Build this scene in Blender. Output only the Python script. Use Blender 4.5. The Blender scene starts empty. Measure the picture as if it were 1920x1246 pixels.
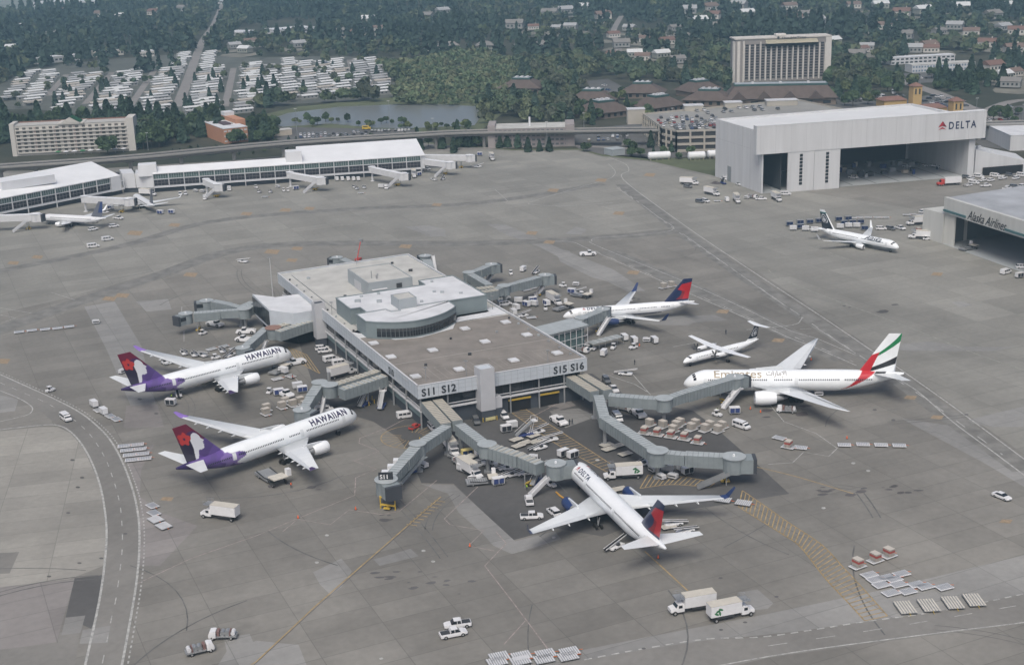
import bpy, bmesh, math, random
import numpy as np
from mathutils import Vector, Matrix
random.seed(7); rng=np.random.default_rng(5)
SC=bpy.context.scene; COL=SC.collection
# ---------------- camera (solved from the photograph), sky, sun, exposure ----------------
FPX,PITCH,ROLL,CH=2539.86,0.300386,-0.0319119,136.892
def _cam():
    cp,sp=math.cos(PITCH),math.sin(PITCH); cr,sr=math.cos(ROLL),math.sin(ROLL)
    fw=Vector((0,cp,-sp)); up=Vector((0,sp,cp)); rt=Vector((1,0,0))
    return cr*rt+sr*up, -sr*rt+cr*up, fw
CR,CU,CF=_cam()
cd=bpy.data.cameras.new('camera'); cam=bpy.data.objects.new('camera',cd); COL.objects.link(cam)
M=Matrix((CR,CU,-CF)).transposed().to_4x4(); M.translation=Vector((0,0,CH)); cam.matrix_world=M
cd.sensor_width=36; cd.lens=36*FPX/1920; cd.clip_start=1; cd.clip_end=30000; SC.camera=cam
w=bpy.data.worlds.new('World'); SC.world=w; w.use_nodes=True
sk=w.node_tree.nodes.new('ShaderNodeTexSky'); sk.sky_type='NISHITA'; sk.sun_disc=False
SUN_EL,SUN_AZ=math.radians(56),math.radians(191)   # azimuth clockwise from +Y
sk.sun_elevation=SUN_EL; sk.sun_rotation=SUN_AZ; sk.dust_density=5.0; sk.air_density=0.6; sk.ozone_density=0.2
bg=w.node_tree.nodes['Background']; bg.inputs['Strength'].default_value=0.15
w.node_tree.links.new(sk.outputs[0],bg.inputs[0])
sd=bpy.data.lights.new('sun','SUN'); sd.energy=1.5; sd.angle=math.radians(28); sd.color=(.97,1,.93)
so=bpy.data.objects.new('sun',sd); COL.objects.link(so)
dv=Vector((math.sin(SUN_AZ)*math.cos(SUN_EL),math.cos(SUN_AZ)*math.cos(SUN_EL),math.sin(SUN_EL)))
so.rotation_euler=dv.to_track_quat('Z','Y').to_euler(); so.location=(0,0,900)
SC.view_settings.view_transform='Standard'; SC.view_settings.look='None'; SC.view_settings.gamma=1
SC.view_settings.exposure=-0.03
SC.render.engine='CYCLES'; SC.cycles.volume_bounces=0; SC.cycles.max_bounces=5
# ---------------- helpers ----------------
def P(px,py,z=0.0):
    "the point of the world at height z that the photograph shows at pixel px,py"
    d=CR*((px-960)/FPX)-CU*((py-623)/FPX)+CF
    t=(z-CH)/d.z
    return Vector((d.x*t,d.y*t,z))
def proj(v):
    q=Vector(v)-Vector((0,0,CH)); k=q.dot(CF)
    return 960+FPX*q.dot(CR)/k, 623-FPX*q.dot(CU)/k
def hd(px,py,dx,dy,z=0):
    a=P(px,py,z); b=P(px+dx,py+dy,z); return math.atan2(b.y-a.y,b.x-a.x)
MATS={}
def mat(name,col,rough=.6,metal=0,var=.08,scale=.5,bump=0,em=None,attr=False,spec=.5,coat=0,st=None):
    if name in MATS: return MATS[name]
    m=bpy.data.materials.new(name); m.use_nodes=True; nt=m.node_tree; N=nt.nodes; L=nt.links
    b=N['Principled BSDF']; b.inputs['Roughness'].default_value=rough; b.inputs['Metallic'].default_value=metal
    b.inputs['Specular IOR Level'].default_value=spec; b.inputs['Coat Weight'].default_value=coat
    tc=N.new('ShaderNodeTexCoord'); no=N.new('ShaderNodeTexNoise'); no.inputs['Scale'].default_value=scale
    no.inputs['Detail'].default_value=6; no.inputs['Roughness'].default_value=.6
    if st: mp_=N.new('ShaderNodeMapping'); mp_.inputs['Scale'].default_value=st; L.new(tc.outputs['Object'],mp_.inputs['Vector']); L.new(mp_.outputs[0],no.inputs['Vector'])
    else: L.new(tc.outputs['Object'],no.inputs['Vector'])
    mr=N.new('ShaderNodeMapRange'); mr.inputs[1].default_value=.3; mr.inputs[2].default_value=.7
    mr.inputs[3].default_value=1-var; mr.inputs[4].default_value=1+var*.6; L.new(no.outputs[0],mr.inputs[0])
    hs=N.new('ShaderNodeHueSaturation'); L.new(mr.outputs[0],hs.inputs['Value'])
    if attr:
        at=N.new('ShaderNodeVertexColor'); at.layer_name='Col'; L.new(at.outputs[0],hs.inputs['Color'])
    else: hs.inputs['Color'].default_value=(*col,1)
    L.new(hs.outputs[0],b.inputs['Base Color'])
    if bump:
        bp=N.new('ShaderNodeBump'); bp.inputs['Strength'].default_value=bump; L.new(no.outputs[0],bp.inputs['Height']); L.new(bp.outputs[0],b.inputs['Normal'])
    if em: b.inputs['Emission Color'].default_value=(*em[0],1); b.inputs['Emission Strength'].default_value=em[1]
    MATS[name]=m; return m
def grey(v,b=0): return (v,v,v*(1+b))
class MB:
    def __init__(s): s.v=[]; s.f=[]; s.m=[]
    def add(s,vs,fs,mi=0):
        o=len(s.v); s.v+= [tuple(v) for v in vs]
        for f in fs: s.f.append([i+o for i in f]); s.m.append(mi)
    def box(s,x0,x1,y0,y1,z0,z1,mi=0,top=None,tx=1,ty=1):
        cx,cy=(x0+x1)/2,(y0+y1)/2; hx,hy=(x1-x0)/2*tx,(y1-y0)/2*ty
        vs=[(x0,y0,z0),(x1,y0,z0),(x1,y1,z0),(x0,y1,z0),(cx-hx,cy-hy,z1),(cx+hx,cy-hy,z1),(cx+hx,cy+hy,z1),(cx-hx,cy+hy,z1)]
        s.add(vs,[(3,2,1,0),(0,1,5,4),(1,2,6,5),(2,3,7,6),(3,0,4,7)],mi); s.add(vs[4:],[(0,1,2,3)],mi if top is None else top)
        return s
    def prism(s,pts,z0,z1,mi=0,top=None):
        n=len(pts); a=sum(pts[i][0]*pts[(i+1)%n][1]-pts[(i+1)%n][0]*pts[i][1] for i in range(n))
        if a<0: pts=pts[::-1]
        zb=z0 if callable(z0) else (lambda p:z0); zt=z1 if callable(z1) else (lambda p:z1)
        vs=[(p[0],p[1],zb(p)) for p in pts]+[(p[0],p[1],zt(p)) for p in pts]
        s.add(vs,[tuple(range(n))[::-1]]+[(i,(i+1)%n,n+(i+1)%n,n+i) for i in range(n)],mi)
        s.add(vs[n:],[tuple(range(n))],mi if top is None else top); return s
    def bar(s,a,b,w,h=None,mi=0,up=Vector((0,0,1))):
        a=Vector(a);b=Vector(b);h=w if h is None else h; d=(b-a).normalized()
        sd=d.cross(up); 
        if sd.length<1e-4: sd=Vector((1,0,0))
        sd.normalize(); u=sd.cross(d)
        vs=[]
        for p in (a,b):
            for i,j in ((-1,-1),(1,-1),(1,1),(-1,1)): vs.append(p+sd*i*w/2+u*j*h/2)
        s.add(vs,[(0,1,2,3),(7,6,5,4),(0,4,5,1),(1,5,6,2),(2,6,7,3),(3,7,4,0)],mi); return s
    def cyl(s,a,b,r0,r1=None,n=10,mi=0,caps=True):
        a=Vector(a);b=Vector(b);r1=r0 if r1 is None else r1; d=(b-a).normalized()
        u=d.orthogonal().normalized(); w_=d.cross(u)
        vs=[p+(u*math.cos(t)+w_*math.sin(t))*r for p,r in ((a,r0),(b,r1)) for t in [2*math.pi*i/n for i in range(n)]]
        fs=[(i,(i+1)%n,n+(i+1)%n,n+i) for i in range(n)]
        if caps: fs+=[tuple(range(n))[::-1],tuple(range(n,2*n))]
        s.add(vs,fs,mi); return s
    def loft(s,rings,mi=0,caps=True,closed=True):
        n=len(rings[0]); vs=[p for r in rings for p in r]; fs=[]
        m=n if closed else n-1
        for k in range(len(rings)-1):
            for i in range(m): j=(i+1)%n; fs.append((k*n+i,k*n+j,(k+1)*n+j,(k+1)*n+i))
        if caps: fs+=[tuple(range(n))[::-1],tuple(range((len(rings)-1)*n,len(rings)*n))]
        s.add(vs,fs,mi); return s
    def build(s,name,mats,parent=None,smooth=False,loc=None,colfn=None,recalc=False):
        me=bpy.data.meshes.new(name); me.from_pydata(s.v,[],s.f)
        if not isinstance(mats,(list,tuple)): mats=[mats]
        for m in mats: me.materials.append(m)
        if len(mats)>1: me.polygons.foreach_set('material_index',[min(i,len(mats)-1) for i in s.m])
        if smooth: me.polygons.foreach_set('use_smooth',[True]*len(me.polygons))
        if colfn:
            c=me.color_attributes.new('Col','FLOAT_COLOR','POINT'); a=np.ones((len(s.v),4),dtype=np.float32)
            for i,v in enumerate(s.v): a[i,:3]=colfn(*v)
            c.data.foreach_set('color',a.ravel())
        me.update()
        if recalc:
            bm=bmesh.new(); bm.from_mesh(me); bmesh.ops.recalc_face_normals(bm,faces=bm.faces); bm.to_mesh(me); bm.free()
        o=bpy.data.objects.new(name,me); COL.objects.link(o)
        if parent: o.parent=parent
        if loc is not None: o.location=loc
        return o
def tag(o,label=None,cat=None,group=None,kind=None):
    if label: o['label']=label
    if cat: o['category']=cat
    if group: o['group']=group
    if kind: o['kind']=kind
    return o
def thing(name,label,cat,loc=(0,0,0),rz=0,group=None):
    o=bpy.data.objects.new(name,None); COL.objects.link(o); o.location=loc; o.rotation_euler=(0,0,rz); o.empty_display_size=1
    return tag(o,label,cat,group)
def dup(root,loc,rz,label=None,group=None,drop=()):
    r=root.copy(); COL.objects.link(r); r.location=loc; r.rotation_euler=(0,0,rz)
    if label: r['label']=label
    if group: r['group']=group
    for ch in list(root.children):
        if ch.name.split('.')[0] in drop: continue
        c=ch.copy(); COL.objects.link(c); c.parent=r
        for g in ch.children:
            d=g.copy(); COL.objects.link(d); d.parent=c
    return r
def struct(name,mb,m,**k): return tag(mb.build(name,m,**k),kind='structure')
def cat_rom(pts,n=8,closed=False):
    pts=[Vector(p) for p in pts]; out=[]
    q=[pts[0]*2-pts[1]]+pts+[pts[-1]*2-pts[-2]]
    for i in range(1,len(q)-2):
        a,b,c,d=q[i-1:i+3]
        for k in range(n):
            t=k/n; out.append(.5*((2*b)+(-a+c)*t+(2*a-5*b+4*c-d)*t*t+(-a+3*b-3*c+d)*t**3))
    out.append(pts[-1]); return out
def ribbon(mb,pts,w_,z,mi=0,dash=None,off=0):
    "flat strip along world points; dash=(on,off) metres"
    pts=[Vector((p[0],p[1],0)) for p in pts]
    if dash:
        on,of=dash; run=0; seg=[]; acc=0
        for a,b in zip(pts,pts[1:]):
            L_=(b-a).length; t=0
            while t<L_-1e-6:
                per=on+of; ph=acc%per; rem=(on-ph) if ph<on-1e-6 else (per-ph); st=min(rem,L_-t)
                if ph<on-1e-6: seg.append((a.lerp(b,t/L_),a.lerp(b,(t+st)/L_)))
                t+=max(st,1e-3); acc+=max(st,1e-3)
        for a,b in seg: ribbon(mb,[a,b],w_,z,mi,None,off)
        return
    L_=[];R_=[]
    for i,p in enumerate(pts):
        d=((pts[min(i+1,len(pts)-1)]-pts[max(i-1,0)])).normalized(); n=Vector((-d.y,d.x,0))
        L_.append((p.x+n.x*(off+w_/2),p.y+n.y*(off+w_/2),z)); R_.append((p.x+n.x*(off-w_/2),p.y+n.y*(off-w_/2),z))
    k=len(pts)
    mb.add(R_+L_,[(i,i+1,k+i+1,k+i) for i in range(k-1)],mi)
def pxs(l,z=0): return [P(a,b,z) for a,b in l]
def text_obj(s,size,name,m,parent=None,shear=0,extrude=0.0,bold=0.0,align='LEFT',space=1.0):
    c=bpy.data.curves.new('t','FONT'); c.body=s; c.size=size; c.shear=shear; c.extrude=extrude; c.offset=bold; c.align_x=align; c.space_character=space; c.resolution_u=3
    o=bpy.data.objects.new('t',c); me=bpy.data.meshes.new_from_object(o); bpy.data.objects.remove(o); bpy.data.curves.remove(c)
    me.materials.clear(); me.materials.append(m); me.name=name
    r=bpy.data.objects.new(name,me); COL.objects.link(r)
    if parent: r.parent=parent
    return r
def warp(o,fn,cuts=0,h=1):
    "bisect a flat mesh into strips, then move each vertex with fn(x,y)"
    me=o.data; bm=bmesh.new(); bm.from_mesh(me)
    for k in range(cuts):
        y=h*(k+1)/(cuts+1); g=bm.verts[:]+bm.edges[:]+bm.faces[:]
        bmesh.ops.bisect_plane(bm,geom=g,plane_co=(0,y,0),plane_no=(0,1,0))
    for v in bm.verts: v.co=Vector(fn(v.co.x,v.co.y))
    bm.to_mesh(me); bm.free()
# ---------------- materials ----------------
WHITE=mat('white_paint',(.72,.73,.75),.35,var=.05,scale=.7)
WHITE2=mat('dull_white_paint',(.58,.585,.6),.5,var=.12,scale=.8)
OFFW=mat('offwhite_roof',(.50,.50,.49),.8,var=.14,scale=.12)
GLASS=mat('dark_glass',(.02,.024,.03),.12,var=.2,spec=.7)
TYRE=mat('tyre_rubber',(.02,.02,.02),.85)
DARK=mat('dark_metal',(.045,.047,.05),.6)
BLACK=mat('black_void',(.012,.012,.014),.9)
STEEL=mat('galvanised_steel',(.33,.34,.35),.45,.4,var=.15)
ALU=mat('bare_aluminium',(.5,.51,.52),.35,.6)
JB=mat('jet_bridge_grey',(.225,.255,.265),.5,var=.14,scale=.5)
JBR=mat('jet_bridge_roof',(.36,.39,.40),.6,var=.16,scale=.4)
JBB=mat('beige_bridge_roof',(.40,.37,.31),.8,var=.14,scale=.3)
YEL=mat('yellow_paint',(.55,.38,.06),.5)
ORG=mat('orange_paint',(.72,.18,.04),.5)
RED=mat('red_paint',(.45,.05,.04),.5)
BLUE=mat('blue_curtain',(.03,.05,.17),.7,var=.3,scale=2)
NAVY=mat('navy_paint',(.012,.026,.085),.35)
TAN=mat('tan_panel',(.45,.40,.33),.8)
GREEN=mat('green_paint',(.03,.16,.06),.5)
CHAR=mat('letter_black',(.025,.028,.035),.6)
# concrete / asphalt ground shader
def ground_mat(name,c0,c1,joint=True,stain=.35,ang=24.4,js=7.6,sc=1):
    m=bpy.data.materials.new(name); m.use_nodes=True; nt=m.node_tree; N=nt.nodes; L=nt.links; b=N['Principled BSDF']
    b.inputs['Roughness'].default_value=.9; b.inputs['Specular IOR Level'].default_value=.25
    g=N.new('ShaderNodeNewGeometry'); mp=N.new('ShaderNodeMapping'); mp.inputs['Rotation'].default_value=(0,0,-math.radians(ang)); L.new(g.outputs['Position'],mp.inputs['Vector'])
    def noise(s,det=6,st=(1,1,1),ro=.55):
        q=N.new('ShaderNodeMapping'); q.inputs['Scale'].default_value=st; L.new(mp.outputs[0],q.inputs['Vector'])
        n=N.new('ShaderNodeTexNoise'); n.inputs['Scale'].default_value=s; n.inputs['Detail'].default_value=det; n.inputs['Roughness'].default_value=ro; L.new(q.outputs[0],n.inputs['Vector']); return n
    def rngm(src,a,b_,c,d):
        r=N.new('ShaderNodeMapRange'); r.inputs[1].default_value=a; r.inputs[2].default_value=b_; r.inputs[3].default_value=c; r.inputs[4].default_value=d; L.new(src,r.inputs[0]); return r.outputs[0]
    def mul(a,c):
        x=N.new('ShaderNodeMath'); x.operation='MULTIPLY'
        for i,v in enumerate((a,c)):
            if isinstance(v,(int,float)): x.inputs[i].default_value=v
            else: L.new(v,x.inputs[i])
        return x.outputs[0]
    mix=N.new('ShaderNodeMix'); mix.data_type='RGBA'; mix.inputs[6].default_value=(*c0,1); mix.inputs[7].default_value=(*c1,1)
    L.new(rngm(noise(.012*sc,7).outputs[0],.35,.65,0,1),mix.inputs[0])
    f=rngm(noise(.05,8,(1,.35,1)).outputs[0],.3,.7,1-stain*.5,1+stain*.35)
    f=mul(f,rngm(noise(.6,5).outputs[0],.3,.7,.93,1.06))
    f=mul(f,rngm(noise(.02,9,(.5,1.6,1),.7).outputs[0],.60,.78,1,1-stain*.9))
    # grime worked into the paving around the terminal, patchy
    vs=N.new('ShaderNodeVectorMath'); vs.operation='DISTANCE'; vs.inputs[1].default_value=(0,385,0); L.new(g.outputs['Position'],vs.inputs[0])
    gr=rngm(vs.outputs['Value'],60,175,.0,1.0); nn=rngm(noise(.035,8,(.6,1.3,1),.65).outputs[0],.35,.62,-.45,.45)
    ad=N.new('ShaderNodeMath'); ad.operation='ADD'; L.new(gr,ad.inputs[0]); L.new(nn,ad.inputs[1]); f=mul(f,rngm(ad.outputs[0],0,1,.80,1.03))
    # slab to slab tone change and dark joints
    br=N.new('ShaderNodeTexBrick'); br.offset=0; br.inputs['Scale'].default_value=1; br.inputs['Brick Width'].default_value=js*2; br.inputs['Row Height'].default_value=js
    br.inputs['Mortar Size'].default_value=.12; br.inputs['Mortar Smooth'].default_value=.6; br.inputs['Color1'].default_value=(.90,.90,.90,1); br.inputs['Color2'].default_value=(1.07,1.07,1.07,1)
    br.inputs['Mortar'].default_value=(.72,.73,.73,1) if joint else (1,1,1,1); L.new(mp.outputs[0],br.inputs['Vector'])
    if not joint: br.inputs['Color1'].default_value=(1,1,1,1); br.inputs['Color2'].default_value=(1,1,1,1)
    vm=N.new('ShaderNodeMix'); vm.data_type='RGBA'; vm.blend_type='MULTIPLY'; vm.inputs[0].default_value=1; L.new(mix.outputs[2],vm.inputs[6]); L.new(br.outputs[0],vm.inputs[7])
    hs=N.new('ShaderNodeHueSaturation'); L.new(vm.outputs[2],hs.inputs['Color']); L.new(f,hs.inputs['Value']); L.new(hs.outputs[0],b.inputs['Base Color'])
    MATS[name]=m; return m
CONC=ground_mat('apron_concrete',(.232,.222,.202),(.194,.187,.172))
CONC_L=ground_mat('light_concrete',(.285,.28,.268),(.245,.242,.235),stain=.25)
CONC_Y=ground_mat('yellowish_concrete',(.325,.313,.283),(.275,.265,.243),stain=.22,ang=12)
CONC_P=ground_mat('pinkish_concrete',(.265,.247,.238),(.225,.212,.205),stain=.22)
ASPH=ground_mat('dark_asphalt',(.097,.095,.094),(.122,.12,.118),joint=False,stain=.35,ang=60)
ASPH2=ground_mat('road_asphalt',(.20,.193,.180),(.215,.208,.195),joint=False,stain=.25,ang=60)
STAIN=ground_mat('oil_stain',(.11,.10,.102),(.14,.139,.138),joint=False,stain=.6)
CITY=ground_mat('city_ground',(.035,.042,.028),(.07,.068,.05),joint=False,stain=.6,sc=.8)
LOT=ground_mat('lot_asphalt',(.13,.128,.125),(.10,.10,.1),joint=False,stain=.3)
# ---------------- ground sheets ----------------
g=MB(); g.add([(-4500,-1500,0),(4500,-1500,0),(4500,9000,0),(-4500,9000,0)],[(0,1,2,3)]); struct('ground',g,CITY)
far_edge=[(-60,322),(160,318),(440,300),(800,268),(960,281),(1085,280),(1130,292),(1215,300),(1345,330),(1345,290),(1900,300),(2010,330)]
ap=[P(*q) for q in far_edge]+[P(2300,1500),P(-400,1500)]
g=MB(); g.add([(p.x,p.y,.004) for p in ap][::-1],[tuple(range(len(ap)))]); struct('apron',g,CONC)
SHEETS={}
FARC=ground_mat('far_concrete',(.262,.255,.232),(.232,.227,.208),stain=.3,js=9)
_q=[P(*q) for q in [(-60,326),(160,322),(440,304),(800,272),(960,284),(1085,283),(1130,295),(1215,303),(1340,334),(1900,420),(1990,900),(1640,655),(1420,508),(1270,428),(1105,442),(900,451),(560,452),(420,470),(300,508),(120,560),(-60,600)]]
g=MB(); g.add([(p.x,p.y,.006) for p in _q][::-1],[tuple(range(len(_q)))]); struct('apron_far_part',g,FARC)
def sheet(pts,z,m,name='apron_patch'):
    k=(name,m.name,z)
    if k not in SHEETS: SHEETS[k]=(MB(),m)
    q=pxs(pts); a=sum(q[i].x*q[(i+1)%len(q)].y-q[(i+1)%len(q)].x*q[i].y for i in range(len(q)))
    if a<0: q=q[::-1]
    SHEETS[k][0].add([(p.x,p.y,z) for p in q],[tuple(range(len(q)))])
sheet([(-40,812),(75,800),(108,800),(131,811),(153,835),(172,869),(187,910),(196,955),(200,1003),(196,1059),(130,1085),(0,1100),(-60,1104)],.008,CONC_Y)
sheet([(-60,1104),(0,1100),(140,1085),(106,1203),(0,1218),(-90,1226)],.008,CONC_P)
sheet([(140,1083),(194,1077),(190,1110),(178,1160),(171,1178),(123,1156)],.012,ASPH)
sheet([(123,1157),(160,1153),(151,1185),(115,1190)],.018,CONC_L)
sheet([(155,1180),(207,1172),(202,1204),(149,1206)],.020,CONC_L)
sheet([(-40,1222),(108,1204),(112,1185),(150,1183),(140,1250),(-100,1260)],.010,ASPH2)
sheet([(0,1036),(36,1034),(18,1074),(-20,1076)],.012,ASPH2)
sheet([(158,575),(215,565),(265,648),(293,760),(245,760),(200,655)],.008,CONC_L)
sheet([(255,565),(315,560),(322,580),(275,584)],.008,CONC_L)
sheet([(237,760),(295,758),(308,800),(232,802)],.012,CONC_P)
sheet([(20,733),(34,750),(28,770),(-20,776),(-30,745)],.008,CONC_L)
sheet([(290,832),(265,880),(262,930),(300,960),(370,985),(300,1060),(262,1060),(262,940),(247,890),(232,855)],.008,CONC_P)
sheet([(440,1220),(480,1200),(560,1208),(575,1246),(430,1260)],.008,CONC_L)
sheet([(420,1196),(468,1187),(500,1260),(400,1260),(425,1220)],.012,CONC_L)
sheet([(700,760),(765,845),(790,905),(850,906),(962,1012),(1045,990),(1130,1005),(1250,960),(1360,945),(1480,925),(1420,870),(1340,800),(1300,770),(1180,745),(1110,700),(790,720)],.008,ASPH)
sheet([(560,640),(600,760),(700,790),(840,880),(830,720),(640,640)],.012,ASPH)
sheet([(790,907),(850,908),(966,1014),(1040,995),(1052,1010),(960,1038),(925,1022),(905,1000),(860,960),(840,925)],.012,CONC_L)
sheet([(587,1072),(640,1046),(660,1070),(640,1100),(620,1115),(600,1095)],.012,CONC_L)
sheet([(700,1048),(770,1028),(785,1042),(712,1060)],.016,CONC_L)
sheet([(1030,770),(1085,765),(1120,780),(1060,802)],.016,CONC_L)
sheet([(1010,748),(1060,742),(1080,760),(1040,770)],.016,CONC_P)
sheet([(913,420),(945,420),(1060,470),(1150,505),(1210,545),(1180,548),(1100,508),(1010,462),(950,440)],.008,CONC_L)
sheet([(1040,466),(1068,470),(1078,490),(1120,500),(1150,530),(1110,520),(1050,490)],.012,CONC_L)
sheet([(1100,598),(1340,590),(1365,600),(1300,605),(1290,610),(1110,606)],.008,CONC_L)
sheet([(1080,425),(1100,430),(1090,440),(1060,438)],.008,CONC_L)
sheet([(758,425),(802,422),(835,430),(835,443),(800,441)],.008,CONC_L)
sheet([(800,437),(826,432),(838,443),(808,444)],.012,CONC_L)
sheet([(1690,784),(1800,800),(1960,905),(2000,960),(1850,870)],.008,CONC_L)
sheet([(1802,790),(1925,760),(1960,800),(1862,800)],.008,CONC_L)
sheet([(1440,1150),(1640,1108),(1920,1040),(1990,1025),(1990,1100),(1760,1145),(1500,1182),(1330,1200),(1180,1225),(1050,1250),(900,1290),(880,1262),(1020,1232),(1230,1190)],.008,CONC_L)
sheet([(1385,1110),(1420,1104),(1450,1130),(1440,1140),(1400,1145)],.008,CONC_L)
sheet([(1783,566),(1805,565),(1824,572),(1800,576)],.008,CONC_L)
sheet([(1635,650),(1740,640),(1815,650),(1905,650),(1860,658),(1700,657)],.008,CONC_L)
sheet([(0,740),(0,701),(60,728),(110,752),(160,780),(187,803),(228,862),(254,937),(261,1000),(256,1090),(247,1147),(228,1260),(150,1260),(178,1165),(196,1057),(200,1001),(187,907),(153,832),(131,808),(108,797),(75,770),(40,750)],.012,ASPH2,'service_road')
sheet([(880,1270),(1100,1236),(1213,1216),(1326,1199),(1440,1193),(1620,1166),(1760,1145),(1990,1098),(1990,1155),(1920,1168),(1726,1193),(1440,1232),(1200,1290),(1000,1310)],.016,ASPH2,'service_road')
# stains
for (x,y,rx,ry,n) in [(770,1085,95,28,9),(700,965,40,14,5),(1230,985,75,22,7),(1560,925,70,18,7),(1665,918,80,14,7),(1090,620,60,14,5),(1460,770,70,18,5),(560,905,60,18,5),(830,1100,70,20,5),(990,760,60,14,5),(440,820,60,14,4),(1620,580,90,14,4),(1320,340,60,6,3),(620,740,50,15,4),(1180,560,40,8,4)]:
    for k in range(n):
        cx=x+random.uniform(-rx,rx)*.8; cy=y+random.uniform(-ry,ry)*.7; a=random.uniform(3,14); b=a*random.uniform(.12,.3); t=random.uniform(-.5,.1)
        sheet([(cx+a*math.cos(u)*random.uniform(.6,1.2),cy+b*math.sin(u)+t*b*math.cos(u)) for u in [i*math.pi/6 for i in range(12)]],.020+.001*k,STAIN,'oil_stain')
mats_line={}
def line(pts,w_,col,z=.032,dash=None,smooth=True,off=0):
    k=(col.name,z)
    if k not in mats_line: mats_line[k]=(MB(),col)
    q=pxs(pts)
    if smooth and len(q)>2: q=cat_rom(q,6)
    ribbon(mats_line[k][0],q,w_,z,0,dash,off)
LW=mat('line_white',(.40,.40,.385),.85,var=.5,scale=.9); LP=mat('line_pink',(.31,.265,.25),.85,var=.5,scale=.8)
LY=mat('line_yellow',(.36,.265,.13),.85,var=.4,scale=.6); LF=mat('line_faded',(.265,.265,.235),.9,var=.4,scale=.5); LD=mat('line_tyre_marks',(.192,.188,.176),.95,var=.35,scale=.2)
OY=mat('orange_square',(.30,.23,.155),.9,var=.3,scale=1)
W1=[(-30,690),(0,701.5),(50,724),(100,746.6),(150,773),(187,802.5),(209.5,828.6),(228,862),(243,900),(254,937),(260.8,982),(261,1034),(256,1090.5),(247,1146.6),(228,1250),(220,1290)]
line(W1,.5,LW); line(W1,.35,LW,dash=(1,1),off=1.1)
line([(-10,728),(30,744),(52,756),(61,766),(54,776),(30,783),(-10,792)],.35,LW)
line([(-10,806),(75,797),(108,797),(131,808),(153,832),(172,866),(187,907),(196,952),(200,1001),(196,1057),(189,1109),(178,1165),(159,1250),(152,1290)],.5,LW)
line([(0,717),(46,737),(79,751),(110,768),(138,786),(165,810),(183,834),(198,860),(209,888),(219,920),(226,952),(229,990),(229,1030),(224,1076),(217,1124),(209,1158),(198,1214),(188,1260)],.22,LW,dash=(3.2,4.8))
band=[(-20,625),(120,575),(300,515),(420,474),(560,457),(900,456),(1105,447),(1270,433)]
line(band,9,LD,z=.020); line(band,.35,LF,off=6.5); line(band,.35,LF,off=-6.5)
band2=[(-20,512),(225,462),(400,415),(640,393),(900,380),(1130,345)]
line(band2,7,LD,z=.022); line(band2,.3,LF,off=4.5)
line([(-20,560),(87,525),(283,473),(433,440),(533,426),(640,422),(1000,418),(1120,417)],.45,LF)
line([(1110,282),(1150,298),(1173,308),(1179,320),(1169,337),(1280,420),(1413,510),(1540,593),(1636,658),(1675,683),(1790,764),(1920,860),(2000,920)],.45,LW)
line([(1140,307),(1153,320),(1150,330),(1135,337),(1050,362),(1000,377),(996,383),(1060,386),(1150,380)],.35,LW)
line([(1157,352),(1187,373)],.35,LW); line([(1203,383),(1235,407),(1260,423),(1262,429),(1250,434),(1200,440),(1120,446),(1110,452),(1120,461),(1295,532.6),(1400,580),(1480,619),(1530,634),(1604,665)],.35,LW)
line([(1280,438),(1396,520),(1465,568),(1500,591),(1501,600),(1485,609),(1400,618)],.35,LW)
line([(1025,453),(1070,453),(1100,465),(1175,498),(1300,553),(1426,608),(1480,633),(1525,650),(1606,685)],.4,LW)
line([(1115,470),(1290,545),(1410,598),(1500,636),(1600,678)],.35,LW,dash=(5,9),off=0); line([(1170,350),(1290,438),(1420,525),(1530,600),(1640,672),(1760,750),(1900,850)],.35,LW,dash=(5,7),off=-3)
line([(1150,468),(1295,530),(1420,588),(1600,672)],8,LD,z=.022,off=-3); line([(1175,345),(1280,427),(1413,520),(1600,640),(1680,695),(1790,775),(1940,880)],7,LD,z=.024,off=-2.5)
line([(1500,617),(1532,615),(1604,662)],.3,LW,smooth=False)
line([(1440,505),(1460,520),(1540,553),(1690,608),(1816,658),(1920,694),(2000,724)],.5,LF)
line([(1476,437),(1580,483),(1703,520),(1920,593),(1990,615)],.35,LF)
line([(1675,705),(1720,733),(1786,790),(1860,845),(1960,920)],.4,LW)
line([(1095,1236),(1213,1214),(1326,1197),(1440,1192),(1619,1165),(1760,1145),(1990,1098)],.4,LW,dash=(1.6,1.2)); line([(1140,1290),(1440,1230),(1726,1190),(1920,1166),(1990,1152)],.35,LW)
line([(1440,1210),(1620,1183),(1760,1160),(1990,1120)],.2,LW,dash=(4,6))
line([(470,1246),(480,1240),(591,1136),(769,980.5),(827,930.5)],.3,LY,smooth=False); line([(476,1246),(593,1138),(771,982),(829,932)],.14,STAIN,z=.030,smooth=False)
for i in range(9):
    t=i/9; x=768+(827-768)*t; y=981-50*t; line([(x-6,y+1),(x+14,y+4)],.3,LY,smooth=False)
line([(1209,1033),(1290,1107)],.35,LY,smooth=False); line([(1395,870),(1440,880),(1500,895),(1600,925)],.3,LY)
line([(160,318),(250,300),(640,262)],.4,LF)
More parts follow.
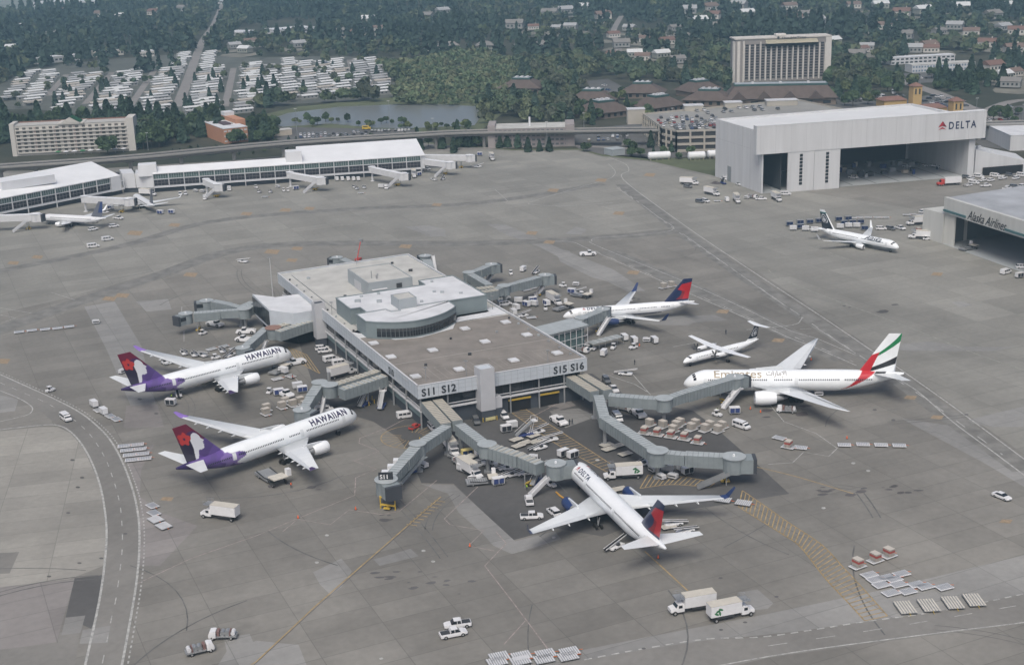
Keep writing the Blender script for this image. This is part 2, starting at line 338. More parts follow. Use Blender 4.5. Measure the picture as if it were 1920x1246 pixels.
for pl in [[(480,1004),(559,971),(665,928),(667,895),(706,878.7),(664,864),(711,845),(673,830),(675,821),(722,803)],[(530,996),(558,972.7),(619,983),(655,955),(716,964),(749,957.7),(819,900)],[(896,912),(833,972),(844,983),(907,994),(878,1023),(927,1032)],[(930,996),(949,1018),(909,1060),(960,1126),(1032,1222)],[(945,1207),(985,1163)],[(258,1093),(359,1046),(480,1004)],[(720,806),(750,790),(775,778)],[(1000,780),(1150,700)],[(1262,650),(1315,640)],[(1185,700),(1220,740)],[(1395,700),(1470,790),(1530,812),(1570,840)],[(1130,700),(1190,720),(1215,735)],[(545,700),(610,765)],[(1440,870),(1486,867),(1507,847),(1554,855),(1572,838)],[(345,640),(345,620),(430,610)],[(340,598),(341,575),(375,570)],[(96,548),(140,562)],[(0,577),(60,587)],[(0,590),(30,596),(10,603)],[(928,355),(952,377)]]:
    line(pl,.25,LP if pl[0][0]<1400 and pl[0][1]>700 else LW,smooth=False)
def hatch(A,B,n,col=LY,w_=.28):
    A=cat_rom(pxs(A),5);B=cat_rom(pxs(B),5)
    mb=mats_line.setdefault((col.name,.034),(MB(),col))[0]
    ribbon(mb,A,w_,.034); ribbon(mb,B,w_,.034)
    def at(pl,t):
        L_=[(b-a).length for a,b in zip(pl,pl[1:])]; T=sum(L_)*t
        for (a,b),l in zip(zip(pl,pl[1:]),L_):
            if T<=l: return a.lerp(b,T/l)
            T-=l
        return pl[-1]
    for i in range(n+1): ribbon(mb,[at(A,max(0,i/n-.0)),at(B,min(1,i/n))],w_,.034)
hatch([(983,765),(1050,808),(1120,853),(1157,877)],[(950,767),(1000,802),(1045,833),(1137,884)],30)
hatch([(1200,915),(1260,908),(1330,913)],[(1215,890),(1280,893),(1340,905)],14)
hatch([(1392,919),(1440,952),(1480,980),(1540,1020),(1583,1065),(1625,1110),(1664,1154)],[(1385,950),(1440,984),(1470,1003),(1501,1025),(1547,1083),(1594,1133),(1621,1163)],40)
hatch([(560,680),(600,700)],[(540,650),(575,665)],5)
q=P(772,818); mb=mats_line[(LY.name,.034)][0]
ci=[(q.x+8.5*math.cos(t),q.y+8.5*math.sin(t),0) for t in [i*math.pi/16 for i in range(33)]]; ribbon(mb,ci,.25,.034)
for i in range(3,22): ribbon(mb,[(q.x+3*math.cos(i*.28+2),q.y+3*math.sin(i*.28+2),0),(q.x+8.5*math.cos(i*.28+2),q.y+8.5*math.sin(i*.28+2),0)],.2,.034)
for x,y,s in [(313,935,1),(1886,977,1),(1707,745,1),(1757,782,1),(1355,584,1),(1459,638,1),(1127,338,.9),(1037,357,.9),(1160,400,.9),(997,437,.9),(1030,454,.9),(1187,511,1),(819,384,.8),(1218,328,.9),(535,394,.9),(580,391,.8),(462,401,.9),(327,422,.9),(253,437,1.2),(70,482,.9),(25,493,.9),(510,472,1.2),(357,515,1.1),(547,488,.9),(557,466,.9),(205,560,1.1),(229,554,1.1),(1757,514,.9),(3,677,1.3),(760,462,1)]:
    sheet([(x-13*s,y+2*s),(x-7*s,y-4*s),(x+13*s,y-3*s),(x+8*s,y+4*s)],.036,OY,'orange_sign_marking')
for x,y in [(613,1003),(594,1054),(794,1032),(812,1052),(715,1234),(1120,862),(1628,882),(1600,868),(1544,952),(1038,1007),(540,870)]:
    sheet([(x+4*math.cos(t),y+2*math.sin(t)) for t in [i*math.pi/5 for i in range(10)]],.038,LW,'ground_cover_disc')
for x,y in [(136,862),(154,895),(146,913),(128,961),(149,1055),(190,1046),(92,1080),(262,748),(293,775),(235,1000),(1640,768),(1675,787),(1812,777),(1351,1083),(1456,1118),(1352,1180),(1207,1215),(1397,1166)]:
    sheet([(x+4.2*math.cos(t),y+1.8*math.sin(t)) for t in [i*math.pi/5 for i in range(10)]],.040,STAIN,'drain_cover')
TY=mat('tyre_track',(.125,.125,.122),.95,var=.4,scale=.25)
for k in range(46):
    x=random.uniform(150,1800); y=random.uniform(480,1180); a=random.uniform(0,6.28); p=P(x,y); L_=random.uniform(8,45); c=random.uniform(-.035,.035); pts=[]
    for i in range(9): pts.append((p.x,p.y,0)); p=p+Vector((math.cos(a),math.sin(a),0))*L_/8; a+=c*L_/8
    w_=random.choice((.18,.25,.35))
    for o_ in ((-1,1) if k%2 else (0,)): mb=mats_line.setdefault((TY.name,.028),(MB(),TY))[0]; ribbon(mb,pts,w_,.028,off=o_*.9)
for (n,mn,z),(b_,m_) in SHEETS.items(): struct(n,b_,m_)
SHEETS.clear()
for (n,z),(b_,m_) in mats_line.items(): struct('painted_line',b_,m_)
# ---------------- aircraft ----------------
def inpoly(x,y,poly):
    c=False; n=len(poly); j=n-1
    for i in range(n):
        xi,yi=poly[i]; xj,yj=poly[j]
        if (yi>y)!=(yj>y) and x<(xj-xi)*(y-yi)/(yj-yi)+xi: c=not c
        j=i
    return c
PAINT=mat('livery_paint',(1,1,1),.3,var=.045,scale=.35,attr=True,coat=.2)
WPAINT=mat('airframe_white',(.82,.84,.86),.3,var=.04,scale=.3,coat=.2)
WINGM=mat('wing_grey_paint',(.68,.705,.72),.35,var=.06,scale=.5)
LIP=mat('polished_lip',(.55,.56,.58),.25,.7)
COCK=mat('cockpit_glass',(.015,.018,.022),.1)
WINM=mat('cabin_window',(.035,.04,.05),.25)
class Fus:
    def __init__(s,L,R,zc,ln,lt,droop=.9,tailrise=None,H=None):
        s.L,s.R,s.zc,s.ln,s.lt,s.droop=L,R,zc,ln,lt,droop; s.H=H or R; s.tr=s.H*.62 if tailrise is None else tailrise
    def sec(s,x):
        if x<s.ln:
            t=1-x/s.ln; k=max(1-t**2.15,0)**.62; return s.R*k,s.H*k,s.zc-s.droop*t**1.7
        if x>s.L-s.lt:
            t=(x-(s.L-s.lt))/s.lt; k=1-.90*t**1.55; return s.R*k,s.H*k,s.zc+s.tr*t**1.5
        return s.R,s.H,s.zc
    def pt(s,x,a,off=0):
        r,h,z=s.sec(x); return Vector((-x,(r+off)*math.sin(a),z+(h+off)*math.cos(a)))
    def mesh(s,nx=130,na=36):
        xs=[]
        for i in range(nx+1):
            t=i/nx; xs.append(s.L*t)
        xs=sorted(set([s.ln*(k/14)**2 for k in range(1,15)]+[x for x in xs if x>s.ln]+[.02]))
        mb=MB(); rings=[[s.pt(x,2*math.pi*i/na) for i in range(na)] for x in xs]
        mb.loft(rings); return mb
    def patch(s,x0,x1,a0,a1,off=.03,nx=3,na=4,mb=None):
        mb=mb or MB(); vs=[s.pt(x0+(x1-x0)*i/nx,a0+(a1-a0)*j/na,off) for i in range(nx+1) for j in range(na+1)]
        k=na+1; mb.add(vs,[(i*k+j,i*k+j+1,(i+1)*k+j+1,(i+1)*k+j) for i in range(nx) for j in range(na)]); return mb
AF=[(0,0),(.03,.045),(.12,.08),(.3,.1),(.5,.085),(.75,.045),(1,.004)]
def airfoil(xle,y,z,c,t,up=None,tw=0):
    "section ring; x runs back from xle; thickness axis = up"
    u=up or Vector((0,0,1)); o=Vector((-xle,y,z)); r=[]
    for a,h in AF: r.append(o+Vector((-a*c,0,-tw*a*c))+u*(h*t*10*c*.55))
    for a,h in AF[::-1][1:-1]: r.append(o+Vector((-a*c,0,-tw*a*c))-u*(h*t*10*c*.4))
    return r
def wing_mesh(secs,side):
    mb=MB(); rings=[airfoil(x,side*y,z,c,t,up) for (x,y,z,c,t,up) in [(s+(None,))[:6] for s in secs]]
    mb.loft(rings); return mb
def nacelle(x0,y,z,r,l,parent,m,lipm=None,tail=True):
    mb=MB(); n=20
    prof=[(0,.80),(.02,.92),(.08,1.0),(.35,1.06),(.7,1.0),(1,.80)]
    rings=[[Vector((-x0-l*a,y+r*k*math.cos(2*math.pi*i/n),z+r*k*math.sin(2*math.pi*i/n))) for i in range(n)] for a,k in prof]
    mb.loft(rings,caps=False); 
    o=mb.build('engine',m,parent,smooth=True,recalc=True)
    lb=MB(); rr=[[Vector((-x0-l*a,y+r*k*math.cos(2*math.pi*i/n),z+r*k*math.sin(2*math.pi*i/n))) for i in range(n)] for a,k in [(.03,.945),(.004,.89),(0,.84),(.02,.78),(.2,.74)]]
    lb.loft(rr,caps=False); lb.build('intake_lip',lipm or LIP,o,smooth=True)
    fb=MB(); fb.cyl((-x0-.2*l,y,z),(-x0-.22*l,y,z),r*.76,n=n); fb.cyl((-x0-.06*l,y,z),(-x0-.2*l,y,z),.02,r*.22,n=8); fb.build('fan',DARK,o)
    cb=MB(); cb.cyl((-x0-l*.97,y,z),(-x0-l*1.0,y,z),r*.79,r*.7,n=n); cb.cyl((-x0-l*.95,y,z),(-x0-l*1.33,y,z),r*.55,r*.3,n=14); cb.cyl((-x0-l*1.33,y,z),(-x0-l*1.52,y,z),r*.22,.05,n=10); cb.build('exhaust_cone',STEEL,o)
    return o
def wheels(mb,x,y,r,w_,pairs=(-1,1),gap=.55,mi=0):
    for s in pairs: mb.cyl((x,y+s*gap-w_/2,r),(x,y+s*gap+w_/2,r),r,n=14,mi=mi)
def airliner(name,label,S,px=None,pos=None,h=0):
    root=thing(name,label,'airplane',(pos[0],pos[1],0),h,S.get('group'))
    F=Fus(*S['fus'],**S.get('fk',{})); white=S.get('white',(.74,.755,.775))
    body=F.mesh(S.get('nx',330),S.get('na',76)).build('fuselage',PAINT,root,smooth=True,colfn=S['paint'] if 'paint' in S else (lambda x,y,z:white),recalc=True)
    # cockpit glazing
    c=S.get('cock',(.045,.075)); Lc=F.L
    mb=MB()
    for sd in (-1,1):
        for k in range(3):
            a0=sd*(.10+k*.36); a1=sd*(.10+k*.36+.31); x0=S['cx']+.18*k; F.patch(x0,x0+S['cw'],a0,a1,.03,2,3,mb)
    mb.build('cockpit_window',COCK,body)
    # cabin windows: one mesh shared by every window object of a side
    R,H=F.R,F.H; wa=S.get('wa',1.22); pit=S.get('pitch',.533)
    for sd in S.get('sides',(-1,1)):
        proto=None; n=0
        for (a,b) in S['win']:
            x=a
            while x<=b and n<100:
                if proto is None:
                    wb=MB(); v0=Fus(200,R,0,1,1,0,0,H)
                    vs=[v0.pt(100+dx,sd*(wa+da),.015)+Vector((100,0,0)) for dx,da in ((-.15,-.075),(.15,-.075),(.15,.075),(-.15,.075))]
                    wb.add(vs,[(0,1,2,3)]); proto=wb.build('cabin_window',WINM,body); proto.location=(-x,0,F.zc)
                else:
                    o=proto.copy(); COL.objects.link(o); o.location=(-x,0,F.zc)
                x+=pit; n+=1
        for x in S['doors']:
            db=F.patch(x,x+1.05,sd*.98,sd*1.72,.012,2,5); db.build('cabin_door',S.get('doorm',WINGM),body)
    # wings
    for sd in (1,-1):
        wg=wing_mesh(S['wing'],sd).build('wing',WINGM,root,smooth=False,recalc=True)
        for p in wg.data.polygons: p.use_smooth=True
        if 'winglet' in S: wing_mesh([ (a,b,c_,d,e,Vector((0,-sd,0.25)).normalized()) for a,b,c_,d,e in S['winglet']],sd).build('winglet',S.get('wlm',WPAINT),wg,recalc=True)
        for (x,y,z,l) in S.get('fair',[]):
            for s0_,s1_ in zip(S['wing'],S['wing'][1:]):
                if s0_[1]<=y<=s1_[1]:
                    k_=(y-s0_[1])/(s1_[1]-s0_[1]); te=(s0_[0]+s0_[3])*(1-k_)+(s1_[0]+s1_[3])*k_; z=(s0_[2]*(1-k_)+s1_[2]*k_)-.32; l=l*.8; x=te-l*.74
            fb=MB(); rr=[[Vector((-x-l*t,sd*y+.24*k*math.cos(u),z+.05-.12*t+.30*k*math.sin(u))) for u in [i*math.pi/4 for i in range(8)]] for t,k in [(0,.1),(.2,.8),(.45,1),(.8,.7),(1,.08)]]
            fb.loft(rr); fb.build('flap_fairing',WINGM,wg,smooth=True,recalc=True)
        # moving surfaces lines: flap panel slightly proud in another tone
        s0,s1=S['wing'][0],S['wing'][S.get('kink',1)]
        fl=MB(); q=[]
        for s_,k in ((S['wing'][1],0),(S['wing'][-1],1)):
            x,y,z,c_,t=s_[:5]; q.append((x+c_*.74,sd*y,z+c_*.012+.09)); q.append((x+c_*1.0,sd*y,z+.05))
        fl.add([(-a,b,c_) for a,b,c_ in q],[(0,1,3,2)]); fl.build('flap',S.get('flapm',STEELL),wg)
        nc=S['eng']; nacelle(nc[0],sd*nc[1],nc[2],nc[3],nc[4],root,S.get('engm',WPAINT),S.get('lipm'))
        pb=MB(); x0,y,z,r,l=nc; yy=sd*y; pb.prism([(-x0-l*.35,yy-.18),(-x0-l*.35,yy+.18),(-x0-l*1.6,yy+.25),(-x0-l*1.6,yy-.25)],lambda p:z+r*.6,lambda p:z+r*1.0+(.3 if p[0]>-x0-l*.5 else r*.55)); pb.build('pylon',WINGM,root)
        wing_mesh(S['stab'],sd).build('tailplane',WINGM,root,recalc=True)
    # fin with painted emblem (fine grid each side)
    f=S['fin']; nf=S.get('nf',70); mb=MB()
    (xr,zr,cr_,tr_),(xt,zt,ct,tt)=f
    rings=[]
    for i in range(nf+1):
        t=i/nf; xl=xr+(xt-xr)*t; z=zr+(zt-zr)*t; c_=cr_+(ct-cr_)*t; th=.35*(1-t)+.10
        ring=[]
        m=nf
        for j in range(m+1): u=j/m; ring.append(Vector((-xl-c_*u,th*math.sin(math.pi*min(1,u*1.0)**.7)*.9+.01,z)))
        for j in range(m-1,0,-1): u=j/m; ring.append(Vector((-xl-c_*u,-(th*math.sin(math.pi*min(1,u*1.0)**.7)*.9+.01),z)))
        rings.append(ring)
    mb.loft(rings); fp=S.get('finpaint')
    def fc(x,y,z):
        t=(z-zr)/(zt-zr); xl=xr+(xt-xr)*t; c_=cr_+(ct-cr_)*t; return fp((-x-xl)/c_,t,y)
    fin=mb.build('tail_fin',PAINT,root,colfn=fc if fp else (lambda *a:white),recalc=True)
    # undercarriage
    gm=[STEEL,TYRE,ALU]
    for k,(x,y,r,two) in enumerate(S['gear']):
        mb=MB(); mb.cyl((-x,y,r),(-x,y*.9,F.zc-F.H*.7),.16,n=8)
        mb.bar((-x,y,r*1.2),(-x+1.3,y*.9,F.zc-F.H*.7),.12)
        for xx in ((-.75,.75) if two==2 else ((-1.45,0,1.45) if two==3 else (0,))): wheels(mb,-x+xx,y,r,r*.7,gap=.32 if y==0 else .6,mi=1)
        g_=mb.build('nose_gear' if y==0 else 'main_gear',gm,root)
    for i,(s,x,a,size,m,opt) in enumerate(S.get('texts',[])):
        WD=opt.pop('W',None) if isinstance(opt,dict) else None
        for sd in S.get('tsides',(-1,1)):
            t=text_obj(s,size,'title_lettering',m,body,**opt)
            if WD:
                f_=WD/max(v.co.x for v in t.data.vertices)
                for v in t.data.vertices: v.co.x*=f_
            W_=max(v.co.x for v in t.data.vertices)
            if sd==1: fn=lambda u,v,x=x,a=a,W_=W_: F.pt(x+u,(a*1.0-v/R),.05)
            else: fn=lambda u,v,x=x,a=a,W_=W_: F.pt(x+W_-u,-(a*1.0-v/R),.05)
            warp(t,fn,7,size*.8)
    for e in S.get('extra',[]): e(F,root,body)
    return root,F
STEELL=mat('flap_grey',(.60,.62,.635),.4,var=.08)
Wc=(.83,.855,.87)
# --- Hawaiian style A330 : purple tail with a woman's profile and a red flower
PUR=(.125,.07,.27);PURL=(.22,.15,.38);PURD=(.035,.018,.09);MAR=(.16,.012,.04);REDF=(.50,.04,.035);DKF=(.05,.01,.05)
face=[(.40,.0),(.50,.0),(.58,.10),(.62,.20),(.66,.27),(.78,.25),(.88,.27),(.93,.31),(.92,.35),(.96,.375),(.93,.40),(.965,.43),(.94,.46),(1.04,.50),(.98,.545),(.93,.60),(.93,.66),(.88,.74),(.78,.80),(.66,.79),(.56,.71),(.50,.60),(.50,.48),(.49,.33),(.44,.16)]
def haw_fin(u,t,y):
    # u chordwise 0 leading .. 1 trailing ; convert to picture coords with x = distance forward of the trailing edge / root chord
    X=(1-u)*( (1-t)*1.0+t*.42)+(0)*t; Z=t
    # face drawn in a box that sits behind the leading edge, nose forward
    fx=(X+.02)/.66; fz=(Z-.0)/.90
    if .62<fz<.92 and math.hypot((fx-.30)*.9,(fz-.70)*1.15)<.21*(1+.18*math.cos(5*math.atan2(fz-.70,fx-.30))):
        return DKF if math.hypot(fx-.30,fz-.70)<.045 else REDF
    if math.hypot((fx-.30)*.9,(fz-.70)*1.15)<.21*(1+.18*math.cos(5*math.atan2(fz-.70,fx-.30))): return REDF
    if inpoly(fx,fz,face):
        return (.70,.71,.74)
    if fx<.52 and fz<.62: return (.02,.012,.035)
    if .48<fz<.86 and math.hypot(fx-.66,fz-.62)<.27: return (.07,.02,.09)
    k=Z-.22-.35*X
    if k>.34: return MAR
    if k>.02: return tuple(a*.55+b*.45 for a,b in zip(MAR,PURD)) if k<.12 else MAR
    return PUR if (math.sin(X*9)+math.cos(Z*11))>.1 else tuple(a*.75 for a in PUR)
def haw_body(L):
    def f(x,y,z):
        s=-x; 
        if s<L-19.0: return Wc
        ang=(z-4.9)/2.8
        edge=L-18.0+ (1.6*math.sin(z*1.9+.6) if s<L-13 else 0) + (2.2 if ang>.55 else 0)
        if s>edge and not (ang>.75 and s<L-13.5):
            if s>L-3.6: return PURD
            q=math.hypot(s-(L-14.6),(z-5.6)*1.0); q2=math.hypot(s-(L-17.0),(z-4.2)*1.2)
            if q<2.5*(1+.22*math.cos(5*math.atan2(z-5.6,s-(L-14.6)))): return PURL
            if q2<1.6: return PURL
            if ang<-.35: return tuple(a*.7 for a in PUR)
            return PUR if math.sin(s*1.4+z)>-.3 else tuple(a*.8+.01 for a in PUR)
        return Wc
    return f
def wsec(x0,c0,kx,kc,ky,x1,c1,y1,z0,zk,z1,n0=.9): return [(x0,0.8,z0,c0,.012),(kx,ky,zk,kc,.0105),(x1,y1,z1,c1,.009)]
A332=dict(fus=(58.0,2.82,4.85,6.3,19.0,1.0),cx=2.2,cw=.75,paint=haw_body(58.0),
 win=[(8.4,19.5),(21.6,25.0),(27.0,41.0),(43.5,50.5)],doors=[6.0,20.2,41.8,51.3],wa=1.27,
 wing=[(18.0,2.0,3.6,11.2,.013),(24.6,9.6,4.7,7.2,.011),(35.4,28.6,7.2,2.5,.009)],
 winglet=[(35.6,28.5,7.2,2.4,.01),(36.7,29.3,7.75,1.9,.009),(38.5,30.15,9.0,.9,.008)],wlm=mat('winglet_purple',(.26,.16,.48),.35),
 fair=[(31.5,6.5,3.3,4.8),(32.0,12.0,4.2,4.6),(34.0,16.2,4.9,4.2),(35.8,20.2,5.6,3.6),(37.2,24.0,6.3,3.0)],
 eng=(17.8,9.37,2.75,1.55,5.0),stab=[(50.4,.6,6.9,5.2,.009),(55.0,9.7,7.9,2.1,.008)],
 fin=((44.2,7.2,10.6,0),(53.9,17.3,4.0,0)),finpaint=haw_fin,
 gear=[(6.7,0,.55,1),(28.9,5.3,.7,2),(28.9,-5.3,.7,2)],
 texts=[('HAWAIIAN',4.9,1.02,2.7,mat('title_purple',(.025,.018,.07),.5),dict(bold=.10,space=1.15,W=12.4))])
AP=[]
A,FA=airliner('airliner','nearer of two white wide-body jets with purple tails, its nose wheel showing',A332,pos=(-44.4,356.0),h=math.radians(45.4))
A['group']='purple tailed airliners'
B=dup(A,(-71.1,413.9,0),math.radians(40.3),'farther of two white wide-body jets with purple tails, conveyor at its rear hold')
for ch in list(A.children):   # lettering, windows and engine pieces are grandchildren and came along with dup()
    pass
# --- Emirates style 777
RE=(.50,.02,.03);GR=(.015,.20,.07);BKc=(.015,.015,.018)
def em_fin(f,t,y):
    if t<.54 and f<.31-.16*t and not (t>.44+.35*f): return RE
    if f>.20-.1*t:
        k=max(0,(f-.18)/.82); g0=.40+.50*k**.9
        if abs(t-g0-.02)<.055+.075*k and k<1.01 and t>.40: return GR
        b0=.03+.27*k
        if abs(t-b0)<.05+.05*k: return BKc
    return Wc
def em_body(L):
    def f(x,y,z):
        s=-x; t=(z-2.6)/5.0
        if t<=0 or t>1.05: return Wc if t<=0 else (RE if L-12.2<s<L-8.6 else Wc)
        c=L-18.6+6.6*t**.62; wd=.5+3.6*t
        if c<s<c+wd: return RE
        if t>.80 and c+wd+.2<s<c+wd+3.4: return BKc if t>.86 else Wc
        return Wc
    return f
GOLD=mat('title_gold',(.36,.30,.22),.5); GREYT=mat('title_grey',(.27,.25,.24),.5)
def em_engine(F,root,body):
    pass
B77=dict(fus=(63.0,3.1,4.7,7.0,20.0,1.1),cx=2.4,cw=.8,paint=em_body(63.0),group=None,
 win=[(7.0,13.6),(15.6,24.0),(26.0,31.0),(33.0,44.2),(46.0,53.5)],doors=[5.6,14.2,31.6,53.9],wa=1.22,
 wing=[(19.0,2.2,3.7,13.2,.013),(26.6,10.4,4.6,8.4,.011),(38.0,27.5,6.4,3.6,.009),(42.2,32.2,7.1,.7,.008)],
 fair=[(33.6,7.0,3.6,4.5),(35.3,14.0,4.7,4.2),(38.0,20.0,5.4,3.4)],
 eng=(19.6,9.9,2.75,1.95,6.2),stab=[(53.6,.7,6.9,7.0,.009),(60.6,10.7,8.2,2.3,.008)],
 fin=((50.2,7.3,9.9,0),(58.2,18.7,3.7,0)),finpaint=em_fin,nf=90,
 gear=[(5.9,0,.6,1),(31.9,5.5,.75,3),(31.9,-5.5,.75,3)],
 texts=[('Emirates',8.4,1.02,3.7,GOLD,dict(bold=.035,W=13.9)),('\uFE95\uFE8D\uFEAD\uFE8E\uFEE3\uFEF9\uFE8D',23.6,.80,2.4,GREYT,dict(bold=.04,W=5.8))])
airliner('airliner','large white jet with green, black and red stripes on its tail',B77,pos=(49.8,374.2),h=math.radians(174.8))
# --- Delta style 757 / 767
DB=(.012,.022,.075);DR=(.42,.012,.02);DRD=(.22,.008,.016)
def dl_fin(u,t,y):
    if t>.74+.10*u or t<.07: return DB
    if u<.13+.12*t: return DB
    if t>.40+.22*(1-u)-.05: return DR
    if u>.36+.2*t+.15*math.sin(t*6): return DRD if u<.72 else DR
    return DB
def dl_body(zc,h,L,belly=True):
    def f(x,y,z):
        s=-x
        if belly and 12<s<L-12 and z<zc-h*.58: return DB
        return (.80,.82,.84)
    return f
DBM=mat('engine_navy',(.02,.04,.13),.35,coat=.3); DLT=mat('title_navy',(.02,.03,.08),.5); DLR=mat('emblem_red',(.40,.02,.03),.5)
def widget(x,a,size):
    def e(F,root,body):
        for sd in (-1,1):
            for tri,m in ((((0,.30),(.5,1.0),(.5,.46)),DLR),(((.5,.46),(.5,1.0),(1,.30)),mat('emblem_dark_red',(.22,.012,.03),.5)),(((0,.0),(.5,.34),(1,.0),(.5,.16)),DLR)):
                mb=MB(); vs=[]
                for u,v in tri: vs.append(F.pt(x+(u if sd>0 else 1-u)*size,sd*(a-v*size/F.R),.05))
                mb.add(vs,[tuple(range(len(vs)))]); mb.build('emblem',m,body)
    return e
B75=dict(fus=(46.8,1.9,3.95,5.6,15.5,.75),fk=dict(H=2.0),cx=2.0,cw=.75,paint=dl_body(3.95,2.0,46.8),
 win=[(7.0,11.2),(13.2,25.0),(27.2,33.0),(34.6,37.5)],doors=[4.9,12.0,26.0,38.2],wa=1.2,
 wing=[(14.6,1.2,2.9,8.6,.013),(19.2,6.6,3.4,5.3,.011),(28.6,19.0,4.9,2.1,.009)],
 winglet=[(28.8,18.95,4.9,2.0,.01),(29.6,19.7,5.4,1.6,.009),(31.3,20.5,7.7,.7,.008)],wlm=DBM,
 fair=[(24.0,7.0,2.9,3.0),(26.0,12.0,3.5,2.6)],
 eng=(13.8,6.45,2.05,1.2,4.2),engm=DBM,stab=[(41.0,.5,5.4,4.0,.009),(44.8,7.6,6.3,1.5,.008)],
 fin=((35.9,5.9,8.6,0),(42.9,13.6,3.2,0)),finpaint=dl_fin,
 gear=[(5.0,0,.45,1),(23.2,3.6,.55,2),(23.2,-3.6,.55,2)],
 texts=[('DELTA',8.2,.78,1.6,DLT,dict(space=1.25,bold=.05))],extra=[widget(6.6,.80,1.25)])
airliner('airliner','slim white jet with navy and red tail behind the glass walled annex',B75,pos=(17.8,447.9),h=math.radians(188.8))
B76=dict(fus=(54.2,2.51,4.4,6.2,17.5,.85),fk=dict(H=2.6),cx=2.1,cw=.9,paint=dl_body(4.4,2.6,54.2,False),
 win=[(7.5,13.2),(15.0,30.0),(32.0,45.5)],doors=[5.6,14.0,31.0,46.2],wa=1.13,
 wing=[(16.6,1.8,3.2,10.8,.013),(22.6,8.0,4.0,7.0,.011),(33.6,23.6,5.8,2.4,.009)],
 winglet=[(33.8,23.5,5.8,2.3,.01),(34.8,24.5,6.3,1.8,.009),(37.3,25.4,9.2,.7,.008)],wlm=DBM,
 fair=[(29.2,7.6,3.5,3.8),(30.6,13.4,4.2,3.4),(32.6,18.0,4.9,3.0)],
 eng=(15.9,7.9,2.4,1.4,4.9),engm=DBM,stab=[(47.0,.5,6.1,5.4,.009),(51.6,9.3,7.2,1.9,.008)],
 fin=((41.6,6.6,9.4,0),(50.2,15.8,3.5,0)),finpaint=dl_fin,
 gear=[(5.2,0,.5,1),(27.6,4.6,.6,2),(27.6,-4.6,.6,2)],
 texts=[('DELTA',8.6,.80,1.75,DLT,dict(space=1.25,bold=.05))],extra=[widget(6.9,.82,1.4)])
airliner('airliner','white jet with navy and red tail, seen from behind on the dark stand',B76,pos=(14.0,314.3),h=math.radians(108.7))
# --- Alaska style 737 and turboprop
def ak_ring(u,t,cu,ct_,r):
    return math.hypot((u-cu)*1.0,(t-ct_)*1.5)<r
def ak_fin(u,t,y):
    B_=(.012,.018,.028)
    if t>.88: return (.66,.69,.71)
    if t>.80: return (.05,.14,.14)
    if u<.10: return Wc
    if .30<t<.78 and .24<u<.88:
        d=math.hypot((u-.56)/.34,(t-.52)/.25)
        if d<1:
            if d>.80: return (.55,.57,.6)
            if d>.62 : return B_
            if math.hypot((u-.60)/.18,(t-.50)/.13)<1: return (.5,.52,.55) if not(.54<t<.57) else B_
            return B_
    return B_
def ak_body(x,y,z):
    s=-x
    if s>34.6 and z>3.4: return (.012,.018,.028) if s>36 and s<39 and z>4.6 else Wc
    if z<1.75: return (.10,.22,.26)
    if 1.75<=z<1.95: return (.02,.05,.09)
    return Wc
ALT=mat('title_dark_blue',(.02,.035,.06),.5)
B73=dict(fus=(41.2,1.88,3.15,5.0,13.5,.7),fk=dict(H=1.95),cx=1.75,cw=.75,paint=ak_body,
 win=[(6.6,17.5),(19.0,32.0)],doors=[4.4,33.2],wa=1.2,
 wing=[(13.8,1.2,2.2,7.6,.013),(18.2,5.6,2.6,4.8,.011),(25.0,16.4,4.1,1.6,.009)],
 winglet=[(25.0,16.3,4.1,1.6,.01),(25.8,17.0,4.6,1.3,.009),(27.2,17.9,6.8,.6,.008)],
 fair=[(20.5,6.2,2.2,2.4),(22.2,11.0,2.9,2.0)],
 eng=(13.4,4.83,1.45,.98,3.6),stab=[(36.4,.5,4.3,3.4,.009),(39.8,7.1,5.0,1.3,.008)],
 fin=((32.2,4.9,6.8,0),(38.0,12.5,2.6,0)),finpaint=ak_fin,
 gear=[(3.9,0,.35,1),(21.0,2.9,.5,1),(21.0,-2.9,.5,1)],
 texts=[('Alaska',7.6,1.28,3.4,ALT,dict(shear=.5,bold=.05,W=8.2))])
airliner('airliner','white jet with face on its dark tail standing by rows of carts',B73,pos=(157.6,532.6),h=math.radians(-51.7))
def props(F,root,body): pass
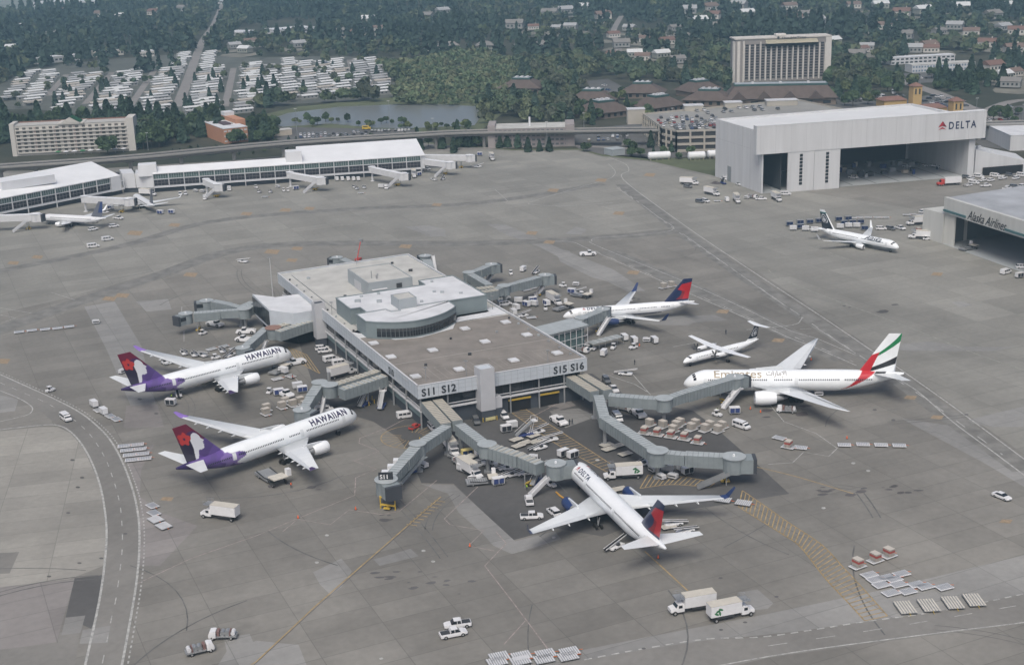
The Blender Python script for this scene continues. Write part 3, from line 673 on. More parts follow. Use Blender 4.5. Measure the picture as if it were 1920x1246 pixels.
def turboprop(name,label,pos,h):
    root=thing(name,label,'airplane',(pos[0],pos[1],0),h)
    F=Fus(31.0,1.35,2.35,4.6,11.5,.55,1.1)
    def pc(x,y,z):
        if z<1.55 and -x<24: return (.02,.04,.07)
        return Wc
    body=F.mesh(120,32).build('fuselage',PAINT,root,smooth=True,colfn=pc,recalc=True)
    mb=MB()
    for sd in (-1,1):
        for k in range(2): F.patch(1.7+.2*k,2.4+.25*k,sd*(.08+.42*k),sd*(.46+.42*k),.03,2,3,mb)
    mb.build('cockpit_window',COCK,body)
    wb=MB(); v0=Fus(200,1.35,0,1,1,0,0)
    for sd in (1,-1):
        pr=None
        for k in range(26):
            x=5.6+k*.62
            if pr is None or k==0:
                wb=MB(); wb.add([v0.pt(100+dx,sd*(1.15+da),.015)+Vector((100,0,0)) for dx,da in ((-.14,-.1),(.14,-.1),(.14,.1),(-.14,.1))],[(0,1,2,3)]); pr=wb.build('cabin_window',WINM,body); pr.location=(-x,0,F.zc)
            else: o=pr.copy(); COL.objects.link(o); o.location=(-x,0,F.zc)
        F.patch(4.2,5.0,sd*.95,sd*1.8,.012,2,4).build('cabin_door',WINGM,body)
        wing_mesh([(12.2,0,3.95,3.0,.014),(12.4,4.6,3.95,2.8,.013),(13.6,14.2,4.3,1.5,.011)],sd).build('wing',WPAINT,root,recalc=True)
        n=14; mb=MB(); y=sd*4.4
        rr=[[Vector((-x,y+r*math.cos(2*math.pi*i/n),z+r*1.1*math.sin(2*math.pi*i/n))) for i in range(n)] for x,r,z in [(9.2,.28,3.3),(9.6,.55,3.3),(10.6,.68,3.25),(13,.72,3.2),(15.5,.55,3.3),(17.2,.12,3.5)]]
        mb.loft(rr); en=mb.build('engine',WPAINT,root,smooth=True,recalc=True)
        sb=MB(); sb.cyl((-8.6,y,3.3),(-9.25,y,3.3),.05,.28,n=12); sp=sb.build('spinner',DARK,en)
        for k in range(6):
            a=k*math.pi/3+.25; pb=MB(); d=Vector((0,math.cos(a),math.sin(a))); o=Vector((-9.05,y,3.3)); s_=Vector((.6,-math.sin(a)*.8,math.cos(a)*.8)).normalized()
            pb.add([o+d*.2-s_*.1,o+d*.2+s_*.1,o+d*1.1+s_*.26,o+d*2.0+s_*.2,o+d*2.0-s_*.14,o+d*1.1-s_*.22],[(0,1,2,3,4,5)])
            pb.add([Vector(q)+Vector((-.05,0,0)) for q in pb.v],[(5,4,3,2,1,0)]); pb.build('propeller_blade',DARK,en)
        mb=MB(); mb.cyl((-14.4,y,.5),(-14.2,y,3.0),.12,n=8); wheels(mb,-14.4,y,.48,.3,gap=.26,mi=1); mb.build('main_gear',[STEEL,TYRE],root)
        wing_mesh([(29.2,0,8.3,2.2,.01),(30.2,4.6,8.45,1.3,.009)],sd).build('tailplane',WPAINT,root,recalc=True)
    mb=MB(); mb.cyl((-2.8,0,.4),(-2.8,0,1.7),.1,n=8); wheels(mb,-2.8,0,.36,.2,gap=.2,mi=1); mb.build('nose_gear',[STEEL,TYRE],root)
    rings=[]; nf=50; mb=MB()
    for i in range(nf+1):
        t=i/nf; xl=24.6+4.6*t**.55; c_=29.8+1.0*t-xl+.4; z=3.3+5.0*t; th=.25
        ring=[Vector((-xl-c_*j/nf,th*math.sin(math.pi*(j/nf)**.7)*.8+.01,z)) for j in range(nf+1)]+[Vector((-xl-c_*j/nf,-(th*math.sin(math.pi*(j/nf)**.7)*.8+.01),z)) for j in range(nf-1,0,-1)]
        rings.append(ring)
    mb.loft(rings)
    def fc(x,y,z):
        t=(z-3.3)/5.0; xl=24.6+4.6*t**.55; c_=30.2+t-xl; u=(-x-xl)/c_
        if t<.18: return Wc
        return ak_fin(.15+u*.85,min(.79,t*.9),0)
    mb.build('tail_fin',PAINT,root,colfn=fc,recalc=True)
turboprop('propeller_airplane','white high-wing propeller plane with a T-shaped tail',(52.9,398.9),math.radians(-148.1))
# --- two small jets at the far left concourse
def un_fin(u,t,y): return (.03,.055,.16) if (u>.55 and t>.25) else (.13,.14,.17)
def un_body(x,y,z): return (.12,.15,.22) if z<2.0 else (.68,.69,.71)
B73U=dict(B73); B73U.update(paint=un_body,finpaint=un_fin,texts=[],fus=(37.0,1.88,3.15,5.0,12.5,.7),win=[(6.6,30.0)],doors=[4.4,30.8],fin=((28.6,4.9,6.4,0),(33.8,12.3,2.4,0)),stab=[(32.6,.5,4.3,3.4,.009),(36.0,7.1,5.0,1.3,.008)],
 wing=[(12.0,1.2,2.2,7.6,.013),(16.2,5.6,2.6,4.8,.011),(22.6,16.4,4.1,1.6,.009)],winglet=[(22.6,16.3,4.1,1.6,.01),(23.4,17.0,4.6,1.3,.009),(24.8,17.9,6.6,.6,.008)],fair=[],eng=(11.8,4.83,1.45,.98,3.6),gear=[(3.9,0,.35,1),(19.0,2.9,.5,1),(19.0,-2.9,.5,1)],nf=20,nx=60,na=28)
p0=P(78,408,3); p1=P(172,411,3.5)
airliner('airliner','small white jet with blue tail seen from its side at the far concourse',B73U,pos=(p0.x,p0.y),h=math.atan2(p0.y-p1.y,p0.x-p1.x))
p0=P(252,368,3); p1=P(291,389,3.5)
airliner('airliner','small white jet seen from behind at the bend of the far concourse',dict(B73U,finpaint=lambda u,t,y:(.10,.11,.14)),pos=(p0.x,p0.y),h=math.atan2(p0.y-p1.y,p0.x-p1.x))
# ---------------- frames ----------------
class Fr:
    "local building frame: u along, v away"
    def __init__(s,o,deg): s.o=Vector((o[0],o[1],0)); a=math.radians(deg); s.a=a; s.U=Vector((math.cos(a),math.sin(a),0)); s.V=Vector((-math.sin(a),math.cos(a),0))
    def __call__(s,u,v,z=0): p=s.o+s.U*u+s.V*v; return Vector((p.x,p.y,z))
def pane(mb,a,b,z0,z1,mi=0): mb.add([(a[0],a[1],z0),(b[0],b[1],z0),(b[0],b[1],z1),(a[0],a[1],z1)],[(0,1,2,3)],mi)
def windows(parent,rects,m,name='window',depth=.12):
    "rects: (x0,y0,x1,y1,z0,z1) in parent space; first 100 as parts, the rest one stuff part; each a thin pane box"
    def mk(mb,r):
        x0,y0,x1,y1,z0,z1=r; d=Vector((x1-x0,y1-y0,0)); n=Vector((d.y,-d.x,0)).normalized()*.05
        mb.prism([(x0-n.x,y0-n.y),(x1-n.x,y1-n.y),(x1+n.x,y1+n.y),(x0+n.x,y0+n.y)],z0,z1)
    for r in rects[:100]:
        mb=MB(); mk(mb,r); mb.build(name,m,parent)
    if len(rects)>100:
        mb=MB()
        for r in rects[100:]: mk(mb,r)
        tag(mb.build(name,m,parent),kind='stuff')
# ---------------- satellite terminal ----------------
_c=[Vector((-26.5,352.6,0)),Vector((21.5,372.6,0)),Vector((-85.5,482.7,0)),Vector((-38.9,505.9,0))]
def S(u,v,z=0):
    a,b=u/52,v/143; p=_c[0]*(1-a)*(1-b)+_c[1]*a*(1-b)+_c[2]*(1-a)*b+_c[3]*a*b; return Vector((p.x,p.y,z))
def sp(l): return [S(u,v) for u,v in l]
PANEL=mat('fascia_panel',(.50,.535,.575),.45,var=.07,scale=.3)
TOWERM=mat('tower_panel',(.47,.475,.495),.6,var=.06,scale=.3)
PENT=mat('penthouse_panel',(.195,.235,.245),.55,var=.1,scale=.2)
PENTL=mat('penthouse_grey',(.33,.36,.38),.6,var=.08,scale=.2)
BROWN=mat('gravel_roof',(.225,.205,.185),.95,var=.24,scale=.16)
ROOFW=mat('white_membrane',(.62,.63,.65),.7,var=.17,scale=.16)
ROOFC=mat('cream_membrane',(.48,.475,.45),.8,var=.2,scale=.15)
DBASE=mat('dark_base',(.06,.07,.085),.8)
GGLASS=mat('green_glass',(.10,.15,.15),.2,var=.25,scale=.6)
term=thing('airport_terminal','long rectangular passenger terminal with half brown half white roof and painted gate numbers','terminal',tuple(S(26,70)))
_t=Vector(term.location)
def tb(mb,name,m,parent=term,**k):
    if parent==term: mb.v=[tuple(Vector(v)-_t) for v in mb.v]; return mb.build(name,m,parent,**k)
    mb.v=[tuple(Vector(v)-_t) for v in mb.v]; return mb.build(name,m,parent,**k)
def ring(mb,outer,z0,z1,w_=.5,mi=0):
    o=outer; n=len(o); c=sum(o,Vector((0,0,0)))/n
    for i in range(n):
        a,b=o[i],o[(i+1)%n]; d=(b-a).normalized(); nn=Vector((-d.y,d.x,0)); 
        if nn.dot(c-a)<0: nn=-nn
        ex=d*w_*0
        mb.prism([a-ex,b+ex,b+nn*w_,a+nn*w_],z0,z1,mi)
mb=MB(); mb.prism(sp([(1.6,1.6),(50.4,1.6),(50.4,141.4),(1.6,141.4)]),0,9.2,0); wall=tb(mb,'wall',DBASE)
mb=MB(); mb.prism(sp([(.3,.3),(51.7,.3),(51.7,52.2),(.3,52.2)]),9.25,12.55); tb(mb,'front_roof',BROWN)
mb=MB(); mb.prism(sp([(.3,52.25),(51.7,52.25),(51.7,142.7),(.3,142.7)]),9.25,12.6); tb(mb,'rear_roof',ROOFC)
mb=MB(); mb.prism(sp([(.5,52.2),(20,51.2),(36,52.8),(51.5,53.5),(51.5,62),(47.6,62),(47.5,58),(36,57.5),(30,47),(18,43.5),(10,45),(.5,60)]),12.5,12.66); tb(mb,'roof_overlay',ROOFW)
mb=MB()
O4=[S(0,0),S(52,0),S(52,143),S(0,143)]
ring(mb,O4,9.2,13.05,.32); fas=tb(mb,'fascia',PANEL)
mb=MB(); ring(mb,[p-_t*0 for p in sp([(-.08,-.08),(52.08,-.08),(52.08,143.08),(-.08,143.08)])],13.05,13.2,.5); tb(mb,'parapet_cap',WHITE2)
mb=MB()  # joint lines of the fascia panels
for i in range(1,26): a=S(i*2,-.03); b=S(i*2+.07,-.03); mb.prism([a,b,S(i*2+.07,.02),S(i*2,.02)],9.2,13)
for i in range(1,60): mb.prism([S(-.03,i*2.4),S(-.03,i*2.4+.08),S(.02,i*2.4+.08),S(.02,i*2.4)],9.2,13)
for z in (10.5,11.8): mb.prism(sp([(0,-.03),(52,-.03),(52,.01),(0,.01)]),z,z+.05); mb.prism(sp([(-.03,0),(-.03,143),(.01,143),(.01,0)]),z,z+.05)
tb(mb,'panel_joint',PENTL,fas)
# concourse-level glazing, ledges and columns
for i in range(16):
    u0=1.7+i*3.05; mb=MB(); mb.prism(sp([(u0,1.35),(u0+2.9,1.35),(u0+2.9,1.5),(u0,1.5)]),5.6,9.0); tb(mb,'window',GLASS)
for i in range(44):
    v0=2+i*3.16; mb=MB(); mb.prism(sp([(1.35,v0),(1.5,v0),(1.5,v0+3.0),(1.35,v0+3.0)]),5.6,9.0); tb(mb,'window',GLASS)
mb=MB(); mb.prism(sp([(.6,.6),(51.4,.6),(51.4,1.6),(.6,1.6)]),4.9,5.3); mb.prism(sp([(.6,.9),(51.4,.9),(51.4,1.1),(.6,1.1)]),6.0,6.2)
mb.prism(sp([(.6,1.6),(1.6,1.6),(1.6,141),(.6,141)]),4.9,5.3); mb.prism(sp([(.9,1.6),(1.1,1.6),(1.1,141),(.9,141)]),6.0,6.2); mb.prism(sp([(1.3,3),(1.6,3),(1.6,141),(1.3,141)]),2.7,4.2,1)
tb(mb,'ledge',[WHITE2,mat('green_strip',(.16,.22,.22),.5)])
for u,v in [(.9,.9),(51,.9)]+[(.8,k) for k in range(12,140,11)]+[(k,.9) for k in (9,28,37,45)]:
    mb=MB(); a=S(u,v); mb.box(a.x-.22,a.x+.22,a.y-.22,a.y+.22,0,9.2); tb(mb,'column',STEEL)
for u0,u1 in ((27.5,34.5),(37,43.5)):
    mb=MB(); mb.prism(sp([(u0,1.05),(u1,1.05),(u1,1.4),(u0,1.4)]),3.5,3.95); tb(mb,'door_beam',YEL)
    mb=MB(); mb.prism(sp([(u0,1.45),(u1,1.45),(u1,1.6),(u0,1.6)]),.0,3.4); tb(mb,'bay_door',BLACK)
# penthouses
mb=MB(); q=sp([(19,95),(35,94.6),(35,117.3),(19,117.3)]); mb.prism(q,12.6,17.4,0,1); ring(mb,q,17.4,17.65,.3,0); p1=tb(mb,'penthouse',[PENTL,ROOFC])
mb=MB(); mb.prism(sp([(29,94.45),(31,94.45),(31,94.6),(29,94.6)]),14.6,16.2); tb(mb,'louvre',DARK,p1)
mb=MB(); mb.prism(sp([(20,93.6),(25.5,93.6),(25.5,94.9),(20,94.9)]),15.0,15.15); tb(mb,'awning',WHITE2,p1)
mb=MB(); mb.prism(sp([(18.85,103),(19,103),(19,110),(18.85,110)]),12.7,15.6); tb(mb,'roller_door',TOWERM,p1)
mb=MB(); a=S(22.5,101.5); mb.cyl(a+Vector((0,0,17.4)),a+Vector((0,0,20)),.15,n=8); a=S(23.8,99.8); mb.cyl(a+Vector((0,0,17.4)),a+Vector((0,0,18.6)),.35,n=10); mb.cyl(a+Vector((0,0,18.6)),a+Vector((.5,.3,19)),.3,n=8); tb(mb,'vent_pipe',STEEL,p1)
arc=[(33.6,52.9),(31.2,50.4),(26.9,47.2),(22.4,45.1),(18,44.1),(14.6,44.2),(10.3,45.6),(5.4,48.7)]
arcs=[(a.x,a.y) for a in cat_rom([Vector((x,y,0)) for x,y in arc],4)]
poly=[(3.2,82),(34.7,82),(34.7,88),(47.4,88),(47.4,59.6),(33.8,59.6)]+arcs+[(2.9,51.3),(2.9,60.4),(6.5,60.7),(6.5,67),(3.2,67)]
mb=MB(); q=sp(poly); mb.prism(q,12.6,17.8,0,1)
for i in range(len(q)):
    a,b=q[i],q[(i+1)%len(q)]; mb.bar(a+Vector((0,0,17.9)),b+Vector((0,0,17.9)),.35,.3,0)
p2=tb(mb,'rotunda_hall',[PENT,ROOFW])
mb=MB(); q=sp([(2.9,51.3),(2.9,60.2),(12.5,60.4),(15.6,58),(34.2,58.9),(33.9,59.5)]+arcs); mb.prism(q,17.82,17.86); 
q=sp([(6,60.6),(12.7,60.6),(13.5,57.3),(16.5,57),(16.5,59),(23,59.5),(34,59.6)])
for a,b in zip(q,q[1:]): mb.bar(a+Vector((0,0,18.0)),b+Vector((0,0,18.0)),.3,.35,1)
tb(mb,'hall_roof',[ROOFW,PENTL],p2)
mb=MB(); q=sp([(16.6,58.5),(22.7,58.7),(22.8,65.6),(16.5,65.6)]); mb.prism(q,17.8,20.9,0,1); ring(mb,q,20.9,21.1,.25); tb(mb,'plant_box',[PENTL,ROOFC],p2)
n=len(arcs)
for i in range(n-1):
    a,b=S(*arcs[i]),S(*arcs[i+1]); d=(b-a).normalized(); nn=Vector((d.y,-d.x,0)); 
    if nn.y>0: nn=-nn
    mb=MB(); a1,b1=a.lerp(b,.06),a.lerp(b,.94); mb.prism([a1+nn*.02,b1+nn*.02,b1+nn*.12,a1+nn*.12],13.25,15.0); mb.prism([a1+nn*.02,b1+nn*.02,b1+nn*.12,a1+nn*.12],15.1,15.9,1); tb(mb,'window',[GLASS,DARK],p2)
for (u,v,k,hh) in [(8,74,.9,.8),(14,70,.8,.8),(17,79,.5,.7),(36,70,.6,.6),(34,72,.5,.5),(38,84,.5,.6),(41,66,.6,.5),(26,63,.5,.6),(11,79,.5,.5)]:
    mb=MB(); a=S(u,v); mb.box(a.x-k,a.x+k,a.y-k*.7,a.y+k*.7,17.8,17.8+hh); tb(mb,'roof_unit',PENTL,p2)
for u in (2.8,16,33,47):
    for v in (9,29.3,44.6):
        if (u,v)==(16,44.6): continue
        mb=MB(); mb.prism(sp([(u-1.9,v-2),(u+1.9,v-2),(u+1.9,v+2),(u-1.9,v+2)]),12.56,12.6,1); mb.prism(sp([(u-1.3,v-1.4),(u+1.3,v-1.4),(u+1.3,v+1.4),(u-1.3,v+1.4)]),12.6,13.0); tb(mb,'skylight',[ROOFW,mat('dark_gravel',(.17,.155,.14),.95)])
mb=MB(); ribbon(mb,[S(.5,22.3),S(51.5,22.6)],.35,12.60)
for u in (16,33,47,2.8):
    for k in (3.2,5.5):
        r=[S(u-k,9-k),S(u+k,9-k),S(u+k,9+k),S(u-k,9+k),S(u-k,9-k)]
        for a,b in zip(r[1 if u>40 else 0:],r[2 if u>40 else 1:]): 
            if min((a-S(0,0)).length,1e9)>1: ribbon(mb,[a.lerp(b,.0),b],.1,12.59)
for (u,v,k) in [(49.8,v,.35) for v in range(6,50,7)]+[(1.6,v,.3) for v in range(60,140,9)]+[(24,20,.5),(9,17,.4),(40,36,.4),(25,37,.35),(44,78,.4),(8,130,.6),(44,120,.7),(42,134,.5),(12,100,.5),(47,101,.6)]:
    m_=MB(); a=S(u,v); m_.box(a.x-k,a.x+k,a.y-k*.8,a.y+k*.8,12.6,12.95+k*.6); tb(m_,'roof_vent',random.choice((STEEL,PENTL,DARK)))
for a_,b_ in (((4,62),(4,138)),((10,90),(17,90)),((37,100),(50,100)),((20,60),(20,53))):
    m_=MB(); m_.bar(S(*a_,12.8),S(*b_,12.8),.16,.16); tb(m_,'roof_pipe',STEEL)
tb(mb,'roof_seam',mat('roof_seam_line',(.36,.34,.31),.9))
# front stair tower, left stair tower, west wing
mb=MB(); q=sp([(17.6,-2.3),(22,-2.3),(22,1.8),(17.6,1.8)]); mb.prism(q,3.2,15.4,0,1); ring(mb,q,15.4,15.65,.3); mb.prism(sp([(17.75,-2.15),(21.85,-2.15),(21.85,1.5),(17.75,1.5)]),0,3.2,2); mb.prism(sp([(22,-1.6),(24.3,-1.6),(24.3,1.5),(22,1.5)]),3.2,6.4,0); mb.prism(sp([(22,-1.5),(24.2,-1.5),(24.2,1.5),(22,1.5)]),0,3.2,2)
tb(mb,'stair_tower',[TOWERM,PANEL,DBASE])
mb=MB(); q=sp([(-2.4,88.3),(1.2,88.3),(1.2,92),(-2.4,92)]); mb.prism(q,2.8,14.8,0,1); ring(mb,q,14.8,15.1,.3); mb.prism(sp([(-2.2,88.5),(1,88.5),(1,91.8),(-2.2,91.8)]),0,2.8,1); tb(mb,'stair_tower',[TOWERM,DBASE])
mb=MB(); q=[(-14.3,124.8),(-14.5,101.5),(-8.4,93.1),(-.1,93.1),(-.1,116),(-8.2,116.3)]; mb.prism(sp(q),4.4,11.6,0,1); ww=tb(mb,'west_wing',[PANEL,ROOFW])
for i in range(7):
    v0=102+i*3.2; mb=MB(); mb.prism(sp([(-14.62,v0),(-14.5,v0),(-14.48,v0+3),(-14.6,v0+3)]),5.4,10.9); tb(mb,'window',GLASS,ww)
mb=MB(); mb.prism(sp([(-12,122),(-12,103),(-7,96),(-.1,96),(-.1,114),(-7,114)]),0,4.4); tb(mb,'undercroft',BLACK,ww)
# gate numbers
def gate(s,u,v,side='F'):
    t=text_obj(s,3.0,'gate_number',CHAR,term,bold=.08)
    if side=='F': fn=lambda x,y: S(u+x,-.10,9.9+y)-_t
    else: fn=lambda x,y: S(-.10,v-x,9.9+y)-_t
    warp(t,fn)
gate('S11',1.0,0); gate('S12',6.9,0); gate('S15',41.2,0); gate('S16',46.6,0); gate('S10',0,23.5,'L')
# roof lamps on short masts
for k,(u,v,hh) in enumerate([(4,4,4),(15.5,2.5,4.5),(41,3,3.5),(49.5,60,4.5),(30,140,5),(1.5,82,4)]):
    a=S(u,v,12.6); mb=MB(); mb.cyl(a-_t,a-_t+Vector((0,0,hh)),.09,n=6); mb.box(a.x-_t.x-.5,a.x-_t.x+.5,a.y-_t.y-.15,a.y-_t.y+.15,a.z+hh-.1,a.z+hh+.2); mb.build('roof_lamp',STEEL,term)
# glass annex
AX=[(53.2,36.2),(74.5,40.6),(73.3,49.7),(52.3,45.6)]
an_=thing('glass_annex','low glass walled annex with a flat grey roof behind the brown terminal roof','annex',tuple(S(63,43)))
_a=Vector(an_.location)
def ab(mb,n,m,p=an_): mb.v=[tuple(Vector(v)-_a) for v in mb.v]; return mb.build(n,m,p)
mb=MB(); mb.prism(sp(AX),8.4,8.8); ab(mb,'roof',JBR)
mb=MB(); mb.prism(sp([(54,37.3),(73,41.2),(72.2,48.5),(53,45)]),0,8.3); ab(mb,'glass_wall',GGLASS)
F1,F2=S(53.4,36.6),S(74.2,40.9); F3=S(73.2,49.3)
for k in range(10):
    p=F1.lerp(F2,k/9); mb=MB(); mb.cyl(p,p+Vector((0,0,8.4)),.11,n=6); ab(mb,'post',WHITE2)
for k in range(1,4): p=F2.lerp(F3,k/3); mb=MB(); mb.cyl(p,p+Vector((0,0,8.4)),.11,n=6); ab(mb,'post',WHITE2)
mb=MB()
for z in (2.6,5.2,7.9): mb.bar(F1+Vector((0,0,z)),F2+Vector((0,0,z)),.15); mb.bar(F2+Vector((0,0,z)),F3+Vector((0,0,z)),.15)
ab(mb,'rail',WHITE2)
# low covered walkway
a,b=P(1106,643,2.7),P(1163,629,2.7); d=(b-a).normalized(); n_=Vector((-d.y,d.x,0))
cw=thing('covered_walkway','low translucent walkway canopy running from the glass annex toward baggage carts','walkway',tuple(a.xy.to_3d()))
_w=Vector(cw.location); mb=MB(); mb.prism([a-n_*1.8-_w,b-n_*1.8-_w,b+n_*1.8-_w,a+n_*1.8-_w],2.6,2.75); mb.build('canopy',mat('translucent_roof',(.30,.32,.32),.5),cw)
for k in range(6):
    for s_ in (-1.6,1.6):
        p=a.lerp(b,k/5)+n_*s_-_w; mb=MB(); mb.cyl((p.x,p.y,0),(p.x,p.y,2.6),.08,n=6); mb.build('post',STEEL,cw)
for k in range(1,5): p=a.lerp(b,k/5)-_w; mb=MB(); mb.bar((p-n_*1.8)+Vector((0,0,.1)),(p+n_*1.8)+Vector((0,0,.1)),.18,.1); mb.build('rib',WHITE2,cw)
# ---------------- jet bridges ----------------
BEL=mat('bellows_dark',(.05,.055,.065),.85); JBW=mat('bridge_white',(.58,.585,.60),.5,var=.08); BRIB=mat('bridge_rib',(.19,.215,.225),.6)
def tunnel(root,_o,a,b,w_=3.0,h=2.8,side=None,roof=None,ribs=1.3,name='tunnel',crown=None):
    side=side or JB; roof=roof or JBR; a=Vector(a)-_o; b=Vector(b)-_o; d=(b-a); L_=d.length; d.normalize(); n=Vector((-d.y,d.x,0)).normalized()
    up=Vector((0,0,1)); mb=MB()
    vs=[]
    for p in (a,b):
        for s,zz in ((-w_/2,-h),(w_/2,-h),(w_/2,0),(-w_/2,0)): vs.append(p+n*s+up*zz)
    mb.add(vs,[(0,1,2,3),(7,6,5,4),(0,4,5,1),(1,5,6,2),(3,7,4,0)],0); mb.add([vs[2],vs[6],vs[7],vs[3]],[(0,1,2,3)],1)
    k=0; t=.6
    while ribs and t<L_:
        p=a+d*t
        for s in (-1,1): mb.bar(p+n*s*(w_/2+.03)-up*.08,p+n*s*(w_/2+.03)-up*(h-.05),.12,.07,2,up=d)
        mb.bar(p-n*w_/2+up*.03,p+n*w_/2+up*.03,.12,.06,2)
        t+=ribs
    if crown:
        t=.5
        while t<L_: mb.bar(a+d*t-n*w_*.45+up*.1,a+d*t+n*w_*.45+up*.1,.7,.2,3); t+=1.7
    return mb.build(name,[side,roof,BRIB if side!=JBW else WHITE2,mat('ribbed_beige',(.42,.41,.37),.7)],root)
def rotunda(root,_o,p,r=1.9,h=3.0,side=None,roof=None,name='rotunda',n=18):
    p=Vector(p)-_o; mb=MB(); mb.cyl(p-Vector((0,0,h)),p+Vector((0,0,.15)),r,n=n); mb.cyl(p+Vector((0,0,.15)),p+Vector((0,0,.32)),r*1.15,n=n,mi=1); return mb.build(name,[side or JB,roof or JBR],root)
def leg(root,_o,p,ztop,kind='post',d=None,mat_=None):
    p=Vector((p[0],p[1],0))-Vector((_o.x,_o.y,0)); mb=MB(); d=d or Vector((1,0,0)); n=Vector((-d.y,d.x,0))
    if kind=='post': mb.cyl(p,p+Vector((0,0,ztop)),.55,n=12); mb.box(p.x-1,p.x+1,p.y-1,p.y+1,0,.35); nm='support_column'
    else:
        for s in (-1,1): mb.cyl(p+n*s*1.9,p+n*s*1.9+Vector((0,0,ztop)),.16,n=8); mb.cyl(p+n*s*.55-n*.25+Vector((0,0,.5)),p+n*s*.55+n*.25+Vector((0,0,.5)),.5,n=12,mi=1)
        mb.bar(p-n*2+Vector((0,0,1.1)),p+n*2+Vector((0,0,1.1)),.4,.4,2); mb.bar(p-n*2+Vector((0,0,ztop-.3)),p+n*2+Vector((0,0,ztop-.3)),.35,.35); mb.bar(p-d*1.1+Vector((0,0,.6)),p+d*1.1+Vector((0,0,.6)),1.6,.25,2); nm='wheel_bogie'
    return mb.build(nm,[mat_ or STEEL,TYRE,YEL if kind!='post' else STEEL],root)
def cab(root,_o,p,dirv,w_=3.8,l=3.4,h=3.1,side=None,roof=None):
    side=side or JB; roof=roof or JBR; p=Vector(p)-_o; d=Vector((dirv.x,dirv.y,0)).normalized(); n=Vector((-d.y,d.x,0)); up=Vector((0,0,1))
    mb=MB(); mb.cyl(p-up*h,p+up*.1,w_*.52,n=16); mb.cyl(p+up*.1,p+up*.28,w_*.58,n=16,mi=1); c=mb.build('cab',[side,roof],root)
    mb=MB(); a=p+d*w_*.3; b=p+d*(w_*.3+l*.75); mb.bar(a-up*h*.5,b-up*h*.5,w_*.82,h*.95,0); mb.bar(b-up*h*.5,b+d*.9-up*h*.5,w_*.8,h*.98,1); mb.build('canopy_bellows',[side,BEL],c)
    mb=MB(); mb.bar(b+n*w_*.42-up*h*.35,a+n*w_*.42-up*h*.35,.06,h*.4); mb.build('window',GLASS,c)
    mb=MB(); mb.cyl(p+up*.2,p+up*.75,.35,.25,n=8); mb.build('lamp_dome',WHITE,c)
    return c
def stairs(root,_o,p,d,z,w_=1.0,m=None,L_=None):
    p=Vector(p)-_o; d=Vector((d.x,d.y,0)).normalized(); mb=MB(); L_=L_ or z*1.55; e=Vector((p.x,p.y,0))+d*L_; a=Vector((p.x,p.y,z))
    mb.bar(a,e+Vector((0,0,.2)),w_,.25); 
    n=Vector((-d.y,d.x,0))
    for s in (-1,1): mb.bar(a+n*s*w_/2+Vector((0,0,.55)),e+n*s*w_/2+Vector((0,0,.75)),.06,.85)
    mb.bar(a-d*1.2,a+d*.1,w_*1.1,.2); return mb.build('stairs',m or WHITE2,root)
def jb_thing(label,p,group='jet bridges of the round-hall terminal'): 
    r=thing('jet_bridge',label,'jet bridge',(p.x,p.y,0),0,group); return r,Vector(r.location)
# S11 / S12 fixed pair with the two arms
# 1: left arm to the cab marked S11
r,o=jb_thing('grey jet bridge with number S11 on its cab, yellow wheels below',P(845,800,7.6))
j0=P(846,799,7.7); R1=P(783,832,7.5); c1=P(724,899,6.6)
tunnel(r,o,P(799,752,8.1),P(836,793,7.9),2.9,2.9,roof=JBB); tunnel(r,o,P(838,797,7.9),R1,2.9,2.8)
rotunda(r,o,R1,2.0); R1b=R1.lerp(c1,.45); tunnel(r,o,R1,R1b+Vector((0,0,.15)),3.1,2.9); tunnel(r,o,R1b,c1,2.7,2.6); dv=(c1-R1)
cc=cab(r,o,c1,Vector((.45,-.9,0)),5.0,3.4,3.6); leg(r,o,c1+Vector((.3,-2.6,0)),3.4,'bogie',Vector((dv.x,dv.y,0)).normalized(),YEL); leg(r,o,R1,4.6); leg(r,o,P(838,798,7.9),5)
t=text_obj('S11',1.5,'gate_number',mat('sign_white',(.7,.7,.7),.5),cc,bold=.04); q=P(712,893,7.7)-o; warp(t,lambda x,y:Vector((q.x+x,q.y-.2,q.z+y-.5)))
mb=MB(); mb.box(q.x-.3,q.x+3.2,q.y-.1,q.y+.1,q.z-.8,q.z+1.1); mb.build('number_board',CHAR,cc)
stairs(r,o,R1.lerp(c1,.05)+Vector((1.6,0,0)),Vector((-.6,-.8,0)),4.0,1.0,JBR,9)
for k in (.38,.56,.74):
    q=R1.lerp(c1,k)-o+Vector((-2.4,.6,0)); mb=MB(); mb.box(q.x-.9,q.x+.9,q.y-.8,q.y+.8,5.6,6.5); mb.build('air_unit',[WHITE],r)
# 2: right arm to the aircraft on the dark stand
r,o=jb_thing('grey jet bridge bending twice to reach the jet on the dark stand',P(862,798,7.6))
R2=P(913,833,7.5); e2=P(1013,868,6.9); c2=P(1042,869,6.9)
tunnel(r,o,P(820,748,8.1),P(858,788,7.9),2.9,2.9,roof=JBB); tunnel(r,o,P(862,794,7.8),R2,2.9,2.9); rotunda(r,o,R2,2.2,3.2); tunnel(r,o,R2,P(975,852,7.3),3.3,3.1,crown=True); tunnel(r,o,P(975,852,7.2),e2,2.9,2.9,crown=True)
cab(r,o,c2,P(1074,866,6.9)-c2,4.6,4.6,3.6); leg(r,o,R2,4.6); leg(r,o,R2.lerp(e2,.8),4,'bogie',(e2-R2).xy.to_3d().normalized()); leg(r,o,P(862,796,7.9),5); stairs(r,o,c2+Vector((-2,-1.5,0)),Vector((-.9,-.6,0)),3.6,1.2)
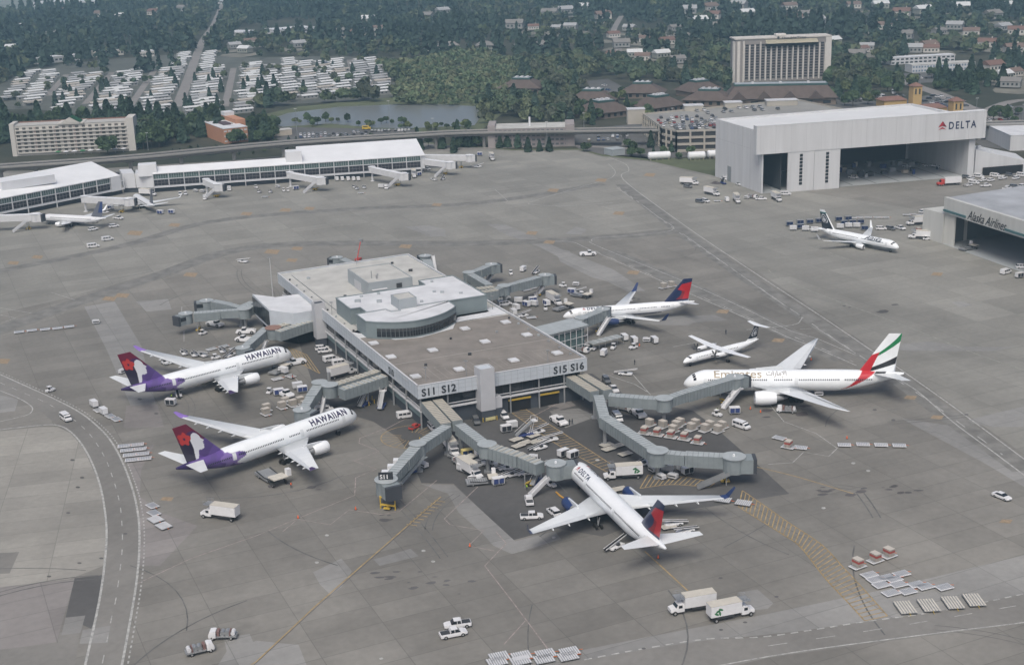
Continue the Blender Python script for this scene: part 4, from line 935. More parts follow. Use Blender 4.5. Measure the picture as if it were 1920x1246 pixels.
# 3/4: S15 S16 pair
r,o=jb_thing('long grey jet bridge reaching right to the jet with the striped tail',P(1146,739,7.6))
R3=P(1245,747,7.4); c3=P(1378,707,7.2)
tunnel(r,o,P(1090,700,8.1),P(1140,730,7.9),2.9,2.9,roof=JBB); tunnel(r,o,P(1142,739,7.8),R3,2.9,3.0); rotunda(r,o,R3,2.2,3.4); tunnel(r,o,R3,P(1285,733,7.4),2.7,2.7); tunnel(r,o,P(1285,733,7.5),P(1325,721,7.5),3.0,2.9); tunnel(r,o,P(1325,721,7.6),c3+Vector((0,0,.2)),3.3,3.1)
cab(r,o,c3,Vector((.9,.5,0)),4.6,3.0,3.4); leg(r,o,R3,4.5); leg(r,o,R3.lerp(c3,.86),4,'bogie',(c3-R3).xy.to_3d().normalized()); leg(r,o,P(1135,733,7.9),5); stairs(r,o,c3+Vector((.8,-2.2,0)),Vector((-.75,-.65,0)),4.4,1.6)
r,o=jb_thing('grey jet bridge running down to an empty stand, sloped stair at its free end',P(1125,747,7.6))
R4=P(1233,845,7.3); c4=P(1385,857,7.0)
tunnel(r,o,P(1068,703,8.1),P(1115,733,7.9),2.9,2.9,roof=JBB); tunnel(r,o,P(1122,740,7.9),P(1134,783,7.8),2.8,2.8); tunnel(r,o,P(1134,780,7.8),R4,3.2,3.1); rotunda(r,o,R4,2.4,3.6); tunnel(r,o,R4,P(1285,850,7.2),2.8,2.8); tunnel(r,o,P(1285,849,7.3),P(1358,853,7.2),3.1,3.1)
cab(r,o,P(1376,856,7.2),Vector((1,-.05,0)),5.2,4.0,3.8); leg(r,o,R4,4.4); leg(r,o,R4.lerp(c4,.84),4,'bogie',Vector((1,0,0))); leg(r,o,P(1134,783,7.8),5); leg(r,o,P(1115,733,8),5); stairs(r,o,P(1375,876,5),Vector((-.95,-.12,0)),3.6,1.2,STEEL,9)
# 5: walkway from the terminal's left side (S10) and its arm
r,o=jb_thing('grey jet bridge beside the nearer purple tailed jet, beige ribbed walkway behind it',P(620,722,7.5))
R5=P(599,717,7.4); c5=P(566,768,6.8)
tunnel(r,o,P(709,694,8.0),P(628,720,7.6),3.0,3.1,roof=JBB,crown=True); tunnel(r,o,P(722,703,8.0),P(640,729,7.6),3.0,3.1,crown=True); rotunda(r,o,P(618,722,7.5),2.2,3.4,name='junction'); rotunda(r,o,R5,2.1,3.3); tunnel(r,o,R5,P(583,741,7.1),3.0,2.8); tunnel(r,o,P(583,741,7.0),P(571,762,6.8),2.7,2.6)
cab(r,o,c5,Vector((.9,-.45,0)),4.4,3.4,3.3); leg(r,o,P(618,722),4.2); leg(r,o,R5.lerp(c5,.8),3.8,'bogie',(c5-R5).xy.to_3d().normalized()); stairs(r,o,R5.lerp(c5,.2)+Vector((2.3,0,0)),(c5-R5),4.2,.9)
# 6: walkway by the left stair tower
r,o=jb_thing('grey jet bridge sloping down behind the farther purple tailed jet',P(512,615,7.5))
c6=P(455,652,6.6); R6=P(500,613,7.3)
tunnel(r,o,P(585,593,8.0),P(520,612,7.6),3.0,3.2,roof=JBB,crown=True); tunnel(r,o,P(585,600,8.0),P(520,621,7.6),3.0,3.2,crown=True); rotunda(r,o,P(512,615,7.6),2.4,3.4,name='junction',roof=mat('rusty_roof',(.25,.15,.12),.8)); tunnel(r,o,R6,c6,2.8,2.7)
cab(r,o,c6,Vector((.7,-.7,0)),4.2,3.0,3.0); leg(r,o,P(512,617),4.2); leg(r,o,R6.lerp(c6,.8),3.6,'bogie',(c6-R6).xy.to_3d().normalized()); stairs(r,o,R6.lerp(c6,.3)+Vector((2,0,0)),(c6-R6),4,.9)
# 7/8: two bridges west of the wing
r,o=jb_thing('nearer of two dark grey jet bridges left of the white roofed wing',P(462,580,7.2)); R7=P(458,579,7.2); c7=P(348,588,7.0)
tunnel(r,o,P(474,571,7.5),R7,3,3); rotunda(r,o,R7,2.2,3.2); tunnel(r,o,R7,P(410,582,7.1),2.7,2.7); tunnel(r,o,P(412,582,7.2),P(363,586,7.1),3.0,3.0); cab(r,o,c7,Vector((-.6,-.7,0)),4.4,3.0,3.4); leg(r,o,R7,4.4); leg(r,o,P(370,585,7),4,'bogie',Vector((1,0,0)))
r,o=jb_thing('farther of two dark grey jet bridges left of the white roofed wing',P(452,575,7.2)); R8=P(451,575,7.2); c8=P(387,564,7.0)
tunnel(r,o,P(474,565,7.5),R8,3,3); tunnel(r,o,R8,P(428,569,7.1),2.7,2.7); tunnel(r,o,P(430,569,7.2),P(398,563,7.1),3.0,3.0); cab(r,o,c8,Vector((-.9,-.2,0)),4.4,3.0,3.4); leg(r,o,R8,4.4); leg(r,o,P(400,564,7),4,'bogie',Vector((1,0,0)))
# 9/10: right rear
r,o=jb_thing('green grey jet bridge pointing away at the right rear of the terminal',P(920,537,7.5)); R9=P(879,511,7.6); c9=P(921,496,7.4)
tunnel(r,o,P(895,541,7.8),P(926,537,7.6),3.4,3.2,roof=JBB,crown=True); tunnel(r,o,P(917,533,7.6),R9,3.0,3.0); rotunda(r,o,R9,2.1,3.2); tunnel(r,o,R9,P(897,505,7.5),2.8,2.8); tunnel(r,o,P(897,505,7.6),P(914,498,7.5),3.2,3.1); cab(r,o,c9,Vector((.9,.4,0)),4.2,2.4,3.4); leg(r,o,R9,4.5); leg(r,o,P(912,498,7.4),4,'bogie',Vector((1,0,0))); stairs(r,o,P(928,505,4.5),Vector((-.5,-.85,0)),4.4,1.2)
r,o=jb_thing('long green grey jet bridge reaching right toward the baggage carts',P(932,541,7.5)); R10=P(945,536,7.5); c10=P(1022,516,7.3)
tunnel(r,o,P(905,547,7.8),P(930,543,7.6),3.2,3.2,roof=JBB,crown=True); tunnel(r,o,P(928,541,7.6),R10,3.2,3.0); rotunda(r,o,R10,2.2,3.3); tunnel(r,o,R10,P(970,529,7.5),2.8,2.8); tunnel(r,o,P(970,529,7.6),P(1011,518,7.5),3.2,3.1); cab(r,o,c10,Vector((.95,.1,0)),4.4,2.6,3.5); leg(r,o,R10,4.5); leg(r,o,P(1008,519,7.4),4,'bogie',Vector((1,0,0))); stairs(r,o,P(1026,531,4),Vector((-.7,-.7,0)),4.2,1.2)
r,o=jb_thing('grey green jet bridge docked to the slim jet behind the annex',P(1095,588,7.2)); c11=P(1130,580,7.1)
tunnel(r,o,P(1080,603,7.6),P(1098,592,7.5),3,3); rotunda(r,o,P(1090,596,7.6),2.0,3.2); tunnel(r,o,P(1092,595,7.5),P(1124,582,7.4),3.3,3.3); cab(r,o,c11,Vector((.4,.9,0)),4.2,2.6,3.5); leg(r,o,P(1092,599,0),4.5); leg(r,o,P(1122,584,7.4),4,'bogie',Vector((1,0,0))); stairs(r,o,P(1142,596,4.6),Vector((-.6,-.8,0)),4.4,1.3)
r,o=jb_thing('short grey jet bridge end showing behind the white rear roof',P(636,484,7.2)); tunnel(r,o,P(664,494,7),P(641,484,7.2),3.2,3); cab(r,o,P(632,483,7.4),Vector((-.9,.3,0)),4.0,2.2,3.4); leg(r,o,P(640,484,7.2),4,'bogie',Vector((1,0,0)))
r,o=jb_thing('dark green jet bridge end with white stair behind the rear right roof corner',P(800,484,7.2)); tunnel(r,o,P(806,502,7),P(800,486,7.4),3.4,3.1); cab(r,o,P(797,480,7.4),Vector((-.5,.8,0)),4.2,2.2,3.4); leg(r,o,P(799,484,7.4),4,'bogie',Vector((0,1,0))); stairs(r,o,P(812,480,5),Vector((.15,-1,0)),4.8,1.2)
# ---------------- far concourse ----------------
CW=mat('concourse_white',(.62,.63,.65),.5,var=.06,scale=.15); CROOF=mat('concourse_roof',(.74,.75,.765),.45,var=.07,scale=.1); CGL=mat('concourse_glass',(.10,.15,.145),.25,var=.3,scale=.5); CDK=mat('concourse_dark_glass',(.035,.035,.045),.25,var=.3,scale=.5)
def concourse(name,label,A_,B_,secs,bay=8.0,blank=()):
    a=P(*A_);b=P(*B_); d=b-a; L_=d.length; deg=math.degrees(math.atan2(d.y,d.x)); F_=Fr((0,0),0)
    root=thing(name,label,'concourse',(a.x,a.y,0),math.radians(deg))
    for (u0,u1,vr,zr,vb) in secs:
        mb=MB(); mb.add([(u0,-.9,10.3),(u1,-.9,10.3),(u1,vr,zr),(u0,vr,zr),(u1,vb,10.5),(u0,vb,10.5),(u0,-.9,9.9),(u1,-.9,9.9),(u1,vr,zr-.5),(u0,vr,zr-.5),(u1,vb,9.9),(u0,vb,9.9)],[(0,1,2,3),(3,2,4,5),(0,6,7,1),(1,7,8,2),(2,8,10,4),(0,3,9,6),(3,5,11,9),(5,4,10,11)]); mb.build('roof',CROOF,root)
        mb=MB(); mb.add([(u0+.2,0,2.6),(u1-.2,0,2.6),(u1-.2,vb-1,2.6),(u0+.2,vb-1,2.6),(u0+.2,0,9.9),(u1-.2,0,9.9),(u1-.2,vb-1,9.9),(u0+.2,vb-1,9.9),(u0+.2,vr,zr-.6),(u1-.2,vr,zr-.6)],[(0,1,5,4),(1,2,6,9,5),(2,3,7,6),(3,0,4,8,7),(0,3,2,1)]); mb.build('wall',CW,root)
    n=int(L_/bay)
    for k in range(n+1):
        u=k*L_/n
        if any(a0-1<u<b0+1 for a0,b0 in blank): continue
        mb=MB(); mb.box(u-.16,u+.16,-.8,-.2,0 if k%2==0 else 2.4,10.2); mb.build('frame_post',CW,root)
    for k in range(n):
        u0,u1=k*L_/n+.3,(k+1)*L_/n-.3
        if any(a0<(u0+u1)/2<b0 for a0,b0 in blank): continue
        mb=MB(); mb.box(u0,u1,-.3,-.1,7.3,9.7)
        m_=MB()
        for i in range(1,6): x=u0+(u1-u0)*i/6; m_.box(x-.05,x+.05,-.38,-.3,7.3,9.7)
        w1=mb.build('upper_window',CGL,root); m_.build('mullion',CW,w1)
        mb=MB(); mb.box(u0,u1,-.3,-.1,3.6,6.7); w2=mb.build('window',CDK,root)
        m_=MB()
        for i in range(1,4): x=u0+(u1-u0)*i/4; m_.box(x-.04,x+.04,-.36,-.3,3.6,6.7)
        m_.box(u0,u1,-.36,-.3,5.2,5.28); m_.build('mullion',STEEL,w2)
    mb=MB(); mb.box(0,L_,-.75,-.02,2.5,3.2); mb.box(0,L_,-.55,-.02,6.85,7.15); mb.build('ledge',CW,root)
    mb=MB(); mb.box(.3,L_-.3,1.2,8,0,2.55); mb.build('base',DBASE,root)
    for (u0,u1) in blank:
        mb=MB(); mb.box(u0,u1,-.95,-.78,2.4,10.25); mb.build('blank_panel',CW,root)
    return root,deg
c3_,dg=concourse('concourse','longest white roofed concourse wing with dark window bands, far left beyond the apron',(290,361),(790,325),[(0,78,7.5,12.6,14),(78,146.5,27,15.2,34)])
for (u0,u1,z1,v1) in ((-7.5,2.5,15.0,9),(70.5,79.5,16.5,11)):
    mb=MB(); mb.box(u0,u1,-.2 if u0<0 else 1.0,v1,9 if u0>0 else 9,z1,0,1,.93,.8); mb.build('roof_box',[CW,CROOF],c3_)
c2_,dg2=concourse('concourse','white concourse wing at the left photo edge with a pitched roof and roof box',(-60,423),(233,363),[(0,88,24,15.5,30)],blank=[(82,88)])
mb=MB(); mb.prism([(25,8),(52,3),(52,16),(25,20)],12,16.3,0,1); mb.build('roof_box',[CW,CROOF],c2_)
k_=thing('link_block','blank white panelled block joining the two concourse wings','link block',tuple(P(260,361)),math.radians(dg))
mb=MB(); q0,q1,q2=P(233,362),P(256,361),P(291,361); o=Vector(k_.location)
def loc(p): v=p-o; a=-math.radians(dg); return (v.x*math.cos(a)-v.y*math.sin(a),v.x*math.sin(a)+v.y*math.cos(a))
A_,B_,C_=loc(q0),loc(q1),loc(q2); mb=MB(); mb.prism([A_,B_,(B_[0]-2,B_[1]+14),(A_[0]-2,A_[1]+14)],2.6,10.6); mb.build('block_panel',[CW],k_)
mb=MB(); mb.prism([(B_[0]+.3,B_[1]),C_,(C_[0],C_[1]+12),(B_[0]+.3,B_[1]+12)],2.6,10.2); mb.build('block_panel',[CW],k_); mb=MB(); mb.prism([(A_[0],A_[1]+1.5),(C_[0],C_[1]+1.5),(C_[0],C_[1]+10),(A_[0],A_[1]+10)],0,2.6); mb.build('base',DBASE,k_)
# white bridges of the concourse
def wjb(label,pts,cabdir,st=True):
    a=P(*pts[0]); r=thing('jet_bridge',label,'jet bridge',(a.x,a.y,0),0,'white jet bridges of the far concourse'); o=Vector(r.location)
    rotunda(r,o,a,1.8,3.0,JBW,CROOF); b=P(*pts[1]); tunnel(r,o,a,b,3.0,3.0,JBW,CROOF,ribs=4); cab(r,o,b,cabdir,4.2,2.6,3.6,JBW,CROOF); leg(r,o,a,4.4,mat_=JBW); leg(r,o,a.lerp(b,.82),4.2,'bogie',(b-a).xy.to_3d().normalized())
    if st: stairs(r,o,a.lerp(b,.85)+Vector((-.5,-2,0)),Vector((-.75,-.65,0)),4.2,1.2,JBW,7)
wjb('white jet bridge reaching the small jet at the left photo edge',[(-25,404,7.8),(66,401,7.3)],Vector((1,-.1,0)))
wjb('white jet bridge reaching the small jet seen from behind',[(158,368,7.8),(240,372,7.3)],Vector((1,0,0)),False)
wjb('leftmost free white jet bridge, under the concourse roof box bend',[(386,336,7.8),(408,345,7.3)],Vector((1,-.2,0)))
wjb('second free white jet bridge, below the middle roof box',[(543,323,7.8),(600,333,7.3)],Vector((1,-.1,0)))
wjb('third free white jet bridge, right of the middle roof box',[(697,313,7.8),(755,325,7.3)],Vector((1,-.1,0)))
wjb('nearer white jet bridge off the right end of the concourse',[(790,297,7.8),(843,304,7.3)],Vector((1,0,0)))
wjb('farther white jet bridge off the right end of the concourse',[(790,290,7.8),(880,291,7.3)],Vector((1,0,0)),False)
# ---------------- large hangar ----------------
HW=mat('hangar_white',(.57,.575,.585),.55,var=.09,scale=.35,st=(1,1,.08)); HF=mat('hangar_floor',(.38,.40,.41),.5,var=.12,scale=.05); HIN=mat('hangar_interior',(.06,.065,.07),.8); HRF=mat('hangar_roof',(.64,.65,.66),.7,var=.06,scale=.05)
H=Fr(P(1428,363),13.0)
hr=thing('hangar','huge white hangar with wide dark opening and red triangle logo lettering','hangar',tuple(H(0,0)),H.a)
mb=MB(); mb.prism([(0,.6),(.8,.6),(-3.2,51),(-4.2,51)],0,30.4); mb.prism([(-4.2,50.4),(-4.2,51.2),(112,58.8),(112,58)],0,30.4); mb.prism([(113.5,.6),(117,.6),(113,58),(112,58)],0,30.4); mb.build('wall',[HW],hr)
mb=MB(); mb.prism([(0.8,2.6),(116.5,2.6),(112.5,57.9),(-3.3,50.6)],28.6,29.4); mb.build('roof',[HRF],hr)
mb=MB(); mb.box(-4,121,-1.6,2.4,19.8,33.6); hd_=mb.build('header',[HW],hr); mb=MB(); mb.box(-4.1,121.1,-1.7,2.5,33.6,33.9); mb.build('parapet_cap',HRF,hd_)
mb=MB(); mb.box(0,12.2,.0,.5,0,.05); mb.prism([(.9,.8),(113,.8),(110,57),(-2.5,50)],.05,.09); mb.build('floor',[HF],hr)
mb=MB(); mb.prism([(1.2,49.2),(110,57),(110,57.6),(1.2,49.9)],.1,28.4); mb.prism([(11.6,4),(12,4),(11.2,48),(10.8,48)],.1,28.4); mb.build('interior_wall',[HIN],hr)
for u0,u1 in ((13,27),(27.15,41)):
    mb=MB(); mb.box(u0,u1,-1.4,-.6,0,19.9); d_=mb.build('sliding_door',[HW],hr)
    for k in range(9): m_=MB(); m_.box((u0+u1)/2-.8,(u0+u1)/2+.8,-1.5,-1.38,3.2+k*1.75,4.6+k*1.75); m_.build('window',GLASS,d_)
mb=MB(); mb.prism([(-3.1,40),(-2.6,33),(-2.75,33),(-3.25,40)],0,8); mb.build('side_door',[mat('grey_door',(.25,.27,.28),.6)],hr)
for k in range(6): m_=MB(); u=20+k*17; m_.box(u,u+.6,.9,50,28.0,28.5); m_.build('roof_truss',HIN,hr)
for k in range(40):
    m_=MB(); u=random.uniform(44,110); v=random.uniform(16,49); s_=random.uniform(.8,3.6); m_.box(u,u+s_,v,v+s_*.7,.1,.1+random.uniform(1,2.6)); m_.build('equipment_crate',random.choice([STEEL,DARK,DARK,STEEL,BLUE,TAN]),hr)
for k in range(5): m_=MB(); u=50+k*13; m_.box(u,u+.5,2,34,.092,.1); m_.build('floor_groove',DARK,hr)
for k in range(10): m_=MB(); u=10+k*11; m_.box(u-.5,u+.5,8+7*(k%3),9+7*(k%3),29.4,30.0+.3*(k%2)); m_.build('roof_vent',STEEL,hr)
sm=mat('cladding_seam',(.40,.405,.42),.7)
for k in range(16): m_=MB(); u=-2+k*8.1; m_.box(u,u+.09,-1.63,-1.6,19.9,33.5); m_.build('wall_seam',sm,hr)
for k in range(6): m_=MB(); f=k/6+.08; m_.prism([(-4.25*f-.03,51*f),(-4.25*f-.03,51*f+.12),(-4.25*f+.04,51*f+.12),(-4.25*f+.04,51*f)],0,30.3); m_.build('wall_seam',sm,hr)
m_=MB(); m_.prism([(-1.0,12),(-4.2,51),(-4.14,51),(-.9,12)],20.5,20.62); m_.build('wall_seam',sm,hr)
t=text_obj('DELTA',5.2,'hangar_lettering',DLT,hr,bold=.11,space=1.35); w_=max(v.co.x for v in t.data.vertices); kx=15.6/w_; warp(t,lambda x,y:Vector((99.8+x*kx,-1.72,25.6+y)))
for tri,m in ((((0,.30),(.5,1.0),(.5,.46)),DLR),(((.5,.46),(.5,1.0),(1,.30)),mat('emblem_dark_red',(.22,.012,.03),.5)),(((0,.0),(.5,.34),(1,.0),(.5,.16)),DLR)):
    mb=MB(); mb.add([(94.0+u*4.8,-1.72,25.4+v*4.6) for u,v in tri],[tuple(range(len(tri)))]); mb.build('emblem',m,hr)
# annex on the right of the hangar
an2=thing('hangar_annex','low white sloping annex against the right end of the huge hangar','annex',tuple(H(121,2)),H.a)
mb=MB(); mb.prism([(-3,-1),(26,-2),(30,14),(-3,26)],0,lambda p:6.0+(7.5 if p[0]<0 else 0)+(1 if p[1]>5 else 0)); mb.build('wall',[HW],an2)
for k in range(6): m_=MB(); m_.box(1+k*3.5,3+k*3.5,4+k%2*3,6+k%2*3,9-k*.5,14.4-k*1.45); m_.build('skylight',HRF,an2)
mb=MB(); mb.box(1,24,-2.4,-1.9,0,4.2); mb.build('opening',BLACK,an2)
# ---------------- hangar at the right edge ----------------
A0=P(1793,462); K=Fr(A0,-72.6)
kr=thing('hangar','beige grey hangar at the right edge with script lettering over its opening','hangar',tuple(K(0,0)),K.a)
KW=mat('hangar_beige',(.52,.52,.495),.6,var=.09,scale=.35,st=(1,1,.08)); KR=mat('grey_roof',(.36,.375,.40),.8,var=.25,scale=.07)
mb=MB(); mb.box(-7,90,-2.2,-.6,13,19.6); mb.build('header',[KW],kr)
mb=MB(); mb.prism([(-7,-.6),(90,-.6),(90,52),(-15,52)],18.4,19.3); mb.build('roof',[KR],kr)
mb=MB(); mb.prism([(-7,-.5),(-6.4,-.5),(-14.4,52),(-15,52)],0,18.4); mb.prism([(-15,51.5),(90,51.5),(90,52.2),(-15,52.2)],0,18.4); mb.box(66,90,-.6,0,0,13); mb.build('wall',[KW],kr)
mb=MB(); mb.prism([(-6.3,-2.3),(90,-2.3),(90,51),(-14,51)],.04,.08); mb.build('floor',[HF],kr)
mb=MB(); mb.prism([(-6.2,1),(-5.9,1),(-13.6,50),(-13.9,50)],.1,18.3); mb.prism([(-13,50.4),(89,50.4),(89,51),(-13,51)],.1,18.3); mb.build('interior_wall',[mat('hangar_inside_grey',(.13,.145,.15),.8)],kr)
mb=MB()
for k in range(9): mb.prism([(-6.6+k*.72,-1.6),(-6.24+k*.72,-1.1),(-5.88+k*.72,-1.6),(-5.88+k*.72,-.9),(-6.24+k*.72,-.5),(-6.6+k*.72,-.9)],0,13)
mb.build('folding_door',[KW],kr)
mb=MB(); mb.box(-6.8,8,-2.75,-2.2,13.9,14.7); mb.box(33,90,-2.75,-2.2,13.9,14.7); mb.build('green_trim',mat('teal_trim',(.06,.14,.15),.4),kr)
mb=MB(); mb.prism([(-19,-3.6),(-7.05,-2.0),(-7.05,10),(-19,12)],0,12.6); mb.build('side_block',[KW],kr)
t=text_obj('Alaska Airlines',5.4,'hangar_lettering',CHAR,kr,shear=.55,bold=.04); w_=max(v.co.x for v in t.data.vertices); kx=24.5/w_; warp(t,lambda x,y:Vector((9+x*kx,-2.35,13.6+y)))
# ---------------- vegetation ----------------
def leafmat(name,attr=False,c=(.05,.075,.035)):
    m=bpy.data.materials.new(name); m.use_nodes=True; N=m.node_tree.nodes; L=m.node_tree.links; b=N['Principled BSDF']; b.inputs['Roughness'].default_value=.75; b.inputs['Specular IOR Level'].default_value=.2
    hs=N.new('ShaderNodeHueSaturation')
    if attr: at=N.new('ShaderNodeVertexColor'); at.layer_name='Col'; L.new(at.outputs[0],hs.inputs['Color'])
    else:
        hs.inputs['Color'].default_value=(*c,1)
    g=N.new('ShaderNodeNewGeometry'); no=N.new('ShaderNodeTexNoise'); no.inputs['Scale'].default_value=.16; no.inputs['Detail'].default_value=3; L.new(g.outputs['Position'],no.inputs['Vector'])
    mr=N.new('ShaderNodeMapRange'); mr.inputs[1].default_value=.32; mr.inputs[2].default_value=.68; mr.inputs[3].default_value=.72; mr.inputs[4].default_value=1.25; L.new(no.outputs[0],mr.inputs[0])
    oi=N.new('ShaderNodeObjectInfo'); m2=N.new('ShaderNodeMapRange'); m2.inputs[3].default_value=.7; m2.inputs[4].default_value=1.35; L.new(oi.outputs['Random'],m2.inputs[0])
    mu=N.new('ShaderNodeMath'); mu.operation='MULTIPLY'; L.new(mr.outputs[0],mu.inputs[0]); L.new(m2.outputs[0],mu.inputs[1]); L.new(mu.outputs[0],hs.inputs['Value']); L.new(hs.outputs[0],b.inputs['Base Color']); return m
LEAF=leafmat('broadleaf_foliage',c=(.060,.092,.046)); CONI=leafmat('conifer_foliage',c=(.036,.062,.040)); LIGHTL=leafmat('light_foliage',c=(.11,.135,.06)); MIXL=leafmat('woodland_foliage',True); BARK=mat('bark',(.09,.07,.055),.9)
def crown(kind,r,h,n,g):
    "n leaf clumps as quads; unit in metres, base at 0"
    if kind=='c':
        t=g.random(n)**.85; z=h*(.10+.90*t); rad=r*(1-t)**.85*(.45+.6*g.random(n))+.15; a=g.random(n)*6.283
        c=np.stack([rad*np.cos(a),rad*np.sin(a),z],1); nm=np.stack([np.cos(a),np.sin(a),.7+0*a],1)+g.normal(0,.35,(n,3)); s=(.16*r+.10*r*(1-t))*1.9*(.7+.6*g.random(n))
    else:
        k=7; lc=g.normal(0,1,(k,3)); lc/=np.linalg.norm(lc,axis=1)[:,None]; lc=lc*np.array([.5*r,.5*r,.26*h])*g.random((k,1))**.4+np.array([0,0,.62*h]); lr=r*(.42+.25*g.random(k))
        i=g.integers(0,k,n); d=g.normal(0,1,(n,3)); d/=np.linalg.norm(d,axis=1)[:,None]; d[:,2]=np.abs(d[:,2])*.9-.15
        c=lc[i]+d*(lr[i]*(.8+.35*g.random(n)))[:,None]; nm=d+g.normal(0,.45,(n,3)); s=r*.30*(.6+.8*g.random(n))
        c[:,2]=np.maximum(c[:,2],h*.12)
    nm/=np.linalg.norm(nm,axis=1)[:,None]; u=np.cross(nm,g.normal(0,1,(n,3))); u/=np.linalg.norm(u,axis=1)[:,None]; v=np.cross(nm,u)
    q=np.stack([c-u*s[:,None]-v*s[:,None]*.6,c+u*s[:,None]*.8-v*s[:,None],c+u*s[:,None]+v*s[:,None]*.7,c-u*s[:,None]*.7+v*s[:,None]],1)
    return q.reshape(-1,3)
def quadmesh(name,V,cols=None):
    n=len(V); me=bpy.data.meshes.new(name); me.vertices.add(n); me.vertices.foreach_set('co',V.astype(np.float32).ravel())
    me.loops.add(n); me.loops.foreach_set('vertex_index',np.arange(n,dtype=np.int32)); me.polygons.add(n//4); me.polygons.foreach_set('loop_start',np.arange(0,n,4,dtype=np.int32))
    try: me.polygons.foreach_set('loop_total',np.full(n//4,4,dtype=np.int32))
    except Exception: pass
    if cols is not None:
        c=me.color_attributes.new('Col','FLOAT_COLOR','POINT'); a=np.ones((n,4),dtype=np.float32); a[:,:3]=cols; c.data.foreach_set('color',a.ravel())
    me.update(calc_edges=True); return me
TP=[]
for k in range(9):
    kind='c' if k<4 else 'b'; g_=np.random.default_rng(40+k)
    me=quadmesh('crown',crown(kind,4.2 if kind=='c' else 5.2,17 if kind=='c' else 11,420 if kind=='c' else 520,g_)); me.materials.append(CONI if kind=='c' else (LIGHTL if k==8 else LEAF))
    tb_=MB(); tb_.cyl((0,0,0),(0,0,(13 if kind=='c' else 6)),.42,.08,n=7)
    if kind=='b':
        for j in range(4): a=j*1.6+k; tb_.cyl((0,0,3.2),(2.2*math.cos(a),2.2*math.sin(a),7),.2,.06,n=5)
    tm=bpy.data.meshes.new('trunk'); tm.from_pydata(tb_.v,[],tb_.f); tm.materials.append(BARK); TP.append((kind,me,tm))
def tree(p,kind,s,label,group,idx=None):
    cand=[t for t in range(9) if TP[t][0]==kind and not (t==8 and idx!=8)]; k=idx if idx is not None else random.choice(cand)
    r=thing('conifer_tree' if kind=='c' else 'broadleaf_tree',label,'tree',(p.x,p.y,0),random.random()*6.28,group); r.scale=(s*random.uniform(.85,1.15),s*random.uniform(.85,1.15),s*random.uniform(.85,1.2))
    for nm,me in (('crown',TP[k][1]),('trunk',TP[k][2])): o=bpy.data.objects.new(nm,me); COL.objects.link(o); o.parent=r
    return r
TREEN=0
def grove(poly,n,kinds,smin,smax,label_c,label_b,group,avoid=()):
    global TREEN
    xs=[p[0] for p in poly]; ys=[p[1] for p in poly]; k=0; tries=0
    pts=[]
    while k<n and tries<n*40:
        tries+=1; x=random.uniform(min(xs),max(xs)); y=random.uniform(min(ys),max(ys))
        if not inpoly(x,y,poly) or any(inpoly(x,y,a) for a in avoid): continue
        kd=random.choice(kinds); p=P(x,y); 
        if any((p-q).length<4.2 for q in pts): continue
        pts.append(p); tree(p,kd[0],random.uniform(smin,smax),label_c if kd[0]=='c' else label_b,group+(', conifers' if kd[0]=='c' else ', broadleaf'),8 if kd=='l' else None); k+=1; TREEN+=1
# individual trees near enough to be told apart
T1=lambda x,y,k,s,l: tree(P(x,y),k[0],s,l,None,8 if k=='l' else None)
T1(203,290,'b',1.25,'big round tree in front of the cream balcony hotel')
for x,y,s,l in [(1030,284,.5,'small conifer right of the others along the apron edge'),(1012,284,.42,'second small conifer from the right along the apron edge'),(990,285,.5,'third small conifer from the right at the apron edge')]: T1(x,y,'c',s,l)
grove([(835,270),(975,270),(975,287),(835,287)],12,['c','c','b'],.35,.55,'small dark conifer in the row behind the curved apron edge','small bushy tree in the row behind the curved apron edge','trees behind the curved apron edge')
grove([(255,238),(400,236),(480,238),(520,246),(500,262),(420,262),(410,250),(300,280),(258,285)],56,['c','b','b'],.75,1.15,'dark conifer in the grove between the cream hotel and orange building','leafy tree in the grove between the cream hotel and orange building','grove between cream hotel and orange building')
grove([(-20,236),(260,234),(262,250),(140,252),(20,262),(-10,290),(-30,290)],46,['c','b','c'],.8,1.2,'dark conifer in the belt behind the cream hotel','leafy tree in the belt behind the cream hotel','tree belt behind the cream hotel')
grove([(425,263),(520,258),(520,268),(425,272)],10,['b','c'],.55,.8,'dark conifer at the foot of the orange building','leafy tree at the foot of the orange building','trees below the orange building')
grove([(520,226),(780,232),(890,236),(900,246),(760,245),(720,240),(620,240),(520,238)],34,['b','b','l'],.22,.5,'','bushy tree on the near shore of the pond','near shore trees of the pond')
grove([(640,285),(760,275),(900,262),(930,275),(800,283),(790,287)],16,['b','c'],.4,.7,'small conifer behind the concourse and under the guideway','small leafy tree behind the concourse and under the guideway','trees under the guideway')
grove([(1090,282),(1200,272),(1330,285),(1330,300),(1200,296),(1100,290)],14,['b','c'],.3,.55,'small conifer between the garage and the apron','small bush like tree between the garage and the apron','trees before the garage')
grove([(1060,185),(1190,175),(1250,205),(1195,235),(1110,238),(1060,225)],30,['b','l','b','c'],.45,.8,'dark conifer among the brown lodges with green roof boxes','leafy tree among the brown lodges with green roof boxes','trees among the brown lodges')
grove([(1560,130),(1720,150),(1700,190),(1640,200),(1540,200),(1545,160)],34,['b','b','c','l'],.6,1.0,'dark conifer right of the hotel tower above the hangar roof','leafy tree right of the hotel tower above the hangar roof','trees right of the hotel tower')
grove([(1730,146),(1850,140),(1890,160),(1840,178),(1760,172)],30,['c','c','b'],.6,.9,'dark conifer in the hedge below the white motel','leafy tree in the hedge below the white motel','trees below the white motel')
grove([(1850,215),(1910,212),(1920,240),(1860,245)],7,['b','c'],.4,.7,'small conifer by the road right of the hangar','small leafy tree by the road right of the hangar','trees right of the hangar')
